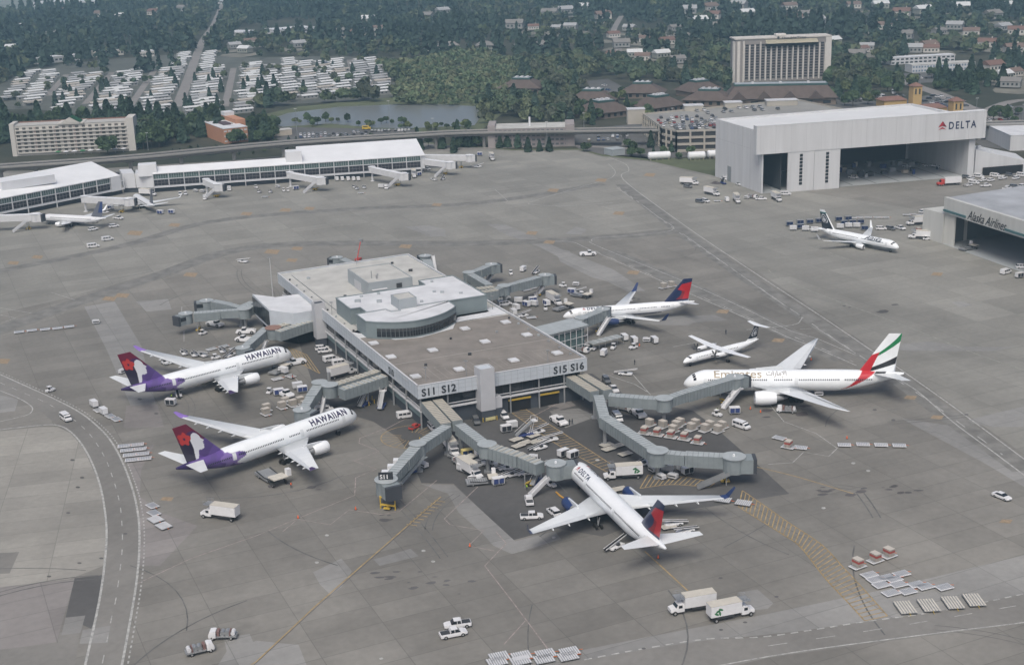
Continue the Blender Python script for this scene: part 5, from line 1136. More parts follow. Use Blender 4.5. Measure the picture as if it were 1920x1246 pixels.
# ---------------- masks for the woodland mass ----------------
def wp(poly): return [(p.x,p.y) for p in pxs(poly)]
PARK=[(-30,175),(20,148),(60,126),(200,112),(330,102),(480,108),(640,105),(735,112),(742,182),(640,190),(540,196),(470,200),(400,220),(340,223),(230,223),(140,214),(60,204),(-30,207)]
LAKE=[(500,226),(540,212),(640,200),(742,196),(820,196),(890,199),(905,215),(890,235),(760,241),(700,240),(620,232),(530,238)]
MARSH=[(700,120),(780,112),(900,105),(960,118),(975,160),(950,205),(900,200),(745,198),(740,150)]
LOT1=[(520,238),(620,240),(780,243),(800,262),(640,276),(520,262)]
CLEAR=[LAKE,[(1060,255),(1085,185),(1180,162),(1360,160),(1370,205),(1200,255)],[(940,190),(1020,190),(1010,170),(950,168)],[(-60,203),(60,203),(180,202),(270,212),(470,204),(520,205),(520,234),(-60,238)],[(-90,-30),(230,-30),(205,14),(110,20),(-90,27)],LOT1,[(500,205),(560,195),(640,194),(742,190),(890,193),(908,222),(895,262),(520,262)],[(1060,240),(1200,190),(1560,175),(1950,150),(1990,320),(1060,330)],[(410,205),(500,205),(500,275),(410,275)],[(-60,225),(262,215),(262,300),(-60,320)],[(1368,145),(1560,142),(1560,190),(1368,200)],
 [(1660,108),(1850,106),(1860,160),(1690,160)],[(1600,118),(1630,116),(1700,142),(1760,160),(1860,205),(1830,215),(1740,180),(1660,150)],[(785,84),(1035,78),(1035,97),(785,104)],[(500,40),(600,38),(600,68),(500,72)],[(450,52),(485,50),(485,72),(450,72)],[(1090,150),(1190,150),(1190,190),(1090,190)],
 [(1140,60),(1175,55),(1185,100),(1160,108)],[(0,96),(10,96),(0,90)]]
ROADS=[([(333,200),(352,150),(370,100),(383,72),(400,48),(415,14),(425,-10)],9),([(1605,112),(1640,133),(1700,156),(1760,176),(1850,215),(1960,235)],11),([(1840,212),(1900,190),(1990,185)],9),([(1148,120),(1160,90),(1150,60),(1165,30)],7),([(1320,35),(1345,45),(1360,55),(1390,60)],6)]
hp=[(1030,35),(1060,30),(1095,22),(1130,40),(1150,75),(1165,90),(1180,62),(1190,108),(1210,80),(1250,85),(1265,62),(1290,30),(1310,50),(1330,25),(1335,40),(1350,60),(1385,20),(1400,35),(1480,22),(1490,45),(1510,38),(1530,50),(1560,85),(1600,20),(1615,100),(1605,112),(1625,95),(1650,20),(1655,60),(1690,35),(1695,78),(1712,100),(1730,30),(1740,95),(1745,100),(1760,70),(1790,60),(1800,25),(1820,72),(1850,90),(1860,40),(1880,62),(1890,22),(1900,100),(1905,70),(800,40),(830,30),(690,48),(710,62),(660,70),(640,68),(560,90),(230,40),(190,35),(85,65),(100,75),(30,60),(20,95),(120,30),(290,32),(345,25),(440,92),(460,100),(470,85),(1000,60),(965,58),(1045,62),(1240,110),(1205,115),(1150,110),(1270,120),(1070,60),(1880,150),(1900,145),(1860,135),(1895,165)]
def inpv(X,Y,poly):
    c=np.zeros(len(X),bool); n=len(poly); j=n-1
    for i in range(n):
        xi,yi=poly[i]; xj,yj=poly[j]
        if yi!=yj: c^=((yi>Y)!=(yj>Y))&(X<(xj-xi)*(Y-yi)/(yj-yi)+xi)
        j=i
    return c
# ground cover sheets
def gsheet(name,poly,z,m,kind='structure'):
    q=pxs(poly); a=sum(q[i].x*q[(i+1)%len(q)].y-q[(i+1)%len(q)].x*q[i].y for i in range(len(q)))
    if a<0: q=q[::-1]
    mb=MB(); mb.add([(p.x,p.y,z) for p in q],[tuple(range(len(q)))]); return tag(mb.build(name,m),kind=kind)
wm=mat('lake_water',(.17,.18,.175),.3,var=.05,scale=.02,bump=.02,spec=.6)
GRASS=mat('bank_grass',(.10,.115,.06),.9,var=.3,scale=.05); DIRT=mat('park_ground',(.10,.105,.09),.9,var=.25,scale=.05); BRUSHG=mat('marsh_ground',(.07,.085,.05),.9,var=.35,scale=.03)
gsheet('bank',[(488,216),(560,200),(660,190),(742,182),(900,185),(940,215),(900,246),(700,248),(500,243)],.03,GRASS); gsheet('lake',LAKE,.08,wm)
gsheet('far_plain',[(-300,-60),(300,-60),(205,14),(110,20),(-90,27),(-300,20)],.03,mat('plain_pale',(.20,.22,.20),.9,var=.3,scale=.01)); gsheet('park_ground',PARK,.03,DIRT); gsheet('marsh_ground',MARSH,.02,BRUSHG); gsheet('parking_lot',LOT1,.04,LOT)
gsheet('city_lot',[(1060,262),(1110,240),(1200,232),(1345,238),(1345,292),(1215,298),(1130,290),(1085,279)],.05,LOT)
gsheet('parking_lot',[(1600,215),(1740,178),(1850,205),(1990,190),(1990,290),(1840,275),(1780,225)],.04,LOT)
gsheet('parking_lot',[(1690,138),(1840,134),(1852,150),(1720,156)],.05,LOT); gsheet('parking_lot',[(1540,168),(1640,190),(1720,195),(1690,215),(1560,205)],.05,LOT)
gsheet('parking_lot',[(1100,152),(1140,148),(1180,170),(1120,190)],.05,LOT)
gsheet('verge',[(800,267),(960,280),(1085,279),(1130,290),(1345,300),(1345,330),(1345,331),(1215,301),(1130,293),(1085,281),(960,282),(800,269)],.05,GRASS)
mb=MB()
for pts,w_ in ROADS: ribbon(mb,cat_rom(pxs(pts),5),w_,.07)
for a,b in [((88,180),(125,140)),((160,195),(210,136)),((243,200),(290,132)),((422,200),(438,128)),((670,160),(655,112)),((700,175),(690,150)),((607,180),(612,160))]: ribbon(mb,pxs([a,b]),6,.06)
ribbon(mb,pxs([(800,283),(960,276),(1080,273),(1200,280)]),6,.08)
tag(mb.build('road',mat('pale_road',(.23,.215,.205),.9,var=.12,scale=.05)),kind='structure')
# woodland mass: leaf clumps grown as tree shaped clusters, one object
def build_wood(name,X,Y,kindp,hs,nq,seed,colf,label=None):
    g=np.random.default_rng(seed); lib={'c':[crown('c',3.6,15,nq,g) for _ in range(5)],'b':[crown('b',5,10,nq,g) for _ in range(6)]}
    V=[];C=[]
    for x,y in zip(X,Y):
        k='c' if g.random()<kindp(x,y) else 'b'; m=lib[k][g.integers(len(lib[k]))]; a=g.random()*6.283; s=hs(x,y)*(.65+.6*g.random()); ca,sa=math.cos(a)*s,math.sin(a)*s
        v=np.stack([m[:,0]*ca-m[:,1]*sa+x,m[:,0]*sa+m[:,1]*ca+y,m[:,2]*s*(.85+.35*g.random())],1); V.append(v.astype(np.float32)); c=np.array(colf(k,x,y,g)); C.append(np.tile(c.astype(np.float32),(len(v),1)))
    me=quadmesh(name,np.concatenate(V),np.concatenate(C)); me.materials.append(MIXL); o=bpy.data.objects.new(name,me); COL.objects.link(o); tag(o,kind='stuff'); return o
def scatter(y0,y1,step):
    xs=[];ys=[]; y=y0
    while y<y1:
        hw=.40*y+60; n=int(2*hw/step); X=np.linspace(-hw,hw,n)+rng.normal(0,step*.4,n); xs.append(X); ys.append(y+rng.normal(0,step*.4,n)); y+=step
    return np.concatenate(xs),np.concatenate(ys)
def keep(X,Y):
    k=np.ones(len(X),bool)
    for c in CLEAR: k&=~inpv(X,Y,wp(c))
    pk=inpv(X,Y,wp(PARK)); k&=~(pk&(rng.random(len(X))>.13)); k&=~inpv(X,Y,wp(MARSH))
    for pts,w_ in ROADS:
        q=cat_rom(pxs(pts),4)
        for a,b in zip(q,q[1:]):
            L2=(b.x-a.x)**2+(b.y-a.y)**2; t=np.clip(((X-a.x)*(b.x-a.x)+(Y-a.y)*(b.y-a.y))/L2,0,1); k&=np.hypot(X-a.x-t*(b.x-a.x),Y-a.y-t*(b.y-a.y))>w_*.5+3
    # houses stand in clearings that open toward the airport
    for i,(hx,hy) in enumerate(hp):
        p=P(hx,hy); L_=80 if i%3 else 45; k&=~((np.abs(X-p.x)<12)&(Y<p.y+12)&(Y>p.y-L_))
    f=np.sin(X*.021+1.3)*np.cos(Y*.013+.4)+.6*np.sin(X*.05+Y*.03); right=(X>40)&(Y>1150)
    k&=~((f>.85)&(rng.random(len(X))<.75)); k&=~(right&(f>.15)&(rng.random(len(X))<.5)); return k
def col_w(k,x,y,g):
    b=(.030,.050,.038) if k=='c' else [(.060,.082,.048),(.070,.092,.052),(.092,.108,.062),(.068,.078,.054),(.052,.078,.05)][g.integers(5)]
    return np.array(b)*(.85+.3*g.random())
YARD=mat('yard_ground',(.19,.18,.15),.95,var=.35,scale=.08); yb=MB()
for i,(hx,hy) in enumerate(hp):
    p=P(hx,hy); z=.03+.0005*i; n=9; rr=[(p.x+math.cos(t*6.283/n)*random.uniform(14,26),p.y-14+math.sin(t*6.283/n)*random.uniform(18,36),z) for t in range(n)]; yb.add(rr,[tuple(range(n))])
tag(yb.build('yards',YARD),kind='structure')
X,Y=scatter(905,1320,10.0); m_=keep(X,Y)&((np.abs(X)>0)); X,Y=X[m_],Y[m_]
cn=lambda x,y: math.sin(x*.017+y*.006)+math.sin(x*.009-y*.015+2)+.5*math.sin(x*.04+y*.03)
kp=lambda x,y: (.08 if -120<x<140 and y<1400 else (.85 if cn(x,y)>.45 else .15))
PW=wp(PARK)
build_wood('woodland',X,Y,kp,lambda x,y:.62 if inpoly(x,y,PW) else 1.0,150,3,col_w)
X,Y=scatter(1320,3300,15.5); m_=keep(X,Y); X,Y=X[m_],Y[m_]; build_wood('far_woodland',X,Y,lambda x,y:.9 if cn(x,y)>.1 else .15,lambda x,y:1.2+.25*max(-1,min(1,cn(x,y))),44,4,col_w)
# marsh brush: low bushes
q=wp(MARSH); g_=np.random.default_rng(9); xs=g_.uniform(min(a for a,b in q),max(a for a,b in q),2600); ys=g_.uniform(min(b for a,b in q),max(b for a,b in q),2600); m_=inpv(xs,ys,q)
build_wood('marsh_brush',xs[m_],ys[m_],lambda x,y:0,lambda x,y:.55+.25*math.sin(x*.05)*math.cos(y*.03),70,5,lambda k,x,y,g:np.array([(.11,.14,.08),(.13,.145,.085),(.08,.115,.065)][g.integers(3)])*(.8+.4*g.random()))
E1=wp([(262,292),(290,290),(530,270),(780,252),(800,266),(640,284),(300,300)]); xs=g_.uniform(-260,0,700); ys=g_.uniform(740,900,700); m_=inpv(xs,ys,E1); build_wood('ground_shrubs',xs[m_],ys[m_],lambda x,y:.2,lambda x,y:.32,40,6,col_w)
# ---------------- far cars (single mesh each) ----------------
CARM={}
def carmesh(c,van=False):
    k=(c,van)
    if k in CARM: return CARM[k]
    mb=MB(); h=.95 if not van else 1.2
    mb.prism([(-2.2,-.88),(2.25,-.88),(2.25,.88),(-2.2,.88)],.32,h,0)
    if van: mb.box(-2.2,1.5,-.84,.84,h,2.05,0,None,.97,.92); mb.box(1.0,1.58,-.8,.8,1.3,1.85,1); mb.box(-1.8,.8,-.86,.86,1.35,1.8,1)
    else: mb.box(-1.7,1.2,-.8,.8,h,1.45,1,0,.72,.86)
    for x in (-1.35,1.4):
        for y in (-.85,.85): mb.cyl((x,y-.1,.33),(x,y+.1,.33),.33,n=8,mi=2)
    me=bpy.data.meshes.new('car'); me.from_pydata(mb.v,[],mb.f)
    cols={'white':(.72,.72,.74),'silver':(.38,.39,.41),'grey':(.14,.145,.15),'black':(.03,.03,.035),'red':(.30,.04,.04),'blue':(.05,.09,.2),'yellow':(.6,.42,.05),'green':(.05,.12,.09),'tan':(.35,.31,.24)}
    for m in (mat('car_paint_'+c,cols[c],.3,coat=.5),GLASS,TYRE): me.materials.append(m)
    me.polygons.foreach_set('material_index',mb.m); CARM[k]=me; return me
def fcar(x,y,h,c,label,group,z=0,van=False,s=1.0):
    p=P(x,y,z); o=bpy.data.objects.new('parked_car' if not van else 'parked_van',carmesh(c,van)); COL.objects.link(o); o.location=(p.x,p.y,z+.06); o.rotation_euler=(0,0,h); o.scale=(s,s,s)
    return tag(o,label,'car' if not van else 'van',group)
def rc(): return random.choices(['white','silver','grey','black','red','blue','tan'],[5,5,4,4,1,1.2,.8])[0]
LOTN=0
def lot(A_,B_,rows,n,where,z=0,fill=.8,hdg=None,grp=None):
    "cars in rows between px line A (near) and px line B (far)"
    a0,a1=P(*A_[0],z),P(*A_[1],z); b0,b1=P(*B_[0],z),P(*B_[1],z); d=(a1-a0); h=math.atan2(d.y,d.x)+math.pi/2 if hdg is None else hdg
    for r in range(rows):
        t=r/max(rows-1,1); s0=a0.lerp(b0,t); s1=a1.lerp(b1,t)
        for k in range(n):
            if random.random()>fill: continue
            p=s0.lerp(s1,(k+.5)/n); c=rc(); o=bpy.data.objects.new('parked_car',carmesh(c)); COL.objects.link(o); o.location=(p.x,p.y,z+.06); o.rotation_euler=(0,0,h+random.choice((0,math.pi))+random.uniform(-.05,.05)); tag(o,f'{c} car parked {where}','car',f'{c} cars {where}')
# ---------------- guideway ----------------
GWM=mat('guideway_concrete',(.22,.215,.205),.85,var=.12,scale=.08); RAILM=mat('rail_grey',(.30,.295,.285),.7)
gp=cat_rom([P(x,y,10.2) for x,y in [(-60,318),(0,310),(243,293),(530,266),(773,251),(907,245),(1280,240),(1342,240),(1600,234),(1838,230),(1990,226)]],6)
gw=thing('elevated_guideway','long elevated concrete rail guideway crossing behind the concourse, apron and hangar','guideway',tuple(gp[20].xy.to_3d())); _g=Vector(gw.location)
def gb(mb,n,m): mb.v=[tuple(Vector(v)-_g) for v in mb.v]; return mb.build(n,m,gw)
def ribbon3(mb,pts,w_,z0,z1,off=0,mi=0):
    R_=[]
    for i,p in enumerate(pts):
        d=(pts[min(i+1,len(pts)-1)]-pts[max(i-1,0)]).normalized(); n=Vector((-d.y,d.x,0)); l=p+n*(off+w_/2); r=p+n*(off-w_/2); R_.append([Vector((r.x,r.y,z0)),Vector((l.x,l.y,z0)),Vector((l.x,l.y,z1)),Vector((r.x,r.y,z1))])
    mb.loft(R_,mi)
mb=MB(); ribbon3(mb,gp,9.5,9.0,9.6); ribbon3(mb,gp,5.5,7.4,8.99); gb(mb,'deck',GWM)
mb=MB(); ribbon3(mb,gp,.3,9.61,10.5,4.6); ribbon3(mb,gp,.3,9.61,10.5,-4.6); gb(mb,'parapet',RAILM)
for o_ in (-2.9,-1.5,1.5,2.9): mb=MB(); ribbon3(mb,gp,.16,9.61,9.85,o_); gb(mb,'rail',DARK)
for i in range(2,len(gp)-1,2):
    p=gp[i]; mb=MB(); mb.cyl((p.x,p.y,0),(p.x,p.y,7.4),1.1,n=10); mb.box(p.x-2.5,p.x+2.5,p.y-1,p.y+1,6.6,7.38); gb(mb,'column',GWM)
# ---------------- buildings beyond ----------------
def box_building(name,label,cat,pa,pb,depth,h,wall,roof,z0=0,rows=0,cols=0,wm_=None,roofh=0,group=None,parapet=True,wh=.45,ww=.6,extra=None,rowgap=None,over=0):
    a,b=P(*pa),P(*pb); d=b-a; L_=d.length; r=thing(name,label,cat,(a.x,a.y,0),math.atan2(d.y,d.x),group)
    mb=MB(); mb.box(0,L_,0,depth,z0,h); mb.build('wall',[wall],r)
    mb=MB()
    if roofh: 
        o=over; mb.add([(-o,-o,h),(L_+o,-o,h),(L_+o,depth+o,h),(-o,depth+o,h),(depth*.3,depth/2,h+roofh),(L_-depth*.3,depth/2,h+roofh)],[(0,1,5,4),(1,2,5),(2,3,4,5),(3,0,4),(0,3,2,1)])
    else: mb.box(-.15,L_+.15,-.15,depth+.15,h+.002,h+.35)
    mb.build('roof',roof,r)
    if rows:
        rc_=[]
        for i in range(rows):
            for k in range(cols):
                x0=L_*(k+.5-ww/2)/cols; z=z0+(h-z0)*(i+.5-wh/2)/rows; rc_.append((x0,-.06,x0+L_*ww/cols,-.06,z,z+(h-z0)*wh/rows))
        windows(r,rc_,wm_ or GLASS)
    return r,L_
CRM=mat('cream_stucco',(.52,.50,.465),.8,var=.05,scale=.2); PKM=mat('pinkish_stucco',(.40,.33,.30),.8,var=.05,scale=.2); TILE=mat('red_tile',(.21,.115,.09),.8,var=.2,scale=1); ORW=mat('orange_stucco',(.45,.225,.135),.8,var=.06,scale=.3); BRN=mat('brown_shingle',(.105,.08,.07),.85,var=.2,scale=.3); BRW=mat('brown_wall',(.20,.16,.13),.85,var=.1,scale=.3); TEAL=mat('teal_roof_edge',(.04,.09,.085),.6); OFG=mat('office_grey',(.30,.27,.265),.8,var=.07,scale=.2); GAR=mat('garage_concrete',(.40,.375,.33),.85,var=.1,scale=.1); GART=mat('garage_deck',(.27,.265,.25),.85,var=.15,scale=.06)
# cream hotel
r,L_=box_building('hotel','cream seven storey hotel with balconies and small pediment, left of the round tree','hotel',(28,293),(250,282),14,18.6,CRM,mat('cream_roof',(.42,.41,.39),.8))
rc_=[]
for k in range(17):
    x=2.2+k*(L_-4.4)/17; w1=(L_-4.4)/17
    for i in range(7):
        z=1.6+i*2.35; rc_.append((x+w1*.12,-.08,x+w1*.62,-.08,z+.6,z+1.9))
windows(r,rc_,mat('balcony_recess',(.10,.095,.09),.8))
for i in range(7): z=1.6+i*2.35; mb=MB(); mb.box(2.4,L_-2.6,-1.1,-.05,z-.12,z+.55); mb.build('balcony_row',[CRM],r)
for k in (3,6,9,13): x=2.2+k*(L_-4.4)/17; mb=MB(); mb.box(x-.55,x+.35,-.5,-.09,1.5,17.6); mb.build('pink_band',PKM,r)
mb=MB(); mb.box(-1,1.8,-.8,13,0,20.2); mb.build('end_tower',CRM,r); mb=MB(); mb.box(L_-2.5,L_+2,-1.0,14.5,0,21); mb.build('end_tower',CRM,r)
mb=MB(); c_=L_*.5; mb.prism([(c_-8,-1.2),(c_+8,-1.2),(c_+8,13),(c_-8,13)],18.6,19.4); mb.add([(c_-6,-1.3,19.4),(c_+6,-1.3,19.4),(c_,-1.3,23),(c_-6,9,19.4),(c_+6,9,19.4),(c_,9,23)],[(0,1,2),(5,4,3),(0,2,5,3)]); mb.build('pediment',CRM,r)
mb=MB(); mb.add([(c_+6.2,-1.5,19.4),(c_,-1.5,23.1),(c_,9.2,23.1),(c_+6.2,9.2,19.4)],[(0,1,2,3),(3,2,1,0)]); mb.build('green_roof',GREEN,r)
mb=MB(); mb.box(2,L_-3,13.0,14.2,18.7,19.6); mb.build('tile_edge',TILE,r)
for k in range(9): mb=MB(); x=26+k*5; mb.box(x,x+3.2,-7,-3,2.2,2.8,0,0,.4,.4); mb.cyl((x+1.6,-5,0),(x+1.6,-5,2.2),.1,n=5); mb.build('terrace_canopy',[WHITE2 if k%3 else GREEN],r)
# tall hotel tower
r,L_=box_building('hotel_tower','tall fourteen storey hotel slab with white vertical ribs and rooftop sign','hotel',(1378,156),(1556,149),18,38.5,mat('tower_wall',(.27,.25,.24),.8),mat('tower_roof',(.50,.47,.43),.8))
RBM=mat('tower_rib',(.62,.59,.55),.7); nb=15; x0=7; x1=L_-5
rc_=[]
for k in range(nb):
    a=x0+(x1-x0)*(k+.22)/nb; b=x0+(x1-x0)*(k+.80)/nb
    for i in range(13): rc_.append((a,-.1,b,-.1,3.2+i*2.45,4.9+i*2.45))
windows(r,rc_,mat('tower_window',(.035,.033,.038),.4))
for k in range(nb+1): x=x0+(x1-x0)*k/nb; mb=MB(); mb.box(x-(.5 if k%3 else .35),x+(.5 if k%3 else .35),-1.6 if k%3==0 else -.7,-.05,1.5,36.5 if 3<=k<=11 else 33.5); mb.build('rib',RBM,r)
mb=MB(); mb.cyl((2.6,4,0),(2.6,4,37.2),4.2,n=18); mb.box(6.0,7.2,-.6,-.02,0,37.5); mb.box(L_-4.5,L_+.1,-.8,17.9,0,38.4); mb.build('round_stair',RBM,r); mb=MB(); mb.box(-1.0,L_+.3,-.6,18.3,38.9,39.9); mb.build('crown_band',mat('crown_band_white',(.56,.53,.49),.7),r)
mb=MB(); mb.add([(24,-4.0,35.2),(66,-4.0,35.2),(66,0,37.8),(24,0,37.8),(24,-4,34.7),(66,-4,34.7)],[(0,1,2,3),(4,5,1,0),(3,2,1,0)]); mb.build('restaurant_canopy',mat('canopy_cream',(.62,.58,.46),.6),r)
mb=MB(); mb.box(24,66,-2.6,-.1,32.2,34.6); mb.build('restaurant_glass',GLASS,r); mb=MB(); mb.box(34,42,5,12,40.4,42.2); mb.build('roof_plant',RBM,r)
t=text_obj('DoubleTree',3.1,'hotel_sign',CHAR,r,bold=.06); w_=max(v.co.x for v in t.data.vertices); warp(t,lambda x,y:Vector((37+x*20/w_,-1.0,38.3+y*.8)))
mb=MB(); mb.cyl((34.3,-1.0,39.5),(34.3,-1.15,39.5),1.0,n=10); mb.build('sign_emblem',CHAR,r)
r.scale=(1,1,.88)
# orange building
r,L_=box_building('office_building','small orange building with bright white roof by the guideway','building',(421,270),(466,265),42,9.5,ORW,ROOFW,rows=3,cols=6,wm_=WHITE2,wh=.3,ww=.7)
mb=MB(); mb.box(14,20.5,16,46,0,12.5); mb.build('stair_block',ORW,r); mb=MB(); mb.box(13.9,20.6,38,46.1,12.5,14.9); mb.build('block_roof',ROOFW,r); mb=MB(); mb.box(5,10,14,26,9.9,11); mb.build('roof_plant',mat('dark_purple_unit',(.09,.06,.07),.8),r)
# grey office behind the guideway
r,L_=box_building('office_building','pinkish grey office with pale roof behind the guideway, centre','building',(917,277),(1076,273),20,11.2,OFG,ROOFC,rows=4,cols=18,wh=.4,ww=.62,wm_=mat('office_window',(.10,.11,.12),.4))
mb=MB(); mb.box(-.5,4,-.6,20,0,13.4); mb.build('end_block',[OFG],r); mb=MB(); mb.box(L_-5,L_+.5,-.6,20,0,13.0); mb.build('end_block',[OFG],r); mb=MB(); mb.cyl((25,8,11.4),(25,8,17),.6,n=8); mb.build('flue',WHITE,r)
box_building('storehouse','low cream store by the pond parking lot','building',(517,256),(548,253),7,3.6,TAN,ROOFC)
# garage
r=thing('parking_garage','tan multi level parking garage with cars on its open roof, left of the hangar','garage',tuple(P(1250,275))); o=Vector(r.location)
top=[P(1205,215,12),P(1240,240,12),P(1268,247,12),P(1400,243,12),P(1600,210,12),P(1495,188,12)]
q=[p-o for p in top]; mb=MB(); mb.prism(q,11.6,12.0); mb.build('roof_deck',[GART],r)
cg=sum(q,Vector((0,0,0)))/len(q)
for k,z in enumerate((0,3.8,7.7)):
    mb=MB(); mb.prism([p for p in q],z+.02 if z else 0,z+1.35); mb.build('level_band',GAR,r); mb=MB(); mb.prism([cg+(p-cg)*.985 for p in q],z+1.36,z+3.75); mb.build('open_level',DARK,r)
for i in range(3):
    a,b=q[i],q[i+1]; n=max(3,int((b-a).length/7))
    for k in range(n+1): p=a.lerp(b,k/n); mb=MB(); mb.box(p.x-.5,p.x+.5,p.y-.5,p.y+.5,0,12); mb.build('pier',GAR,r)
mb=MB(); ring(mb,q,12.0,12.9,.3); mb.build('parapet',GAR,r)
for x,y,w_ in ((1300,207,12),(1374,201,11),(1465,197,20),(1192,214,11)):
    p=P(x,y,12)-o; mb=MB(); mb.box(p.x-w_/2,p.x+w_/2,p.y-3,p.y+5,6,15.2); mb.build('stair_head',GAR,r); mb=MB(); mb.box(p.x-w_/2-.3,p.x+w_/2+.3,p.y-3.3,p.y+5.3,15.2,15.6); mb.build('head_roof',WHITE2,r)
lot([(1240,237),(1340,234)],[(1225,222),(1350,218)],4,13,'on the garage roof',12.1,.72)
lot([(1290,215),(1480,204)],[(1300,209),(1470,199)],2,13,'near the back of the garage roof',12.1,.45)
lot([(1265,243),(1342,240)],[(1262,239),(1342,236)],2,11,'at the front of the garage roof',12.1,.8)
# lots
lot([(560,263),(690,255)],[(560,254),(690,248)],3,17,'in the lot between the guideway and the pond',0,.72); lot([(695,247),(770,245)],[(695,246),(770,244)],1,12,'along the pond edge of the lot',0,.95)
fcar(687,243,.1,'yellow','yellow van at the pond end of the parking lot',None,van=True,s=1.3)
lot([(1110,187),(1150,178)],[(1115,176),(1135,160)],3,6,'in the small lot behind the brown lodges',0,.6)
lot([(1100,264),(1180,262)],[(1100,258),(1180,256)],2,9,'under the guideway by the garage',0,.5)
lot([(1560,192),(1640,190)],[(1580,183),(1700,181)],3,10,'in the lot below the hotel tower',0,.6)
lot([(1700,142),(1830,139)],[(1705,148),(1830,145)],2,14,'in front of the white motel',0,.6); lot([(1730,190),(1800,205)],[(1745,180),(1830,196)],3,9,'by the yellow tower',0,.6)
lot([(1840,235),(1910,232)],[(1840,210),(1910,200)],5,7,'in the lot right of the hangar',0,.55); lot([(1845,262),(1900,262)],[(1845,250),(1900,250)],3,6,'under the guideway right of the hangar',0,.7)
for k,(x,y) in enumerate([(1640,135),(1655,141),(1682,151),(1705,160),(1722,164),(1765,181),(1620,126),(1790,190)]): fcar(x,y,hd(x,y,30,13),rc(),'car driving on the diagonal road above the hangar','cars on the diagonal road')
fcar(1652,186,hd(1652,186,10,2),'white','white shuttle van in the lot above the hangar roof',None,van=True,s=1.8); fcar(1675,176,hd(1675,176,5,6),'white','white van on the lane above the hangar roof',None,van=True,s=1.5)
# brown lodges with teal roof boxes
def lodge(pc,w_,d_,rot,label,h=4.2,rh=5.5,long=False):
    c=P(*pc); r=thing('lodge',label,'lodge',(c.x,c.y,0),rot,'brown lodges around the hotel tower')
    mb=MB(); mb.box(-w_/2,w_/2,-d_/2,d_/2,0,h); mb.build('wall',[BRW],r)
    mb=MB(); o=1.6; tw,td=w_*.42,d_*.42
    if long: tw=w_*.86
    mb.box(-w_/2-o,w_/2+o,-d_/2-o,d_/2+o,h+.01,h+rh,0,0,tw/(w_+2*o),td/(d_+2*o)); rf=mb.build('roof',[BRN],r)
    mb=MB(); mb.box(-tw/2-.3,tw/2+.3,-td/2-.3,td/2+.3,h+rh,h+rh+1.3); mb.build('roof_edge',TEAL,rf); mb=MB(); mb.box(-tw/2+.5,tw/2-.5,-td/2+.5,td/2-.5,h+rh+1.31,h+rh+1.45); mb.build('roof_top',PENTL,rf)
    for k in range(3): mb=MB(); x=(-.3+.3*k)*tw; mb.box(x-.9,x+.9,-td*.2,td*.15,h+rh+1.46,h+rh+2.3); mb.build('roof_unit',WHITE2,rf)
    for k in range(6): x=-w_/2+w_*(k+.3)/6; mb=MB(); mb.box(x,x+w_*.07,-d_/2-.08,-d_/2-.01,1,3.2); mb.build('window',GLASS,r)
    return r
for a in [((1130,218),30,24,.5,'brown shingle lodge with teal roof box, nearest the grey office and guideway'),((1112,196),34,20,-.3,'brown shingle lodge with teal roof box, behind the nearest lodge'),((1234,208),28,22,.6,'brown shingle lodge left of the garage stair tower'),((1205,182),32,18,-.25,'brown shingle lodge behind the one left of the garage'),((1330,196),34,20,-.35,'brown shingle lodge behind the garage roof'),((1310,178),28,20,.5,'brown shingle lodge with pale roof well, left of the hotel tower foot'),((980,172),34,24,-.3,'lone brown lodge with teal roof among trees above the pond')]: lodge(a[0],a[1],a[2],a[3],a[4],rh=6)
r=lodge((1462,193),76,26,hd(1462,193,60,-1),'long dark brown lodge with three gables below the hotel tower',5,8,True)
for k in range(4): x=-30+k*18; mb=MB(); mb.add([(x-6,-15.4,4.5),(x+6,-15.4,4.5),(x,-15.4,10),(x,-8,10)],[(0,1,2),(1,3,2),(0,2,3)]); mb.build('gable',BRN,r)
# yellow towers
YW=mat('yellow_stucco',(.50,.345,.15),.8)
for (x,y,w_,h,l) in ((1715,199,6.5,14,'yellow bell tower with arched openings behind the hangar roof'),(1791,214,7,9,'smaller yellow tower above the right end of the hangar roof')):
    p=P(x,y); r=thing('bell_tower',l,'tower',(p.x,p.y,0),.2); mb=MB(); mb.box(-w_/2,w_/2,-w_/2,w_/2,0,h); mb.build('wall',YW,r); mb=MB(); mb.box(-w_/2-.8,w_/2+.8,-w_/2-.8,w_/2+.8,h+.01,h+2.4,0,0,.1,.1); mb.build('roof',TILE,r)
    for k in (-1,1): mb=MB(); mb.box(k*w_*.22-.6,k*w_*.22+.6,-w_/2-.1,-w_/2-.01,h-5.5,h-2.2); mb.cyl((k*w_*.22,-w_/2-.1,h-2.2),(k*w_*.22,-w_/2-.01,h-2.2),.6,n=10); mb.build('arched_opening',DARK,r)
    mb=MB(); mb.box(-22,-5,2,14,0,4.5); mb.build('side_wing',YW,r); mb=MB(); mb.box(-23,-4.5,1.2,15,4.51,6.6,0,0,.6,.2); mb.build('wing_roof',TILE,r)
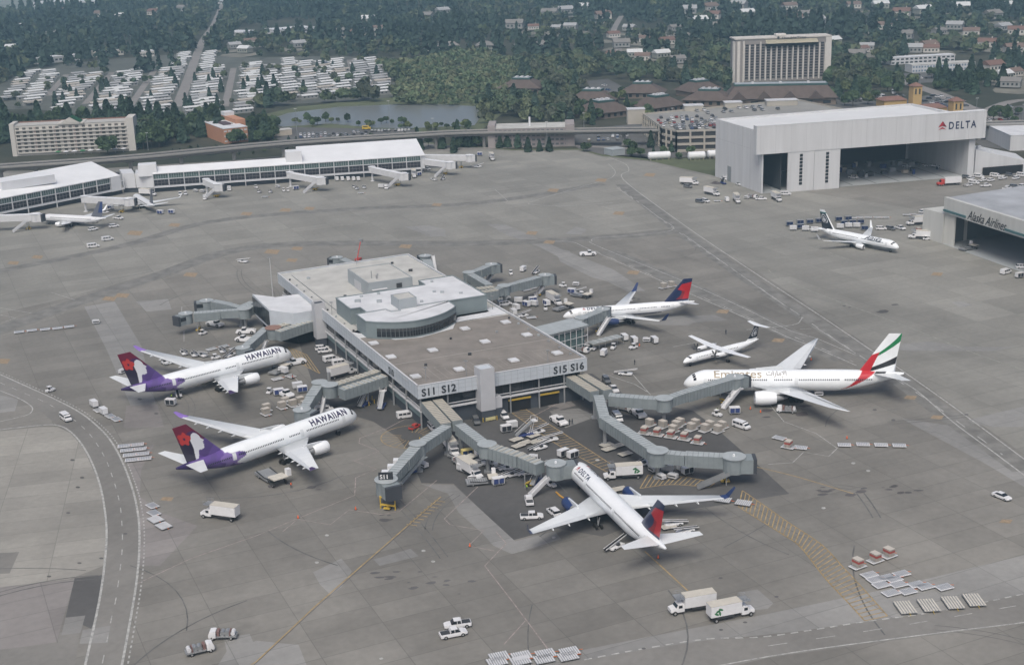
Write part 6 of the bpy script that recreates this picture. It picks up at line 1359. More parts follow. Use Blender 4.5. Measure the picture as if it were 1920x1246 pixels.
# motel and other mid-distance buildings
box_building('motel','long white motel with blue panels at the upper right','motel',(1710,137),(1828,131),14,6.2,WHITE2,ROOFC,rows=2,cols=22,wh=.5,ww=.6,wm_=mat('motel_window',(.16,.22,.30),.4))
box_building('motel','second white motel wing behind the blue panelled one','motel',(1670,122),(1790,115),10,5.8,WHITE2,ROOFW,rows=2,cols=14)
APG=mat('apartment_roof',(.20,.19,.18),.85,var=.1,scale=.2); APW=mat('apartment_wall',(.26,.27,.24),.8,var=.1,scale=.3)
for i,(a,b,l) in enumerate([((792,101),(818,100),'leftmost'),((822,98),(862,96),'second'),((893,97),(925,96),'third'),((970,97),(1030,94),'rightmost and longest')]): box_building('apartment_block',f'{l} grey roofed apartment row above the marsh','apartments',a,b,16,6,APW,APG,roofh=4,over=.8,rows=2,cols=8)
for i,(a,b,dp,l) in enumerate([((70,121),(150,113),16,'long low white building at the back left of the mobile homes'),((176,107),(232,103),14,'long cream building above the mobile homes'),((262,108),(290,106),14,'short cream building left of the diagonal street'),((456,70),(480,66),26,'white roofed hall among trees, upper left'),((518,66),(592,60),34,'large white roofed warehouse among trees, upper left'),((60,12),(210,8),60,'far pale warehouse on the misty plain, top left'),((262,6),(330,4),50,'far white building at the top edge, left'),((385,8),(470,6),50,'far white roofed hall at the top edge'),((560,14),(700,8),40,'far long pale building near the top edge')]): box_building('warehouse',l,'building',a,b,dp,6,CRM if i in(1,2) else WHITE2,ROOFW,rows=1,cols=10,wh=.3,ww=.6)
box_building('terminal_annex','white flat roofed building at the right edge below the guideway','building',(1893,283),(1990,280),40,8.5,HW,ROOFW)
box_building('shed','small grey shed at the apron edge beside the curved road','shed',(1148,293),(1172,290),9,3.4,PENTL,JBR)
# fuel tanks
for i,(x,y,l) in enumerate([(1236,299,'leftmost of three white tanks beside the hangar'),(1306,299,'middle of three white tanks beside the hangar'),(1342,296,'rightmost of three white tanks, half hidden by the hangar')]):
    p=P(x,y); r=thing('fuel_tank',l,'tank',(p.x,p.y,0),hd(x,y,20,-1)); mb=MB(); L2=6 if i==0 else 4.5
    mb.cyl((-L2,0,2.4),(L2,0,2.4),2.1,n=20); mb.cyl((-L2-.5,0,2.4),(-L2,0,2.4),1.3,2.1,n=20); mb.cyl((L2,0,2.4),(L2+.5,0,2.4),2.1,1.3,n=20); mb.build('vessel',WHITE,r,smooth=False)
    for k in range(4): mb=MB(); xx=-L2+.8+k*(2*L2-1.6)/3; mb.box(xx-.2,xx+.2,-1.6,1.6,0,1.2); mb.build('saddle',TAN,r)
# mobile homes
MHW=mat('home_wall',(.28,.285,.28),.8,var=.1,scale=.5); MHR=[mat('home_roof_white',(.58,.59,.59),.6,var=.08,scale=.3),mat('home_roof_grey',(.34,.345,.35),.7,var=.12,scale=.3),mat('home_roof_tan',(.40,.37,.33),.7,var=.12,scale=.3)]
def home_mesh(L2,W2,rm,car=True):
    mb=MB(); mb.box(-L2,L2,-W2,W2,0,2.9,0); mb.add([(-L2-.4,-W2-.4,2.85),(L2+.4,-W2-.4,2.85),(L2+.4,W2+.4,2.85),(-L2-.4,W2+.4,2.85),(-L2-.4,0,3.8),(L2+.4,0,3.8)],[(0,1,5,4),(2,3,4,5),(0,4,3),(1,2,5),(0,3,2,1)],1)
    for k in range(4): x=-L2+2*L2*(k+.5)/4; mb.box(x-.6,x+.6,-W2-.06,-W2-.01,1.2,2.2,2)
    if car: mb.box(-L2,L2*.3,-W2-3.2,-W2-.1,2.3,2.42,1); mb.box(-L2,-L2+.15,-W2-3.1,-W2-3.0,0,2.3,0)
    me=bpy.data.meshes.new('mobile_home'); me.from_pydata(mb.v,[],mb.f)
    for m in (MHW,rm,GLASS): me.materials.append(m)
    me.polygons.foreach_set('material_index',mb.m); return me,mb
HM=[home_mesh(7.5,2.1,MHR[0],False),home_mesh(6.5,2.8,MHR[0],False),home_mesh(7.5,2.0,MHR[1]),home_mesh(6,2.5,MHR[1],False),home_mesh(7.5,2.2,MHR[2])]
HN=['white','white','grey','grey','tan']
spots=[]
def hrow(a,b,side,dist,name,pitch=19.5):
    A_,B_=P(*a),P(*b); d=(B_-A_); n=int(d.length/pitch); d.normalize(); nn=Vector((-d.y,d.x,0))*side
    for k in range(n):
        p=A_+d*(k+.5)*pitch+nn*(dist+random.uniform(-2.5,2.5)); spots.append((p,hd(*proj(p),20,-2.2)+random.uniform(-.06,.06),name))
for a,b,nm in [((82,188),(125,140),'first street from the left'),((150,209),(210,136),'second street from the left'),((230,219),(292,130),'third street from the left'),((327,219),(372,100),'long diagonal street'),((419,217),(440,125),'street right of the long diagonal one')]:
    hrow(a,b,1,14,nm); hrow(a,b,-1,14,nm)
hrow((15,190),(62,135),1,0,'far left row'); hrow((50,200),(92,135),-1,2,'inner left row')
for a,b,nm in [((478,190),(476,118),'rows in the middle right of the park'),((510,186),(508,122),'rows in the middle right of the park'),((545,190),(540,112),'rows in the middle right of the park'),((580,188),(572,118),'rows in the middle right of the park'),((615,182),(604,118),'rows in the middle right of the park'),((645,182),(632,112),'rightmost rows of the park'),((685,184),(668,112),'rightmost rows of the park'),((722,180),(692,112),'rightmost rows of the park')]: hrow(a,b,1,0,nm)
spots.sort(key=lambda s:s[0].y)
far=MB()
for i,(p,h,nm) in enumerate(spots):
    k=random.choice([0,0,1,1,2,3,3,4])
    if i<295: o=bpy.data.objects.new('mobile_home',HM[k][0]); COL.objects.link(o); o.location=(p.x,p.y,.05); o.rotation_euler=(0,0,h); tag(o,f'{HN[k]} roofed mobile home in the {nm}','mobile home',f'{HN[k]} mobile homes, {nm}')
    else:
        R_=Matrix.Translation((p.x,p.y,.05))@Matrix.Rotation(h,4,'Z'); b=len(far.v); far.v+=[tuple(R_@Vector(v)) for v in HM[k][1].v]; far.f+=[[j+b for j in f] for f in HM[k][1].f]; far.m+=HM[k][1].m
if far.v: tag(far.build('far_mobile_homes',[MHW,MHR[0],GLASS]),kind='stuff')
# houses on the wooded slope
def house_mesh(rm,wmx):
    mb=MB(); mb.box(-6.5,6.5,-4.5,4.5,0,4.2,0); mb.add([(-7,-5,4.1),(7,-5,4.1),(7,5,4.1),(-7,5,4.1),(-7,0,6.8),(7,0,6.8)],[(0,1,5,4),(2,3,4,5),(0,4,3),(1,2,5),(0,3,2,1)],1)
    for k in range(4): mb.box(-5+k*2.9,-3.7+k*2.9,-4.56,-4.51,1.4,2.9,2)
    mb.box(3,3.8,1,1.8,4.5,7.6,0)
    me=bpy.data.meshes.new('house'); me.from_pydata(mb.v,[],mb.f)
    for m in (wmx,rm,GLASS): me.materials.append(m)
    me.polygons.foreach_set('material_index',mb.m); return me
HR=[('grey',house_mesh(APG,MHW)),('brown',house_mesh(mat('brown_roof',(.17,.12,.10),.9),CRM)),('white',house_mesh(MHR[1],MHW)),('red brown',house_mesh(mat('red_roof',(.17,.10,.08),.9),CRM)),('pale',house_mesh(MHR[0],APW))]
for i,(x,y) in enumerate(hp):
    nm,me=HR[(i*7)%5]; p=P(x,y); o=bpy.data.objects.new('house',me); COL.objects.link(o); o.location=(p.x,p.y,3.0 if y<80 else 1.0); o.rotation_euler=(0,0,random.uniform(-.6,.6)); s=random.uniform(.95,1.3)+(0.35 if y<60 else 0); o.scale=(s,s,s)
    zone='among trees at the upper right' if x>1600 else ('among trees above the hotel tower' if x>1330 else ('among trees at the upper centre right' if x>950 else ('among trees at the upper centre' if x>500 else 'among trees at the upper left')))
    tag(o,f'{nm} roofed house {zone}','house',f'{nm} roofed houses {zone}')
# light poles beyond the apron
for i,(x,y,h,l) in enumerate([(278,282,11,'light pole right of the cream hotel'),(558,262,20,'tall pole by the middle roof box of the concourse'),(731,246,20,'tall pole at the pond lot'),(812,248,9,'light pole above the guideway left of the grey office'),(1026,282,17,'tall light pole on the apron edge before the grey office'),(1260,238,12,'light pole by the garage stair tower'),(1095,238,9,'short light pole left of the lodges'),(1829,232,16,'tall pole by the right end of the hangar'),(1917,232,12,'light pole at the right edge beyond the hangar'),(1725,165,18,'tall pole behind the yellow bell tower')]):
    p=P(x,y); r=thing('light_pole',l,'pole',(p.x,p.y,0)); mb=MB(); mb.cyl((0,0,0),(0,0,h),.2,.1,n=6); mb.build('pole',STEEL,r); mb=MB(); mb.box(-.9,.9,-.15,.15,h,h+.25); mb.build('lamp_head',WHITE2,r)
# ---------------- ground vehicles: one prototype of each kind with its parts, then copies ----------------
VW=mat('vehicle_white',(.70,.70,.71),.35,var=.06,scale=1.2,coat=.3); BEIGE=mat('old_cream_paint',(.55,.52,.46),.7,var=.15,scale=1)
ULD=mat('container_shell',(.40,.37,.33),.5,.2,var=.15,scale=1); REDB=mat('container_red_band',(.34,.07,.06),.6); HIV=mat('hi_vis',(.40,.65,.05),.6); HIO=mat('hi_vis_orange',(.85,.16,.05),.6); SKIN=mat('skin',(.35,.2,.14),.6); CLOTH=mat('dark_clothes',(.03,.035,.05),.9)
PROTO={}; USED={}
def wh(root,x,y,r=.36,w_=.24,twin=False):
    for s in (-1,1):
        mb=MB(); mb.cyl((x,s*y-w_/2,r),(x,s*y+w_/2,r),r,n=12); mb.cyl((x,s*y+s*w_*.5,r),(x,s*y+s*(w_*.5+.03),r),r*.5,n=8,mi=1); mb.build('wheel',[TYRE,ALU],root)
def loft_body(secs,mi=0):
    "body of stations (x, halfwidth, z0, z1)"
    mb=MB(); rings=[[(x,-w_,z0),(x,w_,z0),(x,w_*1.0,(z0+z1)*.5),(x,w_*.93,z1),(x,-w_*.93,z1),(x,-w_,(z0+z1)*.5)] for x,w_,z0,z1 in secs]; mb.loft(rings,mi); return mb
def glasshouse(x0,x1,x2,x3,w_,z0,z1,taper=.82):
    mb=MB(); mb.add([(x0,-w_,z0),(x3,-w_,z0),(x3,w_,z0),(x0,w_,z0),(x1,-w_*taper,z1),(x2,-w_*taper,z1),(x2,w_*taper,z1),(x1,w_*taper,z1)],[(0,1,5,4),(1,2,6,5),(2,3,7,6),(3,0,4,7)],0); return mb
def P_pickup(r,c=VW):
    loft_body([(-2.75,.9,.5,1.05),(-2.6,.97,.42,1.12),(1.2,.98,.4,1.12),(2.1,.96,.42,1.08),(2.75,.86,.5,.9)]).build('body',[c],r)
    mb=MB(); mb.box(-2.6,-.75,-.82,.82,1.0,1.13); mb.build('load_bed',DARK,r)
    g_=glasshouse(-.7,-.5,.75,1.35,.88,1.12,1.75); g_.build('window',GLASS,r); mb=MB(); mb.box(-.55,.8,-.74,.74,1.75,1.82); mb.build('cab_roof',[c],r)
    mb=MB()
    for x in (.15,): mb.box(x-.05,x+.05,-.87,.87,1.12,1.76)
    mb.box(-.75,-.6,-.86,.86,1.12,1.76,0,0,1,.9); mb.build('door_pillar',[c],r); wh(r,-1.75,.86,.4); wh(r,1.75,.86,.4)
def P_suv(r,c=VW):
    loft_body([(-2.3,.86,.45,1.0),(-2.2,.92,.38,1.1),(1.2,.93,.38,1.08),(2.0,.9,.42,.98),(2.35,.8,.5,.8)]).build('body',[c],r)
    glasshouse(-2.2,-1.95,.5,1.25,.86,1.08,1.65).build('window',GLASS,r); mb=MB(); mb.box(-2.0,.55,-.72,.72,1.65,1.73); mb.build('roof',[c],r)
    mb=MB()
    for x in (-1.2,-.1): mb.box(x-.05,x+.05,-.86,.86,1.08,1.66,0,0,1,.88)
    mb.build('door_pillar',[c],r); wh(r,-1.4,.83); wh(r,1.45,.83)
def P_sedan(r,c=VW):
    loft_body([(-2.35,.82,.45,.92),(-2.2,.89,.36,.98),(1.3,.9,.36,.95),(2.1,.86,.4,.85),(2.4,.75,.48,.7)]).build('body',[c],r)
    glasshouse(-1.6,-1.0,.35,1.1,.8,.95,1.42,.8).build('window',GLASS,r); mb=MB(); mb.box(-1.0,.4,-.64,.64,1.42,1.48); mb.build('roof',[c],r); wh(r,-1.4,.8,.33); wh(r,1.45,.8,.33)
def P_van(r,c=VW):
    mb=loft_body([(-2.6,.93,.45,1.95),(-2.5,.97,.38,2.05),(.9,.97,.38,2.05),(1.55,.96,.38,1.75),(2.1,.95,.4,1.15),(2.7,.85,.5,.95)]); mb.build('body',[c],r)
    mb=MB(); mb.add([(1.0,-.9,1.98),(1.0,.9,1.98),(2.05,.93,1.25),(2.05,-.93,1.25)],[(0,1,2,3)]); mb.v=[(x+.06,y,z+.05) for x,y,z in mb.v]; mb.build('windscreen',GLASS,r)
    for k in range(3):
        for s in (-1,1): mb=MB(); x=-2.2+k*1.2; mb.box(x,x+1.0,s*.99-.02,s*.99+.02,1.25,1.8); mb.build('window',GLASS,r)
    wh(r,-1.7,.88); wh(r,1.75,.88)
def P_boxtruck(r,c=VW,emblem=False,L2=3.6):
    mb=MB(); mb.box(-L2-.6,L2-1.0,-1.22,1.22,1.35,3.75); bx=mb.build('cargo_box',[c],r); mb=MB(); mb.box(-L2-.62,L2-.98,-1.24,1.24,3.75,3.82); mb.build('box_roof',[mat('box_roof_cream',(.52,.49,.43),.8,var=.12)],bx)
    mb=MB(); mb.box(-L2-.4,L2+1.8,-.5,.5,.7,1.3); mb.box(-L2+.6,L2-2.6,-1.1,1.1,.75,1.25); mb.build('chassis',DARK,r)
    loft_body([(L2-.95,1.05,.7,2.3),(L2-.5,1.08,.65,2.45),(L2+.45,1.05,.65,2.3),(L2+.8,1.02,.65,1.6),(L2+2.0,.92,.7,1.4)]).build('cab',[c],r)
    mb=MB(); mb.add([(L2+.47,-.95,2.25),(L2+.47,.95,2.25),(L2+.87,.98,1.62),(L2+.87,-.98,1.62)],[(0,1,2,3)]); mb.build('windscreen',GLASS,r)
    for s in (-1,1): mb=MB(); mb.box(L2-.45,L2+.35,s*1.09-.02,s*1.09+.02,1.55,2.15); mb.build('window',GLASS,r)
    mb=MB(); mb.box(L2-.9,L2+.9,-1.2,1.2,3.55,3.65)
    for x in (L2-.8,L2+.1,L2+.8):
        for s in (-1.1,1.1): mb.cyl((x,s,3.6),(x,s,4.5),.035,n=5)
    for s in (-1.1,1.1): mb.bar((L2-.8,s,4.45),(L2+.8,s,4.45),.05); mb.bar((L2-.8,s,4.05),(L2+.8,s,4.05),.05)
    mb.build('loading_platform',STEEL,r); wh(r,-L2+.6,1.0,.48,.4); wh(r,L2+1.1,1.0,.48,.3)
    if emblem:
        for s in (-1,1):
            mb=MB()
            for cx,cz,a in ((-L2+.9,2.6,.5),(-L2+1.5,2.9,-.4),(-L2+1.3,2.1,1.8),(-L2+.6,2.0,2.6)):
                pts=[(cx+math.cos(t)*.55*math.cos(a)-math.sin(t)*.24*math.sin(a),s*1.235,cz+math.cos(t)*.55*math.sin(a)+math.sin(t)*.24*math.cos(a)) for t in [k*math.pi/5 for k in range(10)]]; mb.add(pts,[tuple(range(10))])
            mb.build('leaf_emblem',GREEN,bx)
def P_tug(r,c=VW):
    loft_body([(-1.5,.65,.35,.85),(-.2,.7,.3,.85),(.5,.7,.3,1.0),(1.4,.62,.35,.85)]).build('body',[c],r); mb=MB(); mb.box(-.9,.3,-.6,.6,1.75,1.85); mb.build('canopy',[c],r)
    mb=MB()
    for x in (-.85,.3):
        for s in (-.55,.55): mb.cyl((x,s,.85),(x,s,1.78),.04,n=5)
    mb.build('canopy_post',DARK,r); mb=MB(); mb.box(-.6,-.2,-.4,.4,.85,1.25); mb.build('seat',BLACK,r); wh(r,-.95,.62,.32,.2); wh(r,1.0,.6,.32,.2)
def P_pushback(r,c=VW):
    loft_body([(-3.4,1.25,.5,1.25),(-3.0,1.35,.4,1.35),(1.0,1.35,.4,1.35),(3.2,1.3,.45,1.25),(3.5,1.1,.55,1.0)]).build('body',[c],r); mb=MB(); mb.box(-2.8,-.2,-.9,.9,1.36,1.6); mb.box(1.4,3.0,-.5,.9,1.25,1.4); mb.build('engine_cover',[VW],r)
    glasshouse(.0,.15,1.3,1.5,.95,1.36,2.1,.9).build('window',GLASS,r); mb=MB(); mb.box(.1,1.35,-.9,.9,2.1,2.2); mb.build('cab_roof',[c],r); wh(r,-2.1,1.25,.62,.45); wh(r,2.1,1.25,.62,.45)
def P_cart(r,cur=BLUE,top=VW):
    mb=MB(); mb.box(-1.45,1.45,-.8,.8,.42,.58); mb.build('deck',STEEL,r); mb=MB(); mb.box(-1.5,1.5,-.85,.85,2.05,2.17); mb.build('roof',[top],r)
    mb=MB()
    for x in (-1.42,0,1.42):
        for s in (-.78,.78): mb.box(x-.05,x+.05,s-.04,s+.04,.58,2.05)
    mb.box(-1.47,-1.4,-.78,.78,.58,2.05); mb.box(1.4,1.47,-.78,.78,.58,2.05); mb.box(-1.46,1.46,-.82,-.74,1.98,2.06); mb.box(-1.46,1.46,.74,.82,1.98,2.06); mb.build('frame',[top],r)
    for x0,x1 in ((-1.35,-.06),(.06,1.35)): 
        for s in (-1,1): mb=MB(); mb.box(x0,x1,s*.76-.02,s*.76+.02,.7,1.98); mb.build('side_curtain',[cur],r)
    mb=MB(); mb.bar((1.45,0,.5),(2.3,0,.4),.07); mb.build('drawbar',DARK,r); wh(r,-1.0,.6,.22,.14); wh(r,1.0,.6,.22,.14)
def P_dolly(r,slats=True,c=VW):
    mb=MB(); mb.box(-1.7,1.7,-1.15,1.15,.34,.44); mb.build('frame',[c],r)
    mb=MB()
    for k in range(7): x=-1.42+k*.44; mb.box(x,x+.24,-1.0,1.0,.44,.53)
    mb.build('roller_deck',[ALU if slats else c],r); mb=MB(); mb.bar((1.7,0,.5),(2.5,0,.35),.07); mb.build('drawbar',ORG,r); wh(r,-1.1,.8,.2,.14); wh(r,1.1,.8,.2,.14)
def P_pallet(r):
    mb=MB(); mb.box(-2.5,2.5,-1.7,1.7,.42,.52); mb.build('frame',STEEL,r)
    mb=MB()
    for k in range(6): y=-1.6+k*.58; mb.box(-2.45,2.45,y,y+.34,.52,.6)
    mb.build('roller_deck',[BEIGE],r); mb=MB(); mb.bar((2.5,0,.5),(3.4,0,.35),.08); mb.build('drawbar',YEL,r); wh(r,-1.6,1.2,.25,.16); wh(r,1.6,1.2,.25,.16)
def P_wdolly(r):
    mb=MB(); mb.box(-1.9,1.9,-1.45,1.45,.34,.42); mb.build('frame',STEEL,r)
    mb=MB()
    for k in range(8): x=-1.8+k*.47; mb.box(x,x+.28,-1.4,1.4,.42,.52)
    mb.build('slat_deck',[WHITE2],r); mb=MB(); mb.bar((1.9,0,.45),(2.7,0,.35),.08); mb.build('drawbar',ORG,r); wh(r,-1.3,1.0,.22,.14); wh(r,1.3,1.0,.22,.14)
def P_bpallet(r):
    mb=MB(); mb.box(-1.8,1.8,-1.2,1.2,.38,.46); mb.build('frame',DARK,r); mb=MB()
    for k in range(4): y=-1.15+k*.6; mb.box(-1.8,1.8,y,y+.36,.46,.58)
    mb.build('plank_deck',[BEIGE],r); wh(r,-1.3,.9,.22,.14); wh(r,1.3,.9,.22,.14)
def P_uld(r,red=True):
    P_dolly(r); mb=MB(); mb.prism([(-.75,-1.0),(.75,-1.0),(.75,1.0),(-.75,1.0)],.6,2.15); c=mb.build('container',[ULD],r)
    mb=MB(); mb.box(-.78,.78,-1.03,1.03,1.35 if red else 1.6,1.85); mb.build('colour_band',[REDB if red else ULD],c); mb=MB(); mb.box(-.8,.8,-1.05,1.05,2.15,2.2); mb.build('top_sheet',[mat('container_top',(.50,.46,.41),.7,var=.15)],c)
def P_belt(r,c=VW):
    loft_body([(-2.2,.9,.4,.75),(-.5,.95,.35,.8),(1.6,.95,.35,.85),(2.1,.85,.4,.7)]).build('body',[c],r); mb=MB(); mb.bar((-3.6,.25,.75),(3.6,.25,2.0),.75,.16); b=mb.build('conveyor_belt',[BLACK],r)
    mb=MB(); mb.bar((-3.6,.66,.85),(3.6,.66,2.1),.08,.2); mb.bar((-3.6,-.16,.85),(3.6,-.16,2.1),.08,.2); mb.build('belt_rail',[c],b); mb=MB(); mb.box(-.3,.5,-.9,-.3,.8,1.3); mb.build('seat_box',DARK,r); wh(r,-1.4,.82,.34); wh(r,1.3,.82,.34)
def P_loader(r):
    mb=MB(); mb.box(-4.2,1.2,-1.6,1.6,.55,.95); mb.build('rear_platform',[STEEL],r); mb=MB(); mb.box(1.4,4.0,-1.6,1.6,1.6,1.8); mb.build('front_platform',[BEIGE],r)
    mb=MB()
    for s in (-1.5,1.5): mb.bar((-3.4,s,.5),(3.8,s,1.55),.16,.2); mb.bar((-3.4,s,1.4),(3.8,s,.45),.16,.2)
    mb.build('scissor_arm',[DARK],r); mb=MB(); mb.box(2.6,3.6,1.6,2.5,1.6,3.0); mb.build('operator_cab',[VW],r)
    mb=MB()
    for k in range(9): mb.box(-4.0+k*.55,-3.75+k*.55,-1.45,1.45,.95,1.02)
    mb.build('roller_deck',[ALU],r); wh(r,-2.6,1.4,.35); wh(r,3.0,1.4,.4)
def P_service(r):
    loft_body([(1.2,.95,.6,1.9),(1.5,.98,.55,2.0),(2.4,.96,.55,1.9),(2.7,.9,.6,1.2)]).build('cab',[VW],r); mb=MB(); mb.add([(2.42,-.85,1.88),(2.42,.85,1.88),(2.72,.85,1.25),(2.72,-.85,1.25)],[(0,1,2,3)]); mb.build('windscreen',GLASS,r)
    mb=MB(); mb.box(-2.9,1.1,-1.0,1.0,.65,.9); mb.build('flatbed',[STEEL],r)
    for x,h_,q in ((-.1,1.7,.5),(-1.1,1.6,.55),(-2.2,1.5,.45)): mb=MB(); mb.cyl((x,-.7,1.35),(x,.7,1.35),q,n=12); mb.build('hose_reel',[STEEL if x>-2 else WHITE2],r)
    mb=MB(); mb.box(.5,1.0,-.8,.8,.9,1.9); mb.box(-1.7,-1.5,-.9,.9,.9,1.8); mb.build('equipment_rack',[mat('red_pump',(.2,.12,.11),.6)],r); wh(r,-1.8,.85,.4); wh(r,1.9,.85,.4)
def P_airstair(r):
    mb=MB(); mb.box(-2.2,2.2,-1.0,1.0,.4,.8); mb.build('body',[BLUE],r); mb=MB(); mb.bar((-2.8,0,.6),(2.2,0,4.2),1.3,.25); mb.build('stair_flight',[STEEL],r)
    mb=MB(); mb.box(2.0,3.4,-1.0,1.0,4.2,4.35); mb.build('top_platform',[VW],r); mb=MB()
    for x in (2.05,3.35):
        for s in (-.95,.95): mb.cyl((x,s,4.35),(x,s,5.4),.05,n=5)
    for s in (-.95,.95): mb.bar((2.05,s,5.4),(3.35,s,5.4),.06); mb.bar((-2.8,s*.7,1.6),(2.1,s*.7,5.2),.06)
    for x in (1.2,1.8): mb.cyl((x,0,.8),(x+.9,0,4.2),.1,n=6)
    mb.build('handrail',[VW],r); wh(r,-1.5,.9,.38); wh(r,1.5,.9,.38)
def P_semi(r):
    mb=MB(); mb.box(-5.5,3.2,-1.25,1.25,1.2,4.0); mb.build('cargo_box',[VW],r); loft_body([(3.5,1.15,.6,3.2),(5.0,1.15,.6,3.0),(5.4,1.1,.6,1.8),(6.8,1.0,.7,1.6)]).build('cab',[RED],r)
    mb=MB(); mb.add([(5.06,-1,2.9),(5.06,1,2.9),(5.45,1,1.9),(5.45,-1,1.9)],[(0,1,2,3)]); mb.build('windscreen',GLASS,r); mb=MB(); mb.box(-5.2,6,-.5,.5,.6,1.2); mb.build('chassis',DARK,r); wh(r,-4.3,1.05,.5,.4); wh(r,-3.1,1.05,.5,.4); wh(r,4.2,1.05,.5,.4); wh(r,6.0,1.0,.5,.3)
def P_gen(r):
    mb=MB(); mb.box(-1.2,1.2,-.7,.7,.4,1.4); mb.box(-.9,.4,-.5,.5,1.4,1.6); mb.build('housing',[WHITE2],r); mb=MB(); mb.box(-1.0,1.0,-.72,.72,.7,1.1); mb.build('grille',DARK,r); mb=MB(); mb.bar((1.2,0,.5),(1.9,0,.4),.07); mb.build('drawbar',DARK,r); wh(r,-.8,.55,.25,.15); wh(r,.8,.55,.25,.15)
def P_cone(r):
    mb=MB(); mb.cyl((0,0,.04),(0,0,.85),.22,.05,n=10); mb.build('cone_body',HIO,r); mb=MB(); mb.box(-.28,.28,-.28,.28,0,.05); mb.build('base',BLACK,r)
def P_boom(r):
    mb=MB(); mb.box(-1.4,1.4,-1.0,1.0,.5,1.2); mb.build('body',RED,r); mb=MB(); mb.bar((-.8,0,1.4),(3.2,0,7.5),.3,.3); mb.build('boom',RED,r); mb=MB(); mb.box(3.0,4.0,-.7,.7,7.4,8.4); mb.build('basket',STEEL,r); wh(r,-1,.9,.4); wh(r,1,.9,.4)
KINDS=dict(pickup=('pickup_truck','pickup truck',P_pickup),suv=('parked_suv','car',P_suv),sedan=('sedan_car','car',P_sedan),van=('van','van',P_van),truck=('box_truck','truck',P_boxtruck),catering=('catering_truck','truck',lambda r:P_boxtruck(r,VW,True)),tug=('baggage_tug','tug',P_tug),push=('pushback_tractor','tractor',P_pushback),
 cart=('baggage_cart','baggage cart',P_cart),wcart=('baggage_cart','baggage cart',lambda r:P_cart(r,WHITE2)),ncart=('baggage_cart','baggage cart',lambda r:P_cart(r,NAVY,STEEL)),kcart=('baggage_cart','baggage cart',lambda r:P_cart(r,CHAR)),ycart=('baggage_cart','baggage cart',lambda r:P_cart(r,NAVY,mat('cream_yellow',(.6,.5,.2),.6))),dolly=('container_dolly','dolly',P_dolly),wdolly=('slatted_dolly','dolly',P_wdolly),bpallet=('pallet_dolly','dolly',P_bpallet),pallet=('large_pallet_dolly','dolly',P_pallet),uld=('container_on_dolly','cargo container',P_uld),wuld=('container_on_dolly','cargo container',lambda r:P_uld(r,False)),
 belt=('belt_loader','belt loader',P_belt),loader=('cargo_loader','cargo loader',P_loader),service=('service_truck','truck',P_service),stair=('air_stair','air stairs',P_airstair),semi=('semi_truck','truck',P_semi),gen=('ground_power_unit','power unit',P_gen),cone=('traffic_cone','cone',P_cone),boom=('boom_lift','boom lift',P_boom),gsuv=('parked_suv','car',lambda r:P_suv(r,mat('car_paint_grey',(.14,.145,.15),.3,coat=.5))),rpick=('pickup_truck','pickup truck',lambda r:P_pickup(r,RED)))
GRP=dict(ncart='dark sided baggage carts',wdolly='slatted dollies',bpallet='beige pallet dollies',gsuv='dark cars on the apron',pickup='pickup trucks on the apron',cart='covered baggage carts',wcart='covered baggage carts',kcart='dark sided baggage carts',dolly='flat container dollies',pallet='large pallet dollies',uld='containers on dollies',wuld='containers on dollies',tug='baggage tugs',push='pushback tractors',van='vans on the apron',suv='cars on the apron',belt='belt loaders',truck='box trucks',catering='catering trucks',service='service trucks',cone='traffic cones',sedan='cars on the apron',gen='ground power units',loader='cargo loaders')
def put(kind,x,y,dx,dy,label,s=1.0,grp=None):
    nm,cat,fn=KINDS[kind]; p=P(x,y); h=hd(x,y,dx,dy); base=.0
    if kind not in PROTO:
        r=thing(nm,label,cat,(p.x,p.y,.045),h,grp or GRP.get(kind)); fn(r); PROTO[kind]=r
    else: r=dup(PROTO[kind],(p.x,p.y,.045),h,label,grp or GRP.get(kind))
    r.scale=(s,s,s); 
    if grp is None and GRP.get(kind) is None and 'group' in r.keys(): del r['group']
    return r
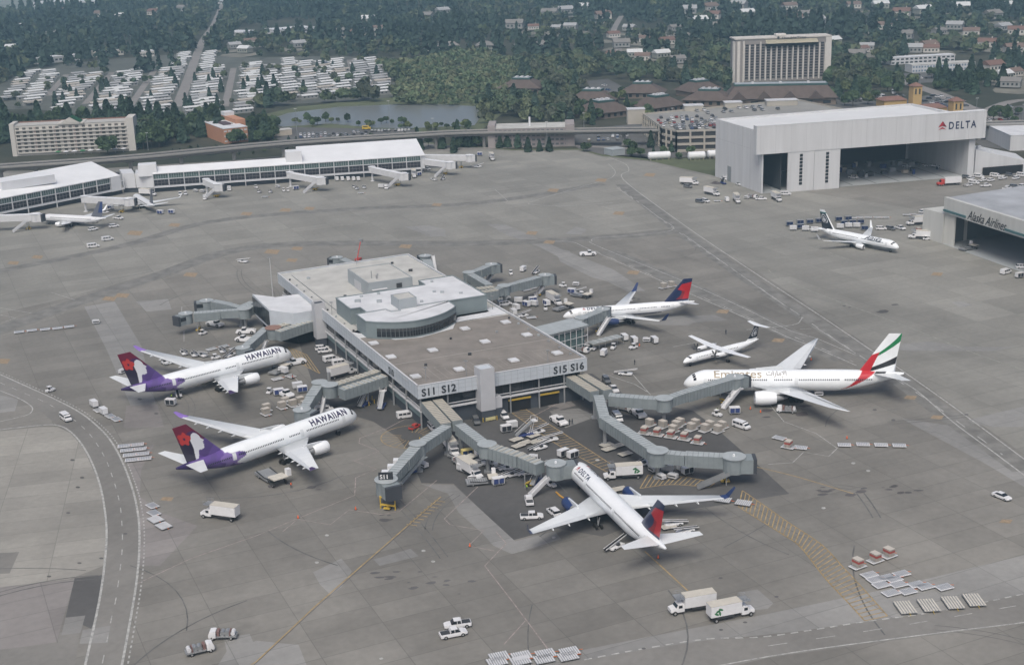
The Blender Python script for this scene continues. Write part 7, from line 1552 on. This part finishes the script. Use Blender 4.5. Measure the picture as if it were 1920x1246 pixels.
L=[
('truck',418,972,-30,-4,'white box truck alone at lower left, cab pointing left'),
('service',418,1196,-30,1,'farther of two flatbed service trucks with hose reels, bottom left'),('service',376,1223,30,-7,'nearer of two flatbed service trucks with hose reels, bottom left'),
('pickup',858,1175,-30,4,'farther of two white pickups side by side, bottom centre'),('pickup',850,1192,30,-6,'nearer of two white pickups side by side, bottom centre'),
('truck',1303,1143,-30,5,'longer white box truck facing left, lower right'),('catering',1364,1158,30,-6,'white box truck with green leaves facing right, lower right'),('catering',1173,896,-30,2,'white box truck with green leaves beside the bridge, right of the dark stand jet'),
('van',124,787,14,10,'white van driving on the curved service road at left'),('tug',95,734,16,-5,'lone small tug near the curved road at left'),
('wcart',177,763,14,10,'rear of two white covered carts in the short train at left'),('wcart',195,777,14,10,'front of two white covered carts in the short train at left'),('dolly',185,771,14,10,'flat dolly between the two white carts at left'),('dolly',207,782,14,9,'first flat dolly behind the white carts at left'),('dolly',219,788,14,9,'last flat dolly of the short train at left'),
('gen',180,607,20,-3,'small grey unit alone on the pale concrete strip, left'),
('van',175,464,25,-3,'nearer of two white vans on the far left taxi lane'),('van',202,451,25,-4,'farther of two white vans on the far left taxi lane'),
('cart',301,402,20,1,'left of two dark carts below the small jet at left'),('cart',322,401,20,1,'right of two dark carts below the small jet at left'),
('suv',214,426,20,-3,'white car below the blue tail of the small jet'),('suv',175,432,20,-4,'white car nearest the small jet with the blue tail'),('pickup',222,411,20,2,'white pickup right of the blue tail at far left'),('truck',276,367,20,1,'white box truck under the concourse link block'),('belt',196,400,20,-3,'belt loader right of the blue tail at far left'),('cart',208,393,20,3,'cart beside the wing of the small jet at left'),('wcart',207,388,15,2,'white cart behind the blue tail at far left'),('tug',178,418,20,-3,'tug behind the wing of the small side on jet'),
('suv',338,366,2,12,'left of two white cars under the concourse edge'),('suv',348,365,2,12,'right of two white cars under the concourse edge'),('van',384,374,1,12,'white van facing the viewer before the far concourse'),('van',430,357,1,10,'white van under the concourse right of the first free bridge'),
('gen',367,360,10,1,'blue grey unit by the first free white bridge'),('gen',380,361,10,1,'cream unit by the first free white bridge'),('gen',521,352,12,1,'unit below the left part of the middle roof box'),('tug',480,353,10,4,'tug left of the cluster below the concourse middle'),('belt',486,361,4,10,'belt loader below the concourse middle, left one'),('belt',507,361,3,10,'belt loader below the concourse middle, right one'),('dolly',497,370,20,0,'brown flat dolly alone before the far concourse'),('cart',555,356,16,-2,'cart at the foot of the second free white bridge'),('tug',532,359,3,10,'left tug of the pair below the middle roof box'),('tug',540,359,3,10,'right tug of the pair below the middle roof box'),
]
for k,x in enumerate((632,642,653,663,672)): L.append(('wcart',x,339,6,9,'one of five small white carts lined under the concourse'))
L+=[('belt',664,352,9,9,'left belt loader of the trio before the third free bridge'),('belt',669,355,6,10,'middle belt loader of the trio before the third free bridge'),('belt',682,353,10,8,'right belt loader of the trio before the third free bridge'),('dolly',677,363,20,0,'reddish flat dolly below the belt loader trio'),('wcart',715,353,12,0,'left white cart near the third free bridge'),('van',724,354,2,10,'small white van near the third free bridge'),('truck',776,331,4,10,'white truck at the concourse right corner'),('cart',785,330,10,-2,'cart at the concourse right corner'),('tug',803,319,12,0,'tug under the bridges right of the concourse'),('belt',813,338,14,4,'belt loader right of the concourse end, left one'),('belt',831,337,8,-6,'belt loader right of the concourse end, right one'),('truck',922,299,6,8,'white truck parked by itself at the far apron edge'),('cart',900,292,14,0,'cart by the farther white bridge end'),('belt',896,314,20,-2,'belt loader below the farther white bridge end'),('gen',866,300,10,0,'unit below the farther white bridge'),
('belt',456,492,20,2,'belt loader alone on the taxi lane behind the terminal'),('push',1102,479,20,-1,'white pushback tractor alone on the pale strip, upper centre'),
('wuld',1244,541,18,-4,'left of two containers near the taxi lane behind the navy tail'),('wuld',1259,538,18,-4,'right of two containers near the taxi lane behind the navy tail'),
('tug',958,515,4,12,'tug between the two rear right grey bridges'),('wcart',981,509,10,-6,'white cart between the two rear right grey bridges'),('belt',1005,512,14,-10,'belt loader behind the long rear right bridge'),('tug',1055,538,-14,0,'tug right of the long rear right bridge'),('dolly',987,545,16,-3,'left flat dolly under the long rear right bridge'),('dolly',1000,541,16,-4,'right flat dolly under the long rear right bridge'),('cart',1072,551,22,2,'dark cart beside the beige loader right of the terminal'),('loader',1090,557,24,4,'beige cargo loader above the slim docked jet'),('belt',1083,550,22,-2,'belt loader touching the dark cart right of the terminal'),
('wcart',972,568,18,0,'white cart nearest the terminal wall in the cart cluster'),('cart',987,575,14,4,'blue sided cart in the front of the cart cluster'),('cart',999,567,20,-2,'navy cart behind the others in the cart cluster'),('wcart',1001,574,16,2,'white cart in the middle of the cart cluster'),('cart',1025,573,12,6,'blue sided cart at the right of the cart cluster'),('truck',1038,568,14,8,'white box truck at the right of the cart cluster'),('tug',1023,581,2,14,'blue tug in front of the cart cluster'),('wcart',968,581,14,6,'left white cart touching the terminal roof edge'),('wcart',963,590,12,8,'nearest white cart beside the terminal roof edge'),('van',946,573,18,-3,'white van beside the terminal right wall, behind the carts'),('van',944,562,18,-3,'dark backed van under the rear right bridge'),('loader',1056,580,22,-6,'cargo loader at the nose of the slim docked jet'),('belt',980,594,20,-4,'belt loader in front of the cart cluster'),('dolly',996,597,18,-2,'flat dolly in front of the cart cluster'),
('kcart',1171,638,14,10,'left of two dark sided carts at the walkway end'),('kcart',1189,643,14,10,'right of two dark sided carts at the walkway end'),('kcart',1227,643,14,10,'dark sided cart standing alone right of the walkway'),('gen',1212,641,16,0,'small dark unit beside the lone dark sided cart'),('tug',1150,654,-10,10,'left white tug below the walkway'),('tug',1187,654,-16,4,'white tug close to the dark sided carts'),('wcart',1132,667,10,-10,'small white unit nearest the annex corner'),('service',1090,661,20,3,'blue service vehicle at the annex corner'),('suv',1104,656,18,2,'grey car at the annex corner'),('belt',1173,703,24,1,'belt loader alone right of the gate number corner'),('gsuv',1137,716,12,14,'dark car beside the beige bridge roof, nearer the terminal'),('pickup',1150,733,14,12,'pickup beside the beige bridge roof at its elbow'),
('push',1048,793,22,14,'white pushback tractor on the pale pad under the bridges'),('van',1158,787,12,14,'white vehicle under the elbow of the right bridge'),('push',1197,779,16,12,'pushback tractor behind the container rows'),('service',1172,770,18,4,'service truck under the long right bridge'),
('cart',1377,776,20,-1,'blue sided cart below the striped tail jet'),('tug',1345,780,16,5,'small tug left of the blue sided cart, right stand'),('van',1390,802,18,6,'small white van below the striped tail jet'),('service',1474,773,-20,-1,'fuel truck under the wing of the striped tail jet'),('cone',1407,767,1,0,'left orange cone by the big white engine'),('cone',1426,773,1,0,'right orange cone by the big white engine'),('gen',1535,742,20,0,'unit under the rear fuselage of the striped tail jet'),
('uld',1478,840,20,4,'single red banded container right of the container rows'),('dolly',1461,823,16,4,'flat dolly above the single red container'),('dolly',1501,841,18,2,'flat dolly right of the single red container'),
('sedan',1878,934,20,8,'white sedan alone at the right edge'),
('uld',1608,1064,22,-8,'left container of three in the lower right row'),('uld',1641,1053,22,-8,'middle container of three in the lower right row'),('uld',1666,1044,22,-8,'right container of three in the lower right row'),
('pickup',997,972,24,-1,'white pickup left of the dark stand jet wing'),('suv',1038,964,-10,-8,'white car half under the wing on the dark stand'),('pickup',992,942,-4,-16,'pickup behind the white one, left of the dark stand jet'),('stair',1008,906,20,-14,'mobile stair at the nose of the dark stand jet'),('tug',1034,912,16,8,'tug at the nose gear of the dark stand jet'),
('cart',934,909,22,-4,'blue sided cart below the centre bridge'),('ycart',876,856,22,-4,'yellow roofed cart between the two front bridges'),('truck',845,846,12,16,'white truck between the two front bridges'),('wcart',851,852,14,10,'grey cart beside the white truck between the front bridges'),('service',862,872,18,12,'flat service truck between the front bridges'),('truck',880,889,16,10,'white box truck facing the aircraft, centre'),('tug',888,898,-16,4,'white tug before the centre box truck'),('loader',905,906,22,-2,'beige cargo loader left of the blue sided cart'),('belt',985,890,22,-4,'white belt loader below the centre bridge rotunda'),('belt',950,880,24,-4,'long belt loader under the centre bridge'),
('van',761,783,20,-3,'white van by the terminal left wall near the gate numbers'),('gsuv',893,793,6,12,'grey car right of the beige bridge roofs'),('suv',945,783,12,12,'white car right of the front stair tower'),('wcart',960,803,20,-3,'rear of two white carts right of the front tower'),('kcart',949,810,20,-3,'front of two white carts right of the front tower'),('van',813,806,10,10,'white van under the fixed bridge pair'),('rpick',778,803,12,-6,'red vehicle at the painted circle'),('stair',716,764,10,-16,'mobile stair with white top by the terminal left wall'),
('kcart',1056,856,20,-7,'left of two white carts above the dark stand jet nose'),('kcart',1074,859,20,-7,'right of two white carts above the dark stand jet nose'),
('kcart',1281,882,20,-5,'rear white cart by the right bridge column'),('kcart',1289,889,20,-5,'front white cart by the right bridge column'),('gen',1240,898,16,8,'unit at the foot of the right bridge column'),('gen',1262,897,20,4,'orange grey unit beside the right bridge column'),('belt',1155,1027,40,-21,'belt loader with raised belt under the left tailplane'),('belt',1284,999,-20,6,'belt loader with white cab under the right tailplane'),('belt',1262,985,-20,3,'dark belt loader under the right tailplane'),
('push',554,683,-24,5,'white pushback tractor at the nose of the farther purple tailed jet'),('loader',525,697,16,-8,'cargo loader at the open door of the farther purple tailed jet'),('dolly',545,707,20,8,'dolly left of the worker in orange, behind the loader'),('wcart',532,700,20,5,'white cart beside the cargo loader, upper left'),('dolly',520,712,18,-4,'flat dolly below the engine of the farther purple tailed jet'),('tug',506,737,10,-10,'dark tug left of the blue sided carts, centre left'),('cart',523,741,20,-3,'nearer blue sided cart with white roof, centre left'),('cart',567,736,20,-3,'farther blue sided cart with white roof, centre left'),('wcart',558,729,20,-3,'small white cart behind the blue sided one, centre left'),
('suv',604,656,20,-2,'rear of two white cars by the left stair tower'),('suv',609,661,20,-2,'front of two white cars by the left stair tower'),('van',621,677,20,-4,'rear of two white vans beside the terminal left wall'),('van',638,684,20,-3,'front of two white vans beside the terminal left wall'),('truck',639,706,18,-5,'white truck behind the beige ribbed walkway'),('van',608,772,20,-3,'white van behind the nose of the nearer purple tailed jet'),
('belt',335,742,-10,-30,'steep belt loader at the tail of the farther purple tailed jet'),('kcart',321,760,20,1,'grey cart at the foot of the steep belt loader'),('push',404,611,18,3,'white tractor under the dark grey bridges at left'),('push',462,625,-24,1,'farther of two big white tractors by the sloping bridge'),('push',460,640,-24,-2,'nearer of two big white tractors by the sloping bridge'),('tug',381,627,16,-5,'tug at the foot of the nearer dark grey bridge'),('service',512,597,-16,2,'white truck behind the white roofed wing'),('tug',466,584,4,10,'white tug between dark grey bridge and the wing'),
('belt',364,667,10,12,'leftmost belt loader above the farther purple tailed jet'),('belt',380,668,16,6,'second belt loader above the farther purple tailed jet'),('belt',417,660,10,14,'third belt loader above the farther purple tailed jet'),('dolly',397,656,18,-5,'left flat dolly above the farther purple tailed jet'),('dolly',420,651,18,-5,'right flat dolly above the farther purple tailed jet'),('tug',405,673,18,-3,'white tug touching the fuselage line of the farther purple tailed jet'),('tug',310,683,14,6,'tug under the far wing of the farther purple tailed jet'),('gen',327,681,16,-2,'unit under the far wing of the farther purple tailed jet'),('gen',230,700,16,-6,'striped unit behind the tail of the farther purple tailed jet'),
('loader',510,901,26,16,'cargo loader alone below the nearer purple tailed jet'),
('boom',672,489,14,-8,'red boom lift behind the white terminal roof'),
('gsuv',1290,352,20,2,'dark truck left of the huge hangar'),('truck',1290,346,20,1,'dark bodied truck beside the hangar corner'),('truck',1333,365,18,4,'white truck before the hangar left wall'),('gsuv',1312,380,18,3,'dark car before the hangar left wall'),('suv',1323,379,18,4,'white car before the hangar left wall'),('wcart',1363,378,10,10,'left box cart at the hangar corner'),('truck',1381,378,8,10,'box truck standing at the hangar corner'),('pickup',1427,375,18,0,'vehicle at the foot of the hangar left door'),('truck',1455,375,14,8,'grey box truck before the dark hangar door gap'),('van',1473,366,18,0,'white van at the dark hangar door gap'),('dolly',1345,378,18,0,'flat dolly pile left of the box carts at the hangar'),('gen',1400,373,14,2,'unit in the clutter at the hangar corner'),('service',1410,372,18,2,'tank truck in the clutter at the hangar corner'),('pickup',1358,337,18,5,'cream truck along the hangar left wall'),('gen',1373,341,16,4,'unit along the hangar left wall'),('belt',1385,347,16,5,'belt loader along the hangar left wall'),
('semi',1781,347,-30,2,'red and white semi truck in front of the hangar'),('belt',1816,349,16,-3,'red grey lift beside the semi truck'),('pickup',1848,350,20,-1,'white pickup nearest the hangar annex'),
('van',1886,513,14,-4,'white van at the opening of the beige hangar'),('kcart',1911,521,18,-3,'cart at the opening of the beige hangar'),('suv',1916,503,16,0,'silver car inside the opening of the beige hangar'),('truck',1729,448,-24,-1,'white box van left of the beige hangar side block'),('tug',1737,450,14,0,'tug beside the white box van at the beige hangar'),('uld',1722,436,20,-2,'brown container behind the white box van'),('pickup',1688,430,18,5,'white pickup left of the beige hangar'),('gsuv',1670,431,18,4,'dark car in the row left of the beige hangar'),('suv',1652,431,18,0,'white car in the row left of the beige hangar'),('truck',1722,421,-24,2,'cream trailer behind the beige hangar side block'),('suv',1731,399,16,-4,'white car behind the beige hangar'),('loader',1816,468,18,-3,'dark machine inside the beige hangar door'),
]
L+=[('belt',1008,812,24,-6,'belt loader at the upper edge of the beige pallet pile'),('belt',1032,826,26,-3,'belt loader at the right of the beige pallet pile'),('stair',985,818,24,-4,'mobile stair lying along the beige pallet pile'),('belt',1012,842,20,-6,'belt loader below the beige pallet pile'),
('loader',868,862,20,6,'cargo loader beside the yellow roofed cart'),('belt',898,872,22,-2,'belt loader below the yellow roofed cart'),('wcart',868,884,18,6,'cart behind the centre box truck'),('dolly',930,896,20,-4,'flat dolly between loader and blue sided cart'),('belt',958,893,22,-5,'short belt loader right of the blue sided cart'),('gen',945,868,14,6,'unit at the foot of the centre bridge rotunda'),('tug',925,872,16,8,'tug at the foot of the centre bridge rotunda'),('dolly',965,872,20,-4,'flat dolly under the centre bridge'),('gen',1000,862,14,0,'unit under the centre bridge near its cab'),
('gen',1224,884,14,8,'pale unit left of the right bridge column'),('wcart',1252,884,16,2,'grey cart behind the right bridge column'),('belt',1205,872,24,-8,'belt loader behind the right bridge column'),('dolly',1225,872,20,-6,'flat dolly behind the right bridge column'),('gen',795,876,14,6,'unit at the foot of the left bridge rotunda'),('stair',768,884,14,8,'small stair below the left bridge'),('push',535,742,14,6,'tractor among the containers, centre left'),('stair',684,760,14,-8,'grey mobile stair near the yellow bollards'),
('belt',345,664,10,10,'belt loader left of the others above the farther purple tailed jet'),('dolly',440,655,18,-4,'flat dolly nearest the sloping bridge'),('belt',432,668,16,-8,'belt loader near the sloping bridge foot'),('gen',545,760,10,4,'unit behind the container cluster'),('wcart',598,735,14,-10,'cart under the ribbed walkway junction'),('gen',1080,536,16,0,'unit above the beige loader, right of terminal'),('belt',1010,536,20,-6,'belt loader under the long rear right bridge'),('pickup',1098,605,18,-3,'pickup half hidden behind the annex roof'),
('stair',1356,345,10,6,'mobile stair at the hangar corner'),('boom',1418,352,6,8,'boom lift at the hangar corner')]
for i,(x,y) in enumerate([(1700,314),(1716,310),(1735,312),(1752,313),(1768,316),(1784,314),(1742,306),(1600,335)]): L.append((('suv','gsuv','tug','pickup')[i%4],x,y,18,2,f"{('white car','dark car','white tug','white pickup')[i%4]} parked inside the huge hangar"))
for i,(x,y) in enumerate([(1820,337),(1826,345),(1843,340),(1812,334),(1858,340),(1866,332),(1880,336),(1893,330),(1905,336),(1916,331),(1888,355),(1902,352),(1917,351),(1835,333)]): L.append((('suv','van','pickup','gsuv')[i%4],x,y,18,2 if i%2 else -4,f"{('white car','white van','white pickup','dark car')[i%4]} in the crowd before the hangar annex"))
for x,y in [(1480,424),(1500,421),(1518,420),(1535,418),(1572,415),(1590,414),(1500,429),(1582,422),(1598,421),(1613,420)]: L.append(('ncart',x,y,20,-1,'dark sided baggage cart in the rows behind the face tailed jet'))
for x,y in [(1487,432),(1527,435),(1575,429),(1591,427),(1606,427),(1553,432),(1510,433)]: L.append(('wcart',x,y,18,0,'white baggage cart in the rows behind the face tailed jet'))
L.append(('ncart',1621,432,20,0,'rightmost dark cart behind the face tailed jet wing'))
for x,y in [(1600,410),(1612,409),(1628,409),(1645,409),(1660,409),(1700,404),(1712,403),(1724,404)]: L.append(('dolly',x,y,20,0,'flat dolly in the strip behind the rows of carts'))
for k,(x,y) in enumerate([(36,624),(60,621),(85,619),(108,617),(130,614)]): L.append(('dolly',x,y,20,-2.5,('first','second','third','fourth','fifth')[k]+' dolly from the left in the long train at far left'))
for r_,(x0,y0,n) in enumerate([(233,838,2),(238,846,2),(243,855,2),(247,864,2)]):
    for k in range(n): L.append(('dolly',x0+k*25,y0-k*2.6,20,-2,('farthest','second','third','nearest')[r_]+' row of dollies beside the curved road'))
for x,y,l in [(286,950,'first'),(289,964,'second'),(292,976,'third'),(307,988,'last')]: L.append(('dolly' if y<970 else 'wdolly',x,y,16,10,l+' dolly of the bent train above the white box truck at left'))
for k,(x,y) in enumerate([(1583,836),(1618,835),(1652,836),(1686,837)]): L.append(('dolly',x,y,20,.5,('first','second','third','fourth')[k]+' dolly from the left in the row of four at right'))
for k,(x,y) in enumerate([(1208,814),(1232,817),(1258,821),(1283,825),(1308,832)]): L.append(('uld',x,y,20,3,('first','second','third','fourth','fifth')[k]+' red banded container from the left in the front row'))
for x,y in [(1218,799),(1243,802),(1262,811),(1268,803),(1275,798),(1296,807),(1304,800),(1322,809),(1331,803),(1346,811),(1354,804)]: L.append(('wuld',x,y,20,-8,'pale container in the back rows behind the red banded ones'))
for x,y in [(1630,1080),(1641,1089),(1662,1085),(1690,1078),(1652,1099),(1684,1098),(1670,1114),(1702,1111),(1734,1102),(1770,1103),(1676,1088),(1718,1098)]: L.append(('dolly',x,y,20,-5,'white flat dolly in the loose cluster at lower right'))
for k,(x,y) in enumerate([(1697,1142),(1741,1138),(1786,1133),(1826,1128)]): L.append(('pallet',x,y,10,14,('first','second','third','fourth')[k]+' large pallet dolly from the left in the lower right row'))
for x,y in [(936,1233),(932,1243),(978,1232),(976,1241),(1023,1228),(1020,1238),(1068,1224),(1065,1233)]: L.append(('wdolly',x,y,20,-4,'slatted dolly in the double row at the bottom edge'))
for x,y,l in [(500,770,'left'),(499,778,'front left'),(529,766,'second'),(535,758,'rear'),(549,762,'third'),(563,757,'rear right'),(572,764,'right')]: L.append(('wuld',x,y,14,8,l+' container of the cluster left of the sloping bridge'))
for x,y,l in [(968,826,'left'),(985,832,'front'),(1004,830,'middle'),(1022,829,'right'),(1000,819,'rear'),(972,838,'front left')]: L.append(('bpallet' if l!='right' else 'dolly',x,y,18,-6,l+' beige pallet dolly of the pile in the centre'))
for x,y,l in [(1137,836,'left'),(1141,844,'lower left'),(1161,837,'right'),(1172,853,'nearest')]: L.append(('bpallet',x,y,20,-6,l+' pallet dolly under the long right bridge'))
for x,y,l in [(1356,939,'left'),(1394,945,'right')]: L.append(('wdolly',x,y,20,3,l+' dolly just beyond the blue wing tip at the dark stand'))
for x,y,l in [(1161,919,'beige pallet dolly ahead of the right wing, dark stand jet'),(1253,990,'pallet dolly beneath the right tailplane')]: L.append(('bpallet',x,y,20,-4,l))
for x,y,l in [(667,955,'orange cone left of the cab marked with a number'),(881,1024,'orange cone on the pink line left of the dark stand jet'),(1199,648,'orange cone by the dark sided carts'),(1234,1046,'orange cone behind the dark stand jet tail'),(1521,675,'orange cone behind the big white wing'),(559,971,'dark red cone at the pink line crossing'),(1588,822,'orange cone above the row of four dollies')]: L.append(('cone',x,y,1,0,l))
for k in L: put(*k,**({'s':1.3} if k[0]=='loader' and k[1]==510 else ({'s':.75} if k[0]=='rpick' else {})))
# people: one skinned figure, posed walking / standing
def person(x,y,label,vest,h,arm=.25):
    p=P(x,y); r=thing('person',label,'person',(p.x,p.y,.045),h,'ground crew')
    J=[((0,0,.95),.15),((0,0,1.2),.15),((0,0,1.42),.17),((0,0,1.53),.07),((0,0,1.6),.085),((.01,0,1.70),.105),((0,.09,.88),.11),((.12,.1,.5),.075),((.05,.11,.1),.05),((.18,.11,.05),.045),((0,-.09,.88),.11),((-.08,-.1,.5),.075),((-.25,-.11,.12),.05),((-.12,-.11,.05),.045),((0,.2,1.4),.065),((-.06,.27,1.14),.048),((.05+arm*.5,.26,.95+arm*.4),.035),((0,-.2,1.4),.065),((.08,-.27,1.14),.048),((.22,-.25,.95),.035)]
    E=[(0,1),(1,2),(2,3),(3,4),(4,5),(0,6),(6,7),(7,8),(8,9),(0,10),(10,11),(11,12),(12,13),(2,14),(14,15),(15,16),(2,17),(17,18),(18,19)]
    me=bpy.data.meshes.new('body'); me.from_pydata([j[0] for j in J],E,[]); o=bpy.data.objects.new('body',me); COL.objects.link(o); o.parent=r; me.materials.append(CLOTH)
    sk_=o.modifiers.new('s','SKIN'); sv=me.skin_vertices[0].data if me.skin_vertices else None
    if sv is None:
        bm=bmesh.new(); bm.from_mesh(me); bm.verts.layers.skin.verify(); bm.to_mesh(me); bm.free(); sv=me.skin_vertices[0].data
    for i,j in enumerate(J): sv[i].radius=(j[1],j[1]); sv[i].use_root=(i==0)
    ss=o.modifiers.new('u','SUBSURF'); ss.levels=1; ss.render_levels=1
    mb=MB(); mb.loft([[(math.cos(t)*a,math.sin(t)*b,z) for t in [k*math.pi/5 for k in range(10)]] for z,a,b in ((.98,.17,.2),(1.2,.175,.21),(1.4,.17,.23),(1.5,.09,.12))]); mb.build('vest',vest,r)
    mb=MB(); mb.loft([[(.01+math.cos(t)*a,math.sin(t)*a,z) for t in [k*math.pi/4 for k in range(8)]] for z,a in ((1.66,.10),(1.72,.125),(1.79,.11),(1.83,.05))]); mb.build('hair',BLACK,r)
    mb=MB(); mb.box(.08,.125,-.06,.06,1.61,1.72); mb.box(.12,.145,-.015,.015,1.64,1.68); mb.build('face',SKIN,r)
    return r
person(546,915,'person in an orange vest walking right of the lone cargo loader',HIO,hd(546,915,8,6)); person(549,712,'person in an orange vest behind the dollies, upper left',HIO,0,.6); person(988,919,'person in a green vest at the foot of the mobile stair',HIV,1.0)
person(322,748,'person in a green vest beside the steep belt loader',HIV,2.5); person(1190,684,'person in dark clothes standing right of the gate number corner',CLOTH,.4); person(1361,627,'person in dark clothes behind the propeller plane',CLOTH,2); person(1068,797,'left person in dark clothes by the white pushback tractor',CLOTH,1,.1); person(1073,796,'right person in dark clothes by the white pushback tractor',CLOTH,3,.1); person(1345,775,'person in a green vest driving the small tug, right stand',HIV,.3)
# bollards, masts, tow bar, fuel hose
for x,y,l in [(787,828,'yellow bollard in the painted circle, left'),(792,830,'yellow bollard in the painted circle, right'),(688,752,'leftmost yellow bollard by the terminal left wall'),(692,760,'nearest yellow bollard by the terminal left wall'),(698,750,'middle yellow bollard by the terminal left wall'),(702,756,'rightmost yellow bollard by the terminal left wall'),(906,791,'yellow post left of the front tower base sign'),(932,787,'yellow post right of the front tower base sign'),(945,768,'yellow post at the front bay doors'),(1028,752,'yellow post at the right bay door')]:
    p=P(x,y); r=thing('bollard',l,'bollard',(p.x,p.y,.03),0,'yellow posts around the terminal'); mb=MB(); mb.cyl((0,0,0),(0,0,1.25),.14,n=8); mb.build('post',YEL,r); mb=MB(); mb.cyl((0,0,1.25),(0,0,1.33),.15,.08,n=8); mb.build('cap',YEL,r)
mb=MB(); p=P(920,789); mb.box(-1.5,1.5,-.12,.12,.3,1.2); o=mb.build('barrier_board',mat('pale_yellow',(.55,.5,.25),.7)); o.location=(p.x,p.y,0); o.rotation_euler=(0,0,.42); tag(o,'pale yellow barrier board at the foot of the front tower','barrier')
q=cat_rom([P(1043,922,.3),P(1052,930,.3),P(1072,942,.3),P(1088,950,.3)],5); mb=MB()
for a,b in zip(q,q[1:]): mb.cyl(a,b,.22,n=8,caps=False)
tag(mb.build('supply_hose',mat('hose_orange',(.5,.27,.05),.6)),'orange yellow supply hose running under the dark stand jet','hose')
for x,y,h_,l in [(512,560,16,'pale mast behind the white roofed wing'),(660,557,0,'')]:
    if h_: p=P(x,y); r=thing('light_pole',l,'pole',(p.x,p.y,0)); mb=MB(); mb.cyl((0,0,0),(0,0,h_),.16,.09,n=6); mb.build('pole',WHITE2,r); mb=MB(); mb.box(-.8,.8,-.15,.15,h_,h_+.25); mb.build('lamp_head',STEEL,r)
# ---------------- haze ----------------
mb=MB(); mb.box(-5200,5200,-1700,9400,-1,141); hz=mb.build('haze',mat('haze_air',(1,1,1),1)); m=bpy.data.materials.new('haze_volume'); m.use_nodes=True; N=m.node_tree.nodes; N.remove(N['Principled BSDF']); pv=N.new('ShaderNodeVolumePrincipled')
pv.inputs['Color'].default_value=(.50,.80,1.0,1); pv.inputs['Density'].default_value=.000175; pv.inputs['Anisotropy'].default_value=.1
m.node_tree.links.new(pv.outputs[0],N['Material Output'].inputs['Volume']); hz.data.materials.clear(); hz.data.materials.append(m); tag(hz,kind='stuff')
